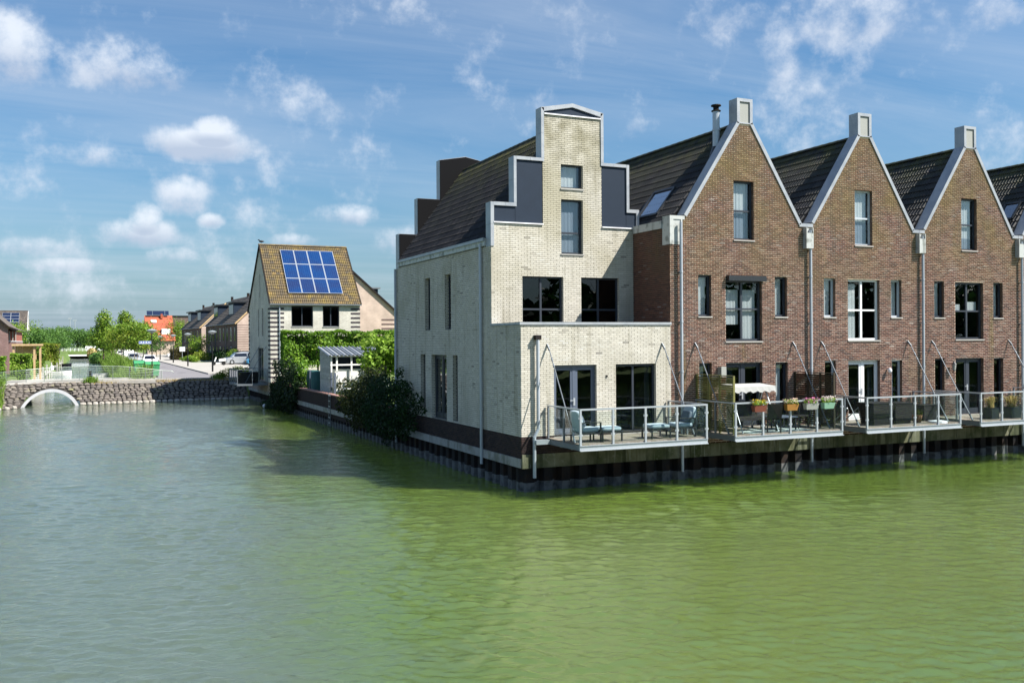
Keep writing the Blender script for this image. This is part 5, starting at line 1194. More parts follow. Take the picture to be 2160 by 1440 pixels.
for i in range(n):
    a = .5+3.7*i/n; b = a+3.7/n; v = []
    for y_, z_ in ((27.55, 3.86), (30.45, 4.35)): v += [(a, y_, z_), (a+.05, y_, z_+.07), (a+.11, y_, z_+.07), (a+.16, y_, z_), (b, y_, z_)]
    mb = MB(); mb.add(v, [(k, k+1, k+6, k+5) for k in range(4)]); mb.build('roof_sheet', m_galv_d if i % 2 else m_zinc, sh)
mb = MB(); mb.box(.68, 4.0, 30.3, 30.34, G, 4.2); mb.build('back_wall', m_grey_wood, sh)
for (x, y, h, lb, mt) in ((.45, 31.6, 1.15, 'dark green water butt left of the shed', material('teal_plastic', (.03, .10, .10), .6)), (.55, 33.2, 1.15, 'dark green garden bin by the ivy left of the shed', material('teal_plastic2', (.02, .07, .06), .6))):
    t_ = MB(); t_.lathe([(.36, 0), (.40, h*.5), (.36, h), (.30, h+.05)], (x+.25, y, G), 14); tag(t_.build('water_butt', mt), lb, 'water butt')
def fence_post_row():
    t_ = thing('garden_screen', 'blue grey post and mesh screen in front of the shed', 'screen', (.45, 27, G))
    for y_ in (26.6, 25.8, 34.6, 32.2): mb = MB(); mb.box(.38, .48, y_, y_+.1, G, G+1.25); mb.build('post', m_frame_b, t_)
    for z_ in (2.1, 2.6): mb = MB(); mb.box(.41, .44, 25.8, 27.4, z_, z_+.04); mb.build('rail', m_galv, t_)
fence_post_row()
lg = thing('garden_lounger', 'white garden lounger on the lawn behind the quay wall', 'lounger', (2.2, 25.2, G)); mb = MB(); mb.box(.9, 2.7, 24.9, 25.6, G+.32, G+.38); mb.build('bed', m_white_enamel, lg); mb = MB(); mb.beam((2.7, 25.25, G+.35), (3.3, 25.25, G+.85), .7, .05, upv=(0, 1, 0)); mb.build('backrest', m_white_enamel, lg)
for x in (1.0, 2.6):
    for y in (24.95, 25.55): mb = MB(); mb.box(x-.02, x+.02, y-.02, y+.02, G, G+.32); mb.build('leg', m_galv, lg)
# tall pleached hedge along the back of the garden
def boxpts(n, x0, x1, y0, y1, z0, z1, wav=.18):
    p = rng.random((n, 3)); f = rng.integers(0, 10, n); d = np.zeros((n, 3))
    x = x0+(x1-x0)*p[:, 0]; y = y0+(y1-y0)*p[:, 1]; z = z0+(z1-z0)*p[:, 2]
    m = f < 5; y[m] = y0+np.abs(rng.normal(0, .12, m.sum())); d[m, 1] = -1
    m = (f >= 5) & (f < 8); z[m] = z1-np.abs(rng.normal(0, .12, m.sum())); d[m, 2] = 1
    m = f == 8; x[m] = x0+np.abs(rng.normal(0, .1, m.sum())); d[m, 0] = -1
    w = wav*(np.sin(x*1.9+z*1.3)+np.sin(x*4.7-z*3.1)*.6+np.sin(z*5.3+y*3)*.4)
    y = y+w*(d[:, 1] != 0)*1.0; z = z+.35*w*(d[:, 2] != 0)
    d += rng.normal(0, .35, (n, 3)); return np.stack([x, y, z], 1), d
hg = thing('pleached_hedge', 'tall clipped bright green hedge on stems screening the striped cottage', 'hedge', (4, 38.4, G))
p, d = boxpts(15000, -.15, 11.5, 37.9, 39.1, 2.95, 5.42, .22); leaf_obj('foliage', p, .155, l_hedge, hg, outw=d)
for x in np.arange(.4, 11.5, 1.9): mb = MB(); mb.tube([(x, 38.5, G), (x+.03, 38.5, 3.2)], [.07, .06], 6); mb.build('stem', m_bark, hg)
mb = MB(); mb.box(0.1, 11.4, 38.35, 38.75, 3.1, 5.1); mb.build('inner_branches', material('twig_mass', (.02, .025, .01), .95), hg)
for i, (x, y, zz_, w, h, lb) in enumerate(((2.9, 25.9, 4.7, 1.7, 2.0, 'bushy pleached tree just right of the shed roof, large lime leaves'), (4.1, 26.2, 5.2, 2.1, 2.5, 'middle pleached tree with large lime leaves behind the lounger'), (5.2, 25.2, 5.2, 2.2, 2.6, 'pleached tree with large leaves beside the white side wall'), (6.6, 24.4, 5.4, 2.4, 3.0, 'pleached tree half hidden by the white side wall'))):
    tree('pleached_tree', lb, x, y, G, zz_-G+.2, w+.5, h, l_plane, n=2100, leaf=.24, group='pleached trees in the garden', tr=.07, clumps=16, trunk_h=1.5)
def shrub(name, label, clumps, n, leaf, mt, loc, group=None, stem=True, cat='shrub', shell=.45):
    if cat in ('shrub', 'climbing plant') and len(clumps) > 7:
        clumps = clumps+[(c_[0]+random.uniform(-.25, .15), c_[1]+random.uniform(-1.9, 1.9), c_[2]+random.uniform(-.9, .7), random.uniform(.15, .32), random.uniform(.25, .6), random.uniform(.18, .4)) for c_ in clumps for _ in range(3)]
    t = thing(name, label, cat, loc, 0, group); p, d = clump_pts(clumps, n, shell); leaf_obj('foliage', p, leaf, mt, t, outw=d, flat=.3)
    if stem:
        mb = MB()
        for c_ in clumps[:6]: mb.tube([loc, ((loc[0]+c_[0])/2, (loc[1]+c_[1])/2, (loc[2]+c_[2])/2+.1), (c_[0], c_[1], c_[2])], [.04, .03, .01], 5)
        mb.build('branches', m_bark, t)
    return t
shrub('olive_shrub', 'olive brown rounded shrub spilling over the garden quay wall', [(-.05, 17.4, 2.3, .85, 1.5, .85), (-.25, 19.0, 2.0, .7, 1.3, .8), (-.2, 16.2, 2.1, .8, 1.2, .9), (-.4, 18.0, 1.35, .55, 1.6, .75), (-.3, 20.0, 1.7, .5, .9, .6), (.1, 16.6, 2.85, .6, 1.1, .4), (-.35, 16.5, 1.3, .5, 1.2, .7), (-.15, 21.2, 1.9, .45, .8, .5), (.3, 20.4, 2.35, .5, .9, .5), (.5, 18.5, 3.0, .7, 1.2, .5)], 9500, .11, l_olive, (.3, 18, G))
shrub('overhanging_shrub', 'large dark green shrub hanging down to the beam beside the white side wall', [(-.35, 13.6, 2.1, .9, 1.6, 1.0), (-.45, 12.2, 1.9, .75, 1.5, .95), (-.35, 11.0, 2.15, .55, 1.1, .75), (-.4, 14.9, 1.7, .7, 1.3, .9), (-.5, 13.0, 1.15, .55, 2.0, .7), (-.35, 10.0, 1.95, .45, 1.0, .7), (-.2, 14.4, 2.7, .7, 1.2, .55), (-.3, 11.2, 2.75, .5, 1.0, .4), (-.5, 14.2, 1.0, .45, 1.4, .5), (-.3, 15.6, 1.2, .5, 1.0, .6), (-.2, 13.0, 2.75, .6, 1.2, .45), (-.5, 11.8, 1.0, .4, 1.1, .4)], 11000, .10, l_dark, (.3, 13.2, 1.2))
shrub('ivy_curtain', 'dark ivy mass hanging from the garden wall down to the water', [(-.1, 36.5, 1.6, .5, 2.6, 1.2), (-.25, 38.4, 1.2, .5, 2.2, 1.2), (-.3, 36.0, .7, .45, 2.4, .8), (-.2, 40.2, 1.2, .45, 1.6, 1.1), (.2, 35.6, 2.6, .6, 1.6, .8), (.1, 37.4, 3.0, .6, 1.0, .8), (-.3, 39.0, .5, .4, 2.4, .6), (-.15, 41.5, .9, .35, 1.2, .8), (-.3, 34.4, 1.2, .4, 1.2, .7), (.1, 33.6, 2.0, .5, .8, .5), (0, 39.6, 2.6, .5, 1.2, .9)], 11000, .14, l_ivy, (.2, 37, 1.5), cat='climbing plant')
shrub('bright_vine', 'bright green climber in the sun between the ivy and water butts', [(.3, 34.6, 2.3, .5, .8, .8), (.35, 33.9, 2.9, .4, .6, .7), (.3, 35.3, 1.95, .4, .9, .5)], 1200, .15, l_hedge, (.3, 34.5, G))
shrub('water_weeds', 'low weeds and grass tufts at the foot of the cottage quay', [(-.4, 42.5, .25, .5, 1.6, .3), (-.5, 40.8, .2, .5, 1.0, .28)], 900, .12, l_dark, (-.3, 42, .0), stem=False)
mb = MB(); mb.ell((-.75, 41.9, .16), .15, .15, .15, 12); tag(mb.build('mooring_buoy', m_white_enamel, smooth=True), 'small white ball buoy floating by the ivy', 'buoy')
# ------------------------------------------------------------------ generic vehicle
def car(label, x, y, rz, L_=4.3, W_=1.76, H=1.46, mt=None, kind='hatch', z=G, cat='car', group=None):
    t = thing('parked_car' if kind != 'van' else 'parked_van', label, cat, (x, y, z), rz, group); mt = mt or m_white_paint
    h = L_/2; hb = H*.60
    if kind == 'estate': up_ = [(-h+.10, hb), (-h+.28, H*.97), (-h+.9, H), (h*.12, H), (h*.42, H*.93), (h*.66, hb+.02)]
    elif kind == 'van': up_ = [(-h+.02, hb), (-h+.08, H*.98), (-h+.4, H), (h*.30, H), (h*.52, H*.93), (h*.76, hb+.05)]
    else: up_ = [(-h+.12, hb), (-h+.45, H*.93), (-h+.95, H), (h*.05, H), (h*.30, H*.95), (h*.58, hb+.02)]
    body = [(-h, .30), (-h-.02, .55), (-h+.08, hb), (h*.60, hb+.01), (h*.93, hb*.86), (h, hb*.62), (h-.02, .28), (h-.2, .20), (-h+.2, .20)]
    mb = MB(); fn = lambda a, b, d: (a, d, b)
    def loft(prof, ws, m_):
        n = len(prof); rings = []
        v = []
        for yy, sc2 in ws:
            for a, b in prof: v.append((a*sc2[0], yy, sc2[1]*(b-.2)+.2 if m_ else b))
        f = []
        for k in range(len(ws)-1):
            for i in range(n): f.append((k*n+i, k*n+(i+1) % n, (k+1)*n+(i+1) % n, (k+1)*n+i))
        f += [tuple(range(n)), tuple(range((len(ws)-1)*n, len(ws)*n))[::-1]]; mb.add(v, f)
    w = W_/2; loft(body, [(-w, (.94, .9)), (-w+.10, (1, .99)), (0, (1.01, 1)), (w-.10, (1, .99)), (w, (.94, .9))], True)
    mb.build('body', mt, t, off=L0, smooth=False)
    mb = MB(); n = len(up_); v = []
    for yy, k in ((-w+.10, 0), (-w+.24, 1), (w-.24, 1), (w-.10, 0)):
        for i, (a, b) in enumerate(up_): v.append((a, yy, hb-.01 if (k == 0) else b))
    # cabin as a tapered loft
    v = [];
    for s in (-1, 1):
        for (a, b) in up_: v.append((a, s*(w-.06-.22*(b-hb)/(H-hb)), b-.01))
    f = [tuple(range(n)), tuple(range(n, 2*n))[::-1]]+[(i, i+1, n+i+1, n+i) for i in range(n-1)]
    mb.add(v, f); mb.build('cabin', mt, t, off=L0)
    g = MB()   # glass set 8 mm proud of the cabin
    def side(a0, a1, s):
        P2 = lambda a, b: (a, s*(w-.06-.22*(b-hb)/(H-hb)+.006), b)
        top = lambda a: np.interp(a, [p_[0] for p_ in up_], [p_[1] for p_ in up_])
        zt = H-.10; b0 = hb+.05
        pts = [(a0, b0), (a1, b0), (min(a1, up_[-2][0]+.12 if a1 > up_[-2][0] else a1), min(zt, top(min(a1, up_[-2][0]))-.06)), (max(a0, up_[1][0]+.08), zt-.02)]
        g.add([P2(*p_) for p_ in pts], [(0, 1, 2, 3)])
    x_r = up_[1][0]-.05; x_f = up_[-1][0]-.18; mid = (x_r+x_f)/2
    for s in (-1, 1):
        if kind != 'van': side(x_r+.15, mid-.03, s); side(mid+.03, x_f, s)
        else: side(x_f-.95, x_f-.05, s)
    def cross(i, j, ins, o):
        (a0, b0), (a1, b1) = up_[i], up_[j]; d = Vector((b0-b1, 0, a1-a0)); d = d.normalized()*.008*(1 if (b1-b0)*(1) else 1)
        y_ = lambda b: w-.06-.22*(b-hb)/(H-hb)-ins; q0, q1 = .10, .92
        A = (a0+(a1-a0)*q0, b0+(b1-b0)*q0); B = (a0+(a1-a0)*q1, b0+(b1-b0)*q1)
        g.add([(A[0]+o, -y_(A[1]), A[1]+.006), (A[0]+o, y_(A[1]), A[1]+.006), (B[0]+o, y_(B[1]), B[1]+.006), (B[0]+o, -y_(B[1]), B[1]+.006)], [(0, 1, 2, 3)])
    cross(n-1, n-3 if kind != 'hatch' else n-2, .10, .012)
    if kind != 'van': cross(0, 1, .12, -.012)
    g.build('windows', m_carglass, t, off=L0)
    for sx in (-h+.78, h-.80):
        for sy in (-w+.10, w-.10):
            mb = MB(); mb.tube([(sx, sy-.10, .31), (sx, sy+.10, .31)], .31, 14); wh_ = mb.build('wheel', m_tyre, t, off=L0); mb = MB(); mb.tube([(sx, sy-.107, .31), (sx, sy+.107, .31)], .18, 10); mb.build('rim', m_silver, wh_, off=L0)
    for s in (-1, 1):
        mb = MB(); mb.ell((h-.10, s*(w-.26), hb*.72), .10, .17, .08, 8); mb.build('headlight', m_glasslens, t, off=L0)
        mb = MB(); mb.box(-h-.01, -h+.09, s*(w-.2)-.09, s*(w-.2)+.09, hb*.78, hb*1.02); mb.build('tail_light', material('tail_red', (.35, .01, .01), .3), t, off=L0)
        mb = MB(); mb.ell((x_f-.05, s*(w+.09), hb+.10), .06, .10, .07, 8); mb.build('mirror', mt, t, off=L0)
    mb = MB(); mb.box(h-.05, h+.012, -w*.55, w*.55, .28, hb*.62); mb.build('grille', m_black_plastic, t, off=L0)
    mb = MB(); mb.box(h+.013, h+.02, -.26, .26, .40, .51); mb.build('number_plate', material('yellow_plate', (.75, .50, .03), .5), t, off=L0)
    return t
m_glasslens = material('headlight_lens', (.65, .68, .72), .1, .2, .8, coat=.5)
R90 = math.radians(-90)
car('white hatchback facing the camera behind the right green bin', -5.0, 103.5, R90, group='cars parked along the tree row')
car('silver car with big windscreen facing the camera behind the left green bin', -6.05, 124, R90, W_=1.80, H=1.5, mt=m_silver, group='cars parked along the tree row')
car('white van with dark windscreen behind the silver car', -5.9, 146, R90, L_=5, W_=1.95, H=2.1, kind='van', group='cars parked along the tree row', cat='van')
car('small white car farthest along the tree row', -5.9, 188, R90, group='cars parked along the tree row')
car('silver estate car parked side on beside the striped cottage corner', 6.55, 101.8, math.pi, L_=4.75, W_=1.85, H=1.60, mt=m_silver, kind='estate', z=G+.105, group='cars in the parking bays')
car('bright blue car mostly hidden between the silver estate and the cottage', 8.35, 97.6, math.pi, mt=m_blue_paint, z=G+.105, group='cars in the parking bays')
car('dark car behind the silver estate car', 6.9, 105.2, math.pi, L_=4.6, H=1.7, mt=m_dark_paint, kind='estate', z=G+.105, group='cars in the parking bays')
car('white car, first in the far parking row behind the shrubs', 4.6, 150, math.pi, z=G+.105, group='cars in the parking bays')
car('silver car in the far parking row beside the white one', 4.9, 154, math.pi, mt=m_silver, z=G+.105, group='cars in the parking bays')
car('dark car in the middle of the far parking row', 4.4, 161, math.pi, mt=m_dark_paint, z=G+.105, group='cars in the parking bays')
car('white estate car at the far end of the parking row', 4.2, 172, math.pi, kind='estate', z=G+.105, group='cars in the parking bays')
car('white van parked beyond the far fence by the trees', -10.6, 346, 0, L_=5.2, W_=1.9, H=1.8, kind='van', z=1.86, cat='van')
sc2 = thing('scooter', 'white scooter parked on the pavement beside the silver estate car', 'scooter', (2.7, 96.5, G+.105)); mb = MB()
for x in (2.15, 3.35): mb.tube([(x, 96.45, G+.38), (x, 96.55, G+.38)], .25, 12)
mb.build('wheel', m_tyre, sc2); mb = MB(); mb.beam((2.25, 96.5, G+.6), (2.45, 96.5, G+1.15), .35, .12); mb.beam((2.4, 96.5, G+.42), (2.9, 96.5, G+.42), .32, .1); mb.beam((2.8, 96.5, G+.75), (3.6, 96.5, G+.85), .34, .32); mb.build('body', m_white_paint, sc2); mb = MB(); mb.tube([(2.4, 96.2, G+1.2), (2.4, 96.8, G+1.2)], .02, 6); mb.box(2.8, 3.4, 96.38, 96.62, G+1.03, G+1.1); mb.build('seat', m_black_plastic, sc2)
# ------------------------------------------------------------------ street furniture
def lamp(label, x, y, h=4.1):
    t = thing('street_lamp', label, 'street lamp', (x, y, G), 0, 'street lamps along the road'); mb = MB(); mb.tube([(x, y, G), (x, y, G+1.1), (x, y, G+1.11), (x, y, G+h-.25)], [.085, .085, .05, .04], 10); mb.build('post', m_lamp_post, t)
    mb = MB(); mb.lathe([(.04, 0), (.30, .16), (.42, .22), (.44, .26), (.20, .36), (.03, .40)], (x, y, G+h-.30), 14); mb.build('lamp_head', m_lamp_glass, t); return t
lamp('street lamp with the blue street sign beside the right green bin', -7.24, 59.0)
lamp('street lamp on the pavement, nearest to the cottage balcony', -.95, 70.8); lamp('second street lamp on the pavement', -1.0, 95.6); lamp('third street lamp on the pavement', -.95, 118.1); lamp('fourth street lamp, by the brown hedge end', -.95, 145.4)
lamp('far street lamp standing above the garden trees at left', -29.0, 160, 8.2); lamp('farther street lamp standing above the trees at left', -29.5, 215, 9.0)
for i, (x, l_) in enumerate(((-16.9, 'left'), (-15.5, 'right'))):
    mb = MB(); mb.tube([(x*1.35+3.5, 420, 1.8), (x*1.35+3.5, 420, 15.6-i*.8)], .16, 6); mb.box(x*1.35+2.7, x*1.35+4.3, 419.8, 420.2, 15.2-i*.8, 15.6-i*.8); tag(mb.build('floodlight_mast', m_galv), 'tall pale floodlight mast above the far trees, %s one' % l_, 'mast')
def sign(label, p0, p1, x_posts, text=None, y=0, size=.12):
    t = thing('street_sign', label, 'street sign', ((p0[0]+p1[0])/2, y, G)); mb = MB(); mb.box(p0[0], p1[0], y-.015, y+.015, p0[1], p1[1]); mb.build('plate', m_blue_sign, t)
    mb = MB(); a, b, c_, d_ = p0[0], p1[0], p0[1], p1[1]; e = .014
    for (q0, q1, r0, r1) in ((a, b, c_, c_+e), (a, b, d_-e, d_), (a, a+e, c_+e, d_-e), (b-e, b, c_+e, d_-e)): mb.box(q0, q1, y-.019, y-.0155, r0, r1)
    mb.build('plate_border', m_white_enamel, t)
    if text:
        cu = bpy.data.curves.new('lettering', 'FONT'); cu.body = text; cu.size = size; cu.extrude = .002; cu.align_x = 'CENTER'; cu.align_y = 'CENTER'
        o = bpy.data.objects.new('lettering', cu); COL.objects.link(o); me_ = bpy.data.meshes.new_from_object(o.evaluated_get(bpy.context.evaluated_depsgraph_get())); bpy.data.objects.remove(o); o = bpy.data.objects.new('lettering', me_); COL.objects.link(o); o.parent = t; o.location = Vector(((a+b)/2, y-.02, (c_+d_)/2))-t.location; o.rotation_euler = (math.pi/2, 0, 0); me_.materials.clear(); me_.materials.append(m_white_enamel)
    for x in x_posts: mb = MB(); mb.tube([(x, y+.05, G), (x, y+.05, d_)], .03, 6); mb.build('post', m_galv, t)
    return t
sign('blue street name sign fixed to the nearest lamp post left of the road', (-8.28, 4.62), (-7.30, 4.86), (), None, 58.95)
sg = bpy.data.objects[-1] if False else None
mb = MB()
for i, (a, w) in enumerate(((-8.22, .05), (-8.14, .10), (-8.01, .03), (-7.95, .09), (-7.83, .06), (-7.74, .10), (-7.61, .05), (-7.53, .09), (-7.42, .06))): mb.box(a, a+w, 58.925, 58.933, 4.69, 4.75+.04*(i % 2))
mb.build('lettering_strokes', m_white_enamel, bpy.data.objects['street_sign'])
sign('blue street name sign on two pale posts at the left edge', (-19.95, 4.28), (-19.00, 4.52), (-19.62, -19.2), 'Tuval', 62.0, .17)
tt = MB(); tt.tube([(1.15, 128, G+.1), (1.15, 128, 3.6)], .035, 6); rs_ = thing('road_sign', 'pale round road sign on a thin post before the brown hedge', 'road sign', (1.15, 128, G)); tt.build('post', m_galv, rs_); tt = MB(); tt.box(.75, 1.55, 127.93, 127.96, 3.35, 4.05); tt.build('plate', m_white_enamel, rs_)
def wheelie(label, x, y, w=1.0, h=1.3, rz=0):
    t = thing('waste_container', label, 'waste container', (x, y, G), rz, 'green waste containers'); mb = MB()
    a, b = w/2, .42; mb.add([(-a*.86, -b*.8, .16), (a*.86, -b*.8, .16), (a*.86, b*.8, .16), (-a*.86, b*.8, .16), (-a, -b, h*.86), (a, -b, h*.86), (a, b, h*.98), (-a, b, h*.98)], [(0, 1, 2, 3), (0, 1, 5, 4), (1, 2, 6, 5), (2, 3, 7, 6), (3, 0, 4, 7)]); mb.build('bin', m_green_bin, t, off=L0)
    mb = MB(); mb.add([(-a-.03, -b-.04, h*.87), (a+.03, -b-.04, h*.87), (a+.03, b+.03, h*.99), (-a-.03, b+.03, h*.99), (-a, -b*.5, h*1.03), (a, -b*.5, h*1.03), (a, b*.9, h*1.08), (-a, b*.9, h*1.08)], [(0, 1, 5, 4), (1, 2, 6, 5), (2, 3, 7, 6), (3, 0, 4, 7), (4, 5, 6, 7), (0, 1, 2, 3)]); mb.build('lid', m_green_bin, t, off=L0)
    for sx in (-a*.7, a*.7):
        for sy in (-.28, .28): mb = MB(); mb.tube([(sx-.03, sy, .08), (sx+.03, sy, .08)], .08, 8); mb.build('wheel', m_tyre, t, off=L0)
wheelie('green waste container directly behind the street lamp, right one', -7.15, 60.6, 1.15, 1.30, .1); wheelie('green waste container on the verge, left one', -8.05, 63.2, .95, 1.35, .1)
for i, x in enumerate((-8.75, -8.35, -7.75)):
    mb = MB(); mb.box(x-.05, x+.05, 64.8+i*.6, 64.9+i*.6, G, G+.95); tag(mb.build('bollard', m_black_plastic), ('left dark bollard on the grass verge', 'middle dark bollard on the grass verge', 'right dark bollard, closest to the green containers')[i], 'bollard', 'dark bollards on the verge')
# bridge railing
rl = thing('bridge_railing', 'pale green galvanised railing of seven bars along the bridge', 'railing', (-12.5, 55.9, G))
rx = [-20.5, -18.3, -15.0, -12.0, -9.8, -8.0, -6.6]; rzv = [2.44, 2.58, 2.80, 2.88, 2.82, 2.62, 2.42]
m_rail = material('pale_green_galvanised', (.20, .235, .21), .45, .3, .4)
yr_ = lambda x: yb(x)+TOPD+.12
xs = np.linspace(-20.5, -6.6, 22); top = lambda x: float(np.interp(x, rx, rzv)); bot = 1.82
for k in range(7):
    mb = MB(); f = k/6; pts = [(x, yr_(x), bot+(top(x)-bot)*f) for x in xs]
    if k == 6: pts += [(-5.9, yr_(-6), 2.36), (-5.75, yr_(-6), 2.28), (-5.8, yr_(-6), 2.18)]
    mb.tube(pts, .026 if k == 6 else .014, 6); mb.build('bar', m_rail, rl)
for x in np.linspace(-20.2, -6.7, 12): mb = MB(); mb.box(x-.02, x+.02, yr_(x)-.035, yr_(x)+.035, G, top(x)-.0); mb.build('post', m_rail, rl)
# ------------------------------------------------------------------ terraces of houses on the right
m_lband = material('pale_brown_band', (.26, .19, .165), .9)
def terrace(name, label, p0, p1, w=4.6, band=True, nd=2, nwin=9):
    """p0 near corner, p1 far corner of the street facade (x,y)"""
    t = thing(name, label, 'terrace house', (p0[0]+3, (p0[1]+p1[1])/2, G), 0, 'brown brick terraces along the street'); A = Vector((*p0, 0)); B = Vector((*p1, 0)); d = (B-A); Ln = d.length; d.normalize(); n = Vector((d.y, -d.x, 0))  # into the house
    if n.x < 0: n = -n
    Q = lambda u, v, z: tuple(A+d*u+n*v+Vector((0, 0, z)))
    ez, rz_, wr = 7.8, 12.4, 4.7; dp = 9.4
    mb = MB(); mb.quad(Q(0, 0, G), Q(Ln, 0, G), Q(Ln, 0, ez), Q(0, 0, ez)); mb.build('street_wall', t_terr, t)
    mb = MB(); mb.add([Q(0, 0, G), Q(0, dp, G), Q(0, dp, ez), Q(0, wr, rz_), Q(0, 0, ez)], [(0, 1, 2, 3, 4)]); mb.add([Q(Ln, 0, G), Q(Ln, dp, G), Q(Ln, dp, ez), Q(Ln, wr, rz_), Q(Ln, 0, ez)], [(0, 1, 2, 3, 4)]); mb.quad(Q(0, dp, G), Q(Ln, dp, G), Q(Ln, dp, ez), Q(0, dp, ez)); mb.build('end_wall', t_pink, t)
    z = 2.2
    while z < 7.4: mb = MB(); mb.add([Q(-.012, .0, z), Q(-.012, 1.7, z), Q(-.012, 1.7, z+.14), Q(-.012, 0, z+.14)], [(0, 1, 2, 3)]); mb.add([Q(-.012, .0, z), Q(.0, 0, z), Q(.0, 0, z+.14), Q(-.012, 0, z+.14)], [(0, 1, 2, 3)]); mb.build('brick_band', m_lband, t); z += .36
    # roof in courses: real steps
    nr = 16; st = MB()
    for j in range(nr):
        f0, f1 = j/nr, (j+1)/nr; v0, v1 = -.35+(wr+.35)*f0, -.35+(wr+.35)*f1; z0 = ez-.3+(rz_-ez+.3)*f0; z1 = ez-.3+(rz_-ez+.3)*f1
        st.quad(Q(-.25, v0, z0+.06), Q(Ln+.25, v0, z0+.06), Q(Ln+.25, v1, z1+.01), Q(-.25, v1, z1+.01)); st.quad(Q(-.25, v0, z0), Q(Ln+.25, v0, z0), Q(Ln+.25, v0, z0+.06), Q(-.25, v0, z0+.06))
    st.quad(Q(-.25, dp+.3, ez-.3), Q(Ln+.25, dp+.3, ez-.3), Q(Ln+.25, wr, rz_), Q(-.25, wr, rz_)); st.build('roof', m_tile_g, t)
    mb = MB(); mb.beam(Q(-.27, -.38, ez-.28), Q(-.27, wr, rz_+.03), .08, .22); mb.build('verge_board', m_wood, t)
    mb = MB(); mb.tube([Q(-.2, -.42, ez-.26), Q(Ln+.2, -.42, ez-.26)], .07, 6); mb.build('gutter', m_galv_d, t)
    for i in range(nwin):
        u = Ln*(i+.6)/nwin
        for (z0, z1) in ((2.0, 4.0), (4.9, 7.0)):
            a, b = u-.38, u+.38; mb = MB(); mb.add([Q(a, -.03, z0), Q(b, -.03, z0), Q(b, -.03, z1), Q(a, -.03, z1), Q(a, .0, z0), Q(b, .0, z0), Q(b, .0, z1), Q(a, .0, z1)], [(0, 1, 2, 3), (0, 1, 5, 4), (1, 2, 6, 5), (2, 3, 7, 6), (3, 0, 4, 7)]); w_ = mb.build('window', m_frame_w if i % 3 == 1 else m_frame_d, t)
            mb = MB(); mb.quad(Q(a+.07, -.036, z0+.07), Q(b-.07, -.036, z0+.07), Q(b-.07, -.036, z1-.07), Q(a+.07, -.036, z1-.07)); mb.build('pane', m_carglass, w_)
        if i % 3 == 2: mb = MB(); mb.tube([Q(u+.75, -.08, G), Q(u+.75, -.08, ez-.3)], .05, 6); mb.build('drainpipe', m_galv_d, t)
    for i in range(nd):
        u = Ln*(i+.72)/nd-.5; mb = MB(); v0 = 1.3; hz_ = 11.1
        P8 = [Q(u, v0, 8.9), Q(u+4.2, v0, 8.9), Q(u+4.2, v0, hz_), Q(u, v0, hz_), Q(u, wr-.6, 8.9), Q(u+4.2, wr-.6, 8.9), Q(u+4.2, wr-.6, hz_), Q(u, wr-.6, hz_)]
        mb.add(P8, [(0, 1, 2, 3), (0, 3, 7, 4), (1, 2, 6, 5), (4, 5, 6, 7)]); dm_ = mb.build('dormer', m_panel, t)
        mb = MB(); mb.add([Q(u-.3, v0-.35, hz_), Q(u+4.5, v0-.35, hz_), Q(u+4.5, wr-.3, hz_), Q(u-.3, wr-.3, hz_), Q(u-.3, v0-.35, hz_+.22), Q(u+4.5, v0-.35, hz_+.22), Q(u+4.5, wr-.3, hz_+.22), Q(u-.3, wr-.3, hz_+.22)], [(0, 1, 2, 3), (4, 5, 6, 7), (0, 1, 5, 4), (1, 2, 6, 5), (2, 3, 7, 6), (3, 0, 4, 7)]); mb.build('dormer_roof', m_alu_dark, dm_)
        mb = MB(); mb.quad(Q(u+.3, v0-.02, 9.3), Q(u+3.9, v0-.02, 9.3), Q(u+3.9, v0-.02, 10.8), Q(u+.3, v0-.02, 10.8)); mb.build('dormer_window', m_carglass, dm_)
        mb = MB(); mb.box(*[Q(u+5.2, wr, 0)[0]-.2, Q(u+5.2, wr, 0)[0]+.2], *[Q(u+5.2, wr, 0)[1]-.2, Q(u+5.2, wr, 0)[1]+.2], rz_-.5, rz_+.55); mb.build('chimney', m_pile, t)
terrace('terrace_row', 'near terrace of brown brick houses with dark dormers, half hidden by the cottage', (8.46, 120.8), (7.0, 148.8))
terrace('terrace_row', 'far terrace of brown brick houses with dark dormers down the street', (7.86, 164.7), (6.41, 188.9))
terrace('terrace_row', 'terrace of brown brick houses glimpsed behind the near terrace end', (10.6, 96.0), (10.1, 114.0), nd=1, nwin=6)
# orange roof house and others
oh = thing('orange_roof_house', 'house with a huge orange tiled roof and solar panels on its ridge', 'house', (5, 236, G)); yo = 230
mb = MB(); mb.box(1.6, 8.1, yo+.2, yo+9, G, 5.6); mb.add([(1.3, yo+.2, 5.5), (1.3, yo+9, 5.5), (1.3, yo+4.5, 11.7)], [(0, 1, 2)]); mb.add([(8.0, yo+.2, 5.5), (8.0, yo+9, 5.5), (7.8, yo+4.5, 11.7)], [(0, 1, 2)]); mb.build('walls', t_pink, oh)
nr = 18; st = MB()
for j in range(nr):
    f0, f1 = j/nr, (j+1)/nr; y0_, y1_ = yo-.3+4.8*f0, yo-.3+4.8*f1; z0, z1 = 5.2+6.6*f0, 5.2+6.6*f1; xa, xb = 1.1, 8.35-.5*f0
    st.quad((xa, y0_, z0+.06), (xb, y0_, z0+.06), (xb, y1_, z1), (xa, y1_, z1)); st.quad((xa, y0_, z0), (xb, y0_, z0), (xb, y0_, z0+.06), (xa, y0_, z0+.06))
st.quad((1.1, yo+9.3, 5.2), (8.3, yo+9.3, 5.2), (7.85, yo+4.5, 11.8), (1.1, yo+4.5, 11.8)); st.build('roof', m_tile_o, oh)
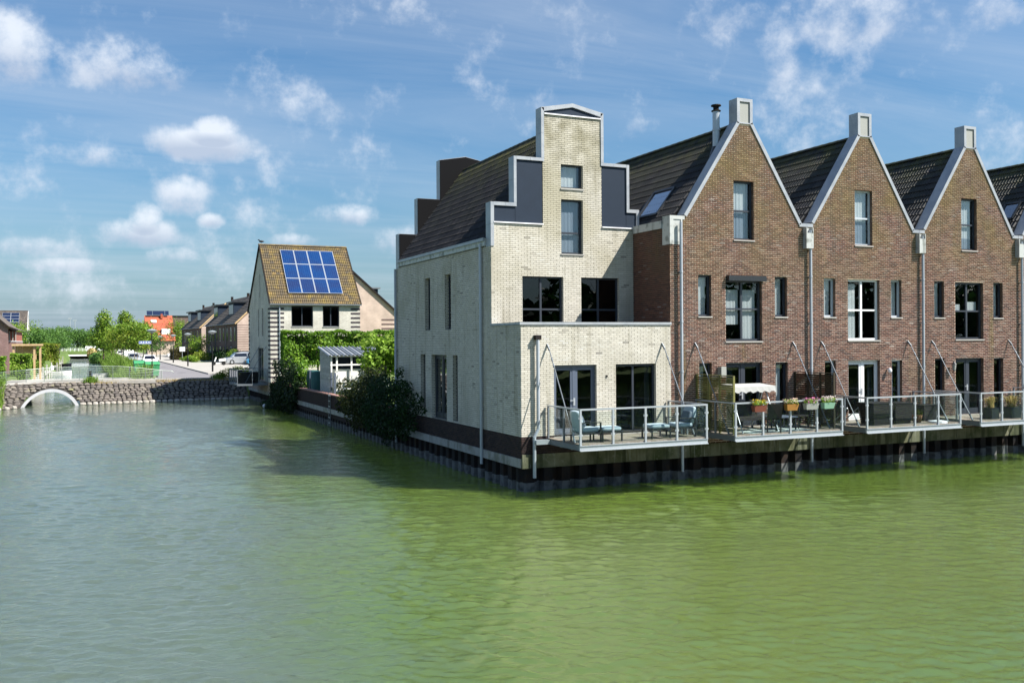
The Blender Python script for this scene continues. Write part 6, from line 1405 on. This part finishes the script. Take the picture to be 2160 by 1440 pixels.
mb = MB(); mb.box(5.0, 7.1, yo+.9, yo+2.6, 6.4, 8.3); dd_ = mb.build('dormer', m_white_enamel, oh)
mb = MB(); mb.beam((2.6, yo+3.2, 10.3), (3.9, yo+3.2, 10.3), .9, .1, upv=(0, -1.3, 1)); mb.build('roof_window', m_white_enamel, oh); mb = MB(); mb.box(5.0, 5.5, yo+3.6, yo+4.2, 11, 12.2); mb.build('chimney', m_tile_o, oh)
for x0_, x1_ in ((1.65, 3.0), (3.1, 6.0), (6.1, 7.0)): mb = MB(); mb.beam(((x0_+x1_)/2, yo+3.9, 11.9), ((x0_+x1_)/2, yo+4.5, 13.0), x1_-x0_, .06, upv=(0, -1, .5)); mb.build('solar_panel', m_cell2, oh)
bb = thing('flat_roof_block', 'brown flat roofed building seen between the orange house and the terraces', 'building', (14, 262, G)); mb = MB(); mb.box(8.6, 20, 256, 268, G, 12.1); mb.build('walls', t_terr, bb); mb = MB(); mb.box(8.4, 20.2, 255.8, 268.2, 12.1, 12.4); mb.build('roof_edge', m_alu_dark, bb)
# ------------------------------------------------------------------ left side houses
cottage(-31.5, 212, 'cream twin cottage with dark solar panels far on the left', side='R', detail=False, panels='dark')
lh = thing('left_brick_house', 'red brown brick house with grey roof cut by the left edge', 'house', (-24, 84, G))
mb = MB(); wall_slab(mb, PF('Y', 80), [(-26, G), (-19.47, G), (-19.47, 6.30), (-20.2, 7.15), (-24, 10.4), (-26, 9.0)], [(-23.4, -22.2, 4.0, 5.4)], 0, 0); mb.add([(-19.47, 80, G), (-19.47, 92, G), (-19.47, 92, 6.3), (-19.47, 80, 6.3)], [(0, 1, 2, 3)]); mb.build('gable_wall', t_red, lh)
mb = MB(); mb.box(-19.46, -18.8, 80.5, 91, G, 4.92); mb.build('bay_base', t_red, lh)
for x in (-19.40, -19.12, -18.86):
    mb = MB(); mb.box(x, x+.07, 80.5, 80.6, 4.98, 5.98); mb.build('bay_post', m_cream_panel, lh)
mb = MB(); mb.box(-19.46, -18.78, 80.45, 91, 4.922, 4.98); mb.build('bay_sill', m_white_enamel, lh); mb = MB(); mb.box(-19.46, -18.86, 80.7, 91, 4.98, 5.98); mb.build('bay_panel', material('rust_panel', (.30, .11, .08), .7), lh)
mb = MB(); mb.add([(-18.55, 79.8, 6.08), (-18.55, 92, 6.08), (-19.5, 92, 6.50), (-19.5, 79.8, 6.50)], [(0, 1, 2, 3)]); mb.add([(-19.5, 79.8, 6.5), (-19.5, 92, 6.5), (-24.0, 92, 10.7), (-24.0, 79.8, 10.7)], [(0, 1, 2, 3)]); mb.add([(-28, 79.8, 7.2), (-28, 92, 7.2), (-24.0, 92, 10.7), (-24.0, 79.8, 10.7)], [(0, 1, 2, 3)])
mb.add([(-18.55, 79.8, 5.96), (-19.5, 79.8, 6.36), (-19.5, 79.8, 6.5), (-18.55, 79.8, 6.08)], [(0, 1, 2, 3)]); mb.build('roof', m_tile_g, lh)
mb = MB(); mb.beam((-18.55, 79.78, 6.02), (-19.5, 79.78, 6.43), .12, .16); mb.beam((-19.5, 79.78, 6.43), (-24, 79.78, 10.63), .12, .2); mb.build('verge_board', m_pile, lh)
window(lh, 'Y', 80, -23.4, -22.2, 4.0, 5.4, m_frame_w)
# pergola
pg = thing('timber_pergola', 'pale timber garden shelter with flat roof on the left bank', 'pergola', (-17.6, 74, G)); mb = MB(); mb.box(-18.75, -16.2, 73.5, 76.5, 4.50, 4.68); mb.build('roof', m_wood, pg)
for i in range(9): mb = MB(); a = -18.5+i*.2; mb.box(a+.004, a+.196, 74.6, 74.63, 3.2, 4.49); mb.build('board', m_wood, pg)
for x in (-18.6, -16.85, -16.35): mb = MB(); mb.box(x-.09, x+.09, 73.7, 73.88, .3, 4.49); mb.build('post', m_wood, pg)
mb = MB(); mb.box(-17.3, -16.2, 73, 77, .1, 1.2); tag(mb.build('jetty', m_grey_wood), 'grey timber jetty under the pergola posts', 'jetty')
# decks, posts, boats on the left bank
for i, (y0_, y1_, lb) in enumerate(((84, 97, 'weathered timber landing behind the pergola on the left bank'), (99, 125, 'long timber landing beside the white rowing boat'), (150, 190, 'far timber landing beside the dark boat'))):
    t = thing('landing_stage', lb, 'landing stage', (-17.9, (y0_+y1_)/2, .7), 0, 'timber landings on the left bank')
    for k in range(int((y1_-y0_)/1.3)):
        mb = MB(); y_ = y0_+k*1.3; mb.box(-18.6, -17.0, y_+.02, y_+1.28, .78, .86); mb.build('plank', m_grey_wood, t)
    for k in range(4): mb = MB(); y_ = y0_+.5+(y1_-y0_-1)*k/3; mb.tube([(-17.05, y_, -.5), (-17.05, y_, 1.5+.5*(k % 2))], .09, 8); mb.build('mooring_post', m_grey_wood, t)
def boat(label, x, y, L_, W_, mt, rz, fr=.45):
    t = thing('small_boat', label, 'boat', (x, y, 0), rz, 'small boats moored on the left bank'); mb = MB(); N_ = 10; v = []
    for i in range(N_+1):
        f = i/N_; xx = -L_/2+L_*f; k = (1-max(0, (f-.45)/.55)**2.2)*(.82+.18*min(1, f*4)); sh_ = .08*max(0, f-.5)*4
        v += [(xx, -W_/2*k, fr+sh_), (xx, -W_/2*k*.7, .0), (xx, 0, -.15), (xx, W_/2*k*.7, 0), (xx, W_/2*k, fr+sh_), (xx, W_/2*k*.86, fr+sh_), (xx, 0, .08), (xx, -W_/2*k*.86, fr+sh_)]
    f = []
    for i in range(N_):
        for k in range(8): f.append((i*8+k, i*8+(k+1) % 8, (i+1)*8+(k+1) % 8, (i+1)*8+k))
    f.append(tuple(range(8))); mb.add(v, f); mb.build('hull', mt, t, off=L0)
    for k in (-.22, .12): mb = MB(); mb.box(L_*k-.12, L_*k+.12, -W_*.38, W_*.38, fr-.12, fr-.08); mb.build('thwart', m_grey_wood, t, off=L0)
    mb = MB(); mb.box(-L_/2-.25, -L_/2, -.12, .12, .1, .85); mb.build('outboard_motor', m_black_plastic, t, off=L0); return t
boat('small white boat seen through the bridge railing', -16.3, 131, 3.6, 1.5, m_white_paint, .15); boat('dark boat moored farther up the left bank', -17.2, 190, 4.5, 1.8, m_dark_paint, -.6); boat('white and dark boat against the right bank reeds', -9.9, 118, 4.2, 1.5, m_white_paint, .4)
mb = MB(); mb.lathe([(.2, 0), (.24, .5), (.1, .7)], (-16.9, 122, .9), 10); tag(mb.build('white_drum', m_white_enamel), 'white drum on the timber landing behind the railing', 'drum')
# person on the landing
def person(label, x, y, z, rz=0):
    t = thing('person', label, 'person', (x, y, z), rz)
    V = [(0, 0, .93), (0, .01, 1.15), (0, .02, 1.38), (0, .02, 1.50), (0, .0, 1.62), (.18, .02, 1.40), (.24, -.05, 1.14), (.20, -.25, 1.02), (-.18, .02, 1.40), (-.25, -.02, 1.13), (-.24, -.12, .90), (.10, 0, .90), (.11, -.03, .50), (.12, .02, .08), (.12, -.14, .03), (-.10, 0, .90), (-.12, .05, .50), (-.13, .12, .08), (-.13, -.03, .03)]
    E_ = [(0, 1), (1, 2), (2, 3), (3, 4), (2, 5), (5, 6), (6, 7), (2, 8), (8, 9), (9, 10), (0, 11), (11, 12), (12, 13), (13, 14), (0, 15), (15, 16), (16, 17), (17, 18)]
    R_ = [.15, .14, .16, .055, .10, .07, .045, .035, .07, .045, .035, .10, .065, .045, .035, .10, .065, .045, .035]
    me = bpy.data.meshes.new('body'); me.from_pydata(V, E_, []); o = link('body', me, t); me.materials.append(m_skin); me.materials.append(material('light_blue_cloth', (.16, .45, .66), .9)); me.materials.append(material('dark_cloth', (.02, .02, .03), .9))
    md = o.modifiers.new('skin', 'SKIN'); me.skin_vertices[0].data.foreach_set('radius', [r for r in R_ for _ in (0, 1)]); me.skin_vertices[0].data[0].use_root = True
    s_ = o.modifiers.new('sub', 'SUBSURF'); s_.levels = s_.render_levels = 2
    dg = bpy.context.evaluated_depsgraph_get(); me2 = bpy.data.meshes.new_from_object(o.evaluated_get(dg)); o.modifiers.clear(); o.data = me2
    if len(me2.materials) < 3: me2.materials.clear(); [me2.materials.append(m_) for m_ in (m_skin, MATS['light_blue_cloth'], MATS['dark_cloth'])]
    for p_ in me2.polygons:
        c_ = p_.center; p_.material_index = 1 if (.92 < c_.z < 1.47 and abs(c_.x) < .29) else (2 if .45 < c_.z <= .92 and abs(c_.x) < .2 and c_.y > -.12 else 0); p_.use_smooth = True
    mb = MB(); mb.ell((0, .015, 1.70), .085, .10, .075, 10); mb.build('hair', m_bark, t, off=L0, smooth=True)
    return t
person('person in light blue top and dark shorts standing on the left landing', -17.75, 103.5, .87, .5)
# far bridge, fences
fb = thing('far_bridge', 'low flat white edged bridge across the far end of the canal', 'bridge', (-14, 300, .8)); mb = MB(); mb.box(-26, -8, 298.4, 299.99, .72, 1.18); mb.build('deck_edge', m_white_enamel, fb)
for x in (-24, -9.2): mb = MB(); mb.box(x-.3, x+.3, 298.6, 299.8, -.5, .718); mb.build('pier', m_conc, fb)
ff = thing('far_fence', 'white post and rail fence along the far parking place', 'fence', (-16, 336, 1.9))
for i in range(22): mb = MB(); x = -27+i*1.3; mb.box(x-.06, x+.06, 336, 336.1, 1.9, 3.0); mb.build('post', m_white_enamel, ff)
for z in (2.3, 2.85): mb = MB(); mb.box(-27, .3, 336.02, 336.08, z, z+.1); mb.build('rail', m_white_enamel, ff)
# ------------------------------------------------------------------ vegetation
def blades(name, n, region, h, mt, label=None, cat=None, w=.03, kind='stuff'):
    x, y, z = region(n); a = rng.uniform(0, 2*np.pi, n); hh = h*(.55+.7*rng.random(n)); lean = rng.normal(0, .28, (n, 2))*hh[:, None]
    ax = np.cos(a)*w; ay = np.sin(a)*w
    b0 = np.stack([x-ax, y-ay, z], 1); b1 = np.stack([x+ax, y+ay, z], 1); t1 = np.stack([x+lean[:, 0]+ax*.2, y+lean[:, 1]+ay*.2, z+hh], 1); t0 = np.stack([x+lean[:, 0]-ax*.2, y+lean[:, 1]-ay*.2, z+hh], 1)
    v = np.stack([b0, b1, t1, t0], 1).reshape(-1, 3); me = bpy.data.meshes.new(name); me.vertices.add(4*n); me.vertices.foreach_set('co', v.ravel()); me.loops.add(4*n); me.loops.foreach_set('vertex_index', np.arange(4*n)); me.polygons.add(n)
    me.polygons.foreach_set('loop_start', np.arange(0, 4*n, 4)); me.polygons.foreach_set('loop_total', np.full(n, 4)); me.materials.append(mt); me.update(calc_edges=True)
    at = me.attributes.new('rnd', 'FLOAT', 'FACE'); at.data.foreach_set('value', rng.random(n).astype(np.float32)); o = link(name, me, None, kind)
    if label: o['label'] = label; o['category'] = cat or 'plants'
    return o
def bank_r(n):
    y = 58+rng.random(n)**1.3*190; f = rng.random(n); x = -9.5+f*2.0+rng.normal(0, .1, n); return x, y, np.clip((x+9.5)/1.9, 0, 1)*G
blades('bank_reeds', 26000, bank_r, 1.05, l_reed, 'tall bright green grass and reeds on the right canal bank', 'reeds', .05)
def bank_l(n):
    x = -24+rng.random(n)*6.2; f = rng.random(n); y = np.array([yb(v) for v in x])+f*4.5; return x, y, np.clip(f*4.5/TOPD, 0, 1)*G
blades('shore_grass', 9000, bank_l, .42, l_reed, 'bright rough grass growing on the left shore above the stones', 'grass', .035)
def kerb_g(n):
    x = -12+rng.random(n)*12; t_ = rng.random(n); return x, np.array([yb(v) for v in x])+TOPD*(.86+.12*t_), G*(.86+.12*t_)
blades('embankment_weeds', 2200, kerb_g, .12, l_straw, 'dry grass and weeds at the top of the stone slope', 'grass', .03)
def tufts(n): 
    c_ = rng.integers(0, 2, n); return np.where(c_ == 0, -12.0, -2.2)+rng.normal(0, .25, n), np.where(c_ == 0, yb(-12)+TOPD-.15, yb(-2.2)+TOPD-.1)+rng.normal(0, .1, n), np.full(n, G-.1)
blades('weed_tuft', 500, tufts, .42, l_reed, 'green weed tuft at the foot of the bridge railing', 'weeds', .03)
def verge(n): return -8.6+rng.random(n)*1.6, 57.5+rng.random(n)*120, np.full(n, G)
blades('verge_grass', 9000, verge, .22, l_reed, 'rough verge grass under the young street trees', 'grass', .05)
shrub('far_reed_clump', 'rounded reed clump at the end of the right bank', [(-10.6, 232, .9, 1.6, 8, 1.5), (-10.2, 222, .9, 1.3, 6, 1.3)], 1800, .5, l_far, (-10.3, 228, .0), stem=False)
shrub('straw_reed_patch', 'straw coloured reed patch beside the far bridge', [(-11.2, 262, 1.9, 1.4, 5, 1.6)], 900, .5, l_straw, (-11.2, 262, .3), stem=False)
# row of young street trees along the canal
ys = [92, 99, 107, 116, 126, 138, 152, 165, 180, 198, 218]
for i, y in enumerate(ys):
    tree('street_tree', ['young maple with yellow green crown, nearest of the street row', 'young street tree with rusty tinged leaves just left of the lamp post', 'young street tree behind the green containers', 'young street tree above the white hatchback', 'middle street tree of the canal row', 'young street tree level with the white van', 'young street tree beyond the white van', 'street tree under the right tall poplar', 'street tree between the two tall poplars', 'street tree just before the left tall poplar', 'last small street tree of the canal row'][i],
         (-7.1 if i < 2 else -7.75)+random.uniform(-.25, .25), y, G, random.uniform(4.6, 5.5), random.uniform(3.2, 4.0), random.uniform(2.8, 3.3), l_yel if i in (1, 3, 5) else l_tree, n=2300, leaf=.24, group='street trees along the canal', tr=.06, bark=m_bark_pale, trunk_h=1.9, clumps=18)
tree('tall_poplar', 'tall pointed pale green tree at the left of the street row', -9.5, 172, G, 9.4, 6.4, 8.0, l_tree, n=5200, leaf=.34, group='tall pointed trees', shape='cone', tr=.16, clumps=46)
tree('tall_poplar', 'tall pointed pale green tree at the right of the street row', -4.6, 200, G, 10.6, 6.2, 9.0, l_tree, n=5200, leaf=.36, group='tall pointed trees', shape='cone', tr=.16, clumps=46)
tree('garden_tree', 'leafy tree in front of the orange roofed house', -.6, 205, G, 7.6, 6.5, 6.2, l_yel, n=3200, leaf=.34, tr=.14, clumps=26)
tree('garden_tree', 'bright round tree between the orange house and the terraces', 9.0, 232, G, 8.6, 7.0, 8.0, l_tree, n=3000, leaf=.38, tr=.16, clumps=26)
tree('garden_tree', 'small tree by the brown hedge and lamp post', 1.2, 190, G, 4.6, 4.2, 3.8, l_far, n=1400, leaf=.3, tr=.1)
tree('garden_tree', 'bright small tree before the far terrace end wall', 5.2, 140, G, 4.4, 4.0, 3.8, l_tree, n=1600, leaf=.24, tr=.08, trunk_h=.8)
for i, (x, y, r_, h_, lb, mt) in enumerate(((7.6, 112.0, 1.9, 1.5, 'bright bushy shrub above the silver estate car', l_tree), (4.6, 132, 2.2, 1.2, 'yellow flowering shrub in front of the parked white cars', l_yel), (6.5, 124, 2.3, 1.5, 'dark shrub beside the near terrace wall', l_dark), (9.3, 108, 1.6, 1.5, 'dark hedge mass behind the parking bay', l_dark), (2.2, 127, 1.6, .6, 'low shrub at the corner of the parking bay', l_tree))):
    shrub('street_shrub', lb, [(x+random.uniform(-.5, .5)*r_, y+random.uniform(-.8, .8)*r_, G+h_*.5+random.uniform(-.1, .5), r_*.6, r_*.7, h_*.6) for _ in range(6)], 1500, .22, mt, (x, y, G), group='shrubs along the street')
hd = thing('brown_hedge', 'clipped brownish beech hedge block beside the pavement', 'hedge', (2.4, 143, G)); p, d = boxpts(2600, .6, 4.4, 140, 147, G, G+1.9, .1); leaf_obj('foliage', p, .2, leaf_mat('beech_leaf', (.035, .035, .012), (.09, .075, .02)), hd, outw=d); mb = MB(); mb.box(.8, 4.2, 140.3, 146.8, G, G+1.7); mb.build('inner_branches', MATS['twig_mass'], hd)
shrub('balcony_shrub', 'yellow green shrub just beyond the cottage balcony rail', [(-1.3, 56.5, 2.1, .8, .6, .45), (-.5, 56.7, 2.2, .7, .6, .5), (.2, 56.4, 2.15, .6, .5, .45), (-2.0, 56.6, 1.9, .5, .4, .3)], 1800, .13, l_yel, (-.6, 56.6, G))
# left bank hedges and shrubs
p, d = boxpts(5200, -21.8, -18.45, 61.4, 63.5, G, 3.55, .2); hl = thing('garden_hedge', 'bright green and yellow hedge at the left edge beyond the railing', 'hedge', (-20, 62, G)); leaf_obj('foliage', p, .17, l_hedge, hl, outw=d); mb = MB(); mb.box(-21.6, -18.6, 61.8, 63.3, G, 3.3); mb.build('inner_branches', MATS['twig_mass'], hl)
p, d = boxpts(2600, -18.7, -16.95, 70.5, 72.0, .9, 3.75, .15); hl = thing('garden_hedge', 'sunlit hedge panel below the pergola roof', 'hedge', (-17.9, 71, G)); leaf_obj('foliage', p, .16, l_plane, hl, outw=d); mb = MB(); mb.box(-18.6, -17.1, 70.8, 71.9, .5, 3.5); mb.build('inner_branches', MATS['twig_mass'], hl)
p, d = boxpts(2400, -19.0, -16.9, 98, 101, .9, 4.2, .15); hl = thing('garden_hedge', 'rounded hedge behind the person on the landing', 'hedge', (-18, 100, G)); leaf_obj('foliage', p, .2, l_tree, hl, outw=d); mb = MB(); mb.box(-18.8, -17.2, 98.4, 100.8, .5, 3.9); mb.build('inner_branches', MATS['twig_mass'], hl)
p, d = boxpts(3200, -19.9, -16.9, 156, 170, .3, 4.7, .2); hl = thing('garden_hedge', 'tall yellow topped clipped hedge column by the canal', 'hedge', (-18, 163, G)); leaf_obj('foliage', p, .24, l_yel, hl, outw=d); mb = MB(); mb.box(-19.7, -17.2, 156.5, 169.5, .2, 4.4); mb.build('inner_branches', MATS['twig_mass'], hl)
for i, (x, y, h, w) in enumerate(((-24.5, 150, 5.2, 6), (-21.5, 176, 5.8, 6.5), (-26, 195, 7.2, 8), (-20.5, 215, 6.2, 7), (-24.5, 240, 8.6, 9), (-19.5, 262, 7.6, 8))):
    tree('bank_tree', ['low bushy tree left of the pergola roof', 'bushy tree above the clipped hedge column', 'taller bushy tree behind the twin cottage end', 'bushy green tree on the left bank, fourth back', 'large bushy tree crowning the left bank', 'last bushy tree before the far bridge'][i], x, y, G, h, w, h*.85, l_far if i % 2 else l_tree, n=2600, leaf=.36, group='trees on the left bank', tr=.15, clumps=22)
far = [(-30, 352, 8, 9), (-24.5, 348, 7.6, 8), (-20.5, 350, 8.2, 8.5), (-16.0, 352, 7.8, 8), (-12.0, 350, 6.8, 7.2), (-7.5, 352, 8.8, 8.5), (-2.5, 350, 8.6, 9), (4, 356, 9, 10), (12, 352, 9, 9)]
FL = ['leftmost round tree of the far fence row', 'second round tree of the far fence row', 'round dark tree with a trunk above the far bridge', 'round tree right of the middle of the far fence row', 'low round tree beside the far white van', 'tree behind the left tall poplar', 'tree glimpsed between the two tall poplars', 'far tree behind the orange house roof, left', 'far tree behind the orange house roof, right']
for i, (x, y, h, w) in enumerate(far): tree('far_tree', FL[i], x, y, 1.9, h, w, h*.82, l_far, n=1900, leaf=.5, group='round trees behind the far fence', tr=.2, clumps=18)
# wooded horizon
def treeline(name, label, n, x0, x1, y0, y1, h, leaf, z0=1.85):
    k = int((x1-x0)/6); cl = []
    for i in range(k):
        x = x0+(x1-x0)*(i+random.random())/k; y = random.uniform(y0, y1); hh = h*random.uniform(.75, 1.15); cl.append((x, y, z0+hh*.5, random.uniform(6, 10), 6, hh*.5))
    p, d = clump_pts(cl, n, .6); o = leaf_obj(name, p, leaf, l_bg, None, outw=d, kind='stuff', flat=.2); o['label'] = label; o['category'] = 'wood'; return o
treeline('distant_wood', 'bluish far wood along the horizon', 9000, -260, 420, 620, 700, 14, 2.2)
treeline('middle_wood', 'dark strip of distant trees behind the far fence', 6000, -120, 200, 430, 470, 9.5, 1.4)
treeline('opposite_bank_wood', 'row of trees on the shore behind the viewer', 34000, -140, 320, -92, -76, 13.0, 1.6, 1.2)
for o in bpy.data.objects:
    if o.name.startswith('opposite_bank_wood'): o.data.materials.clear(); o.data.materials.append(l_dark)
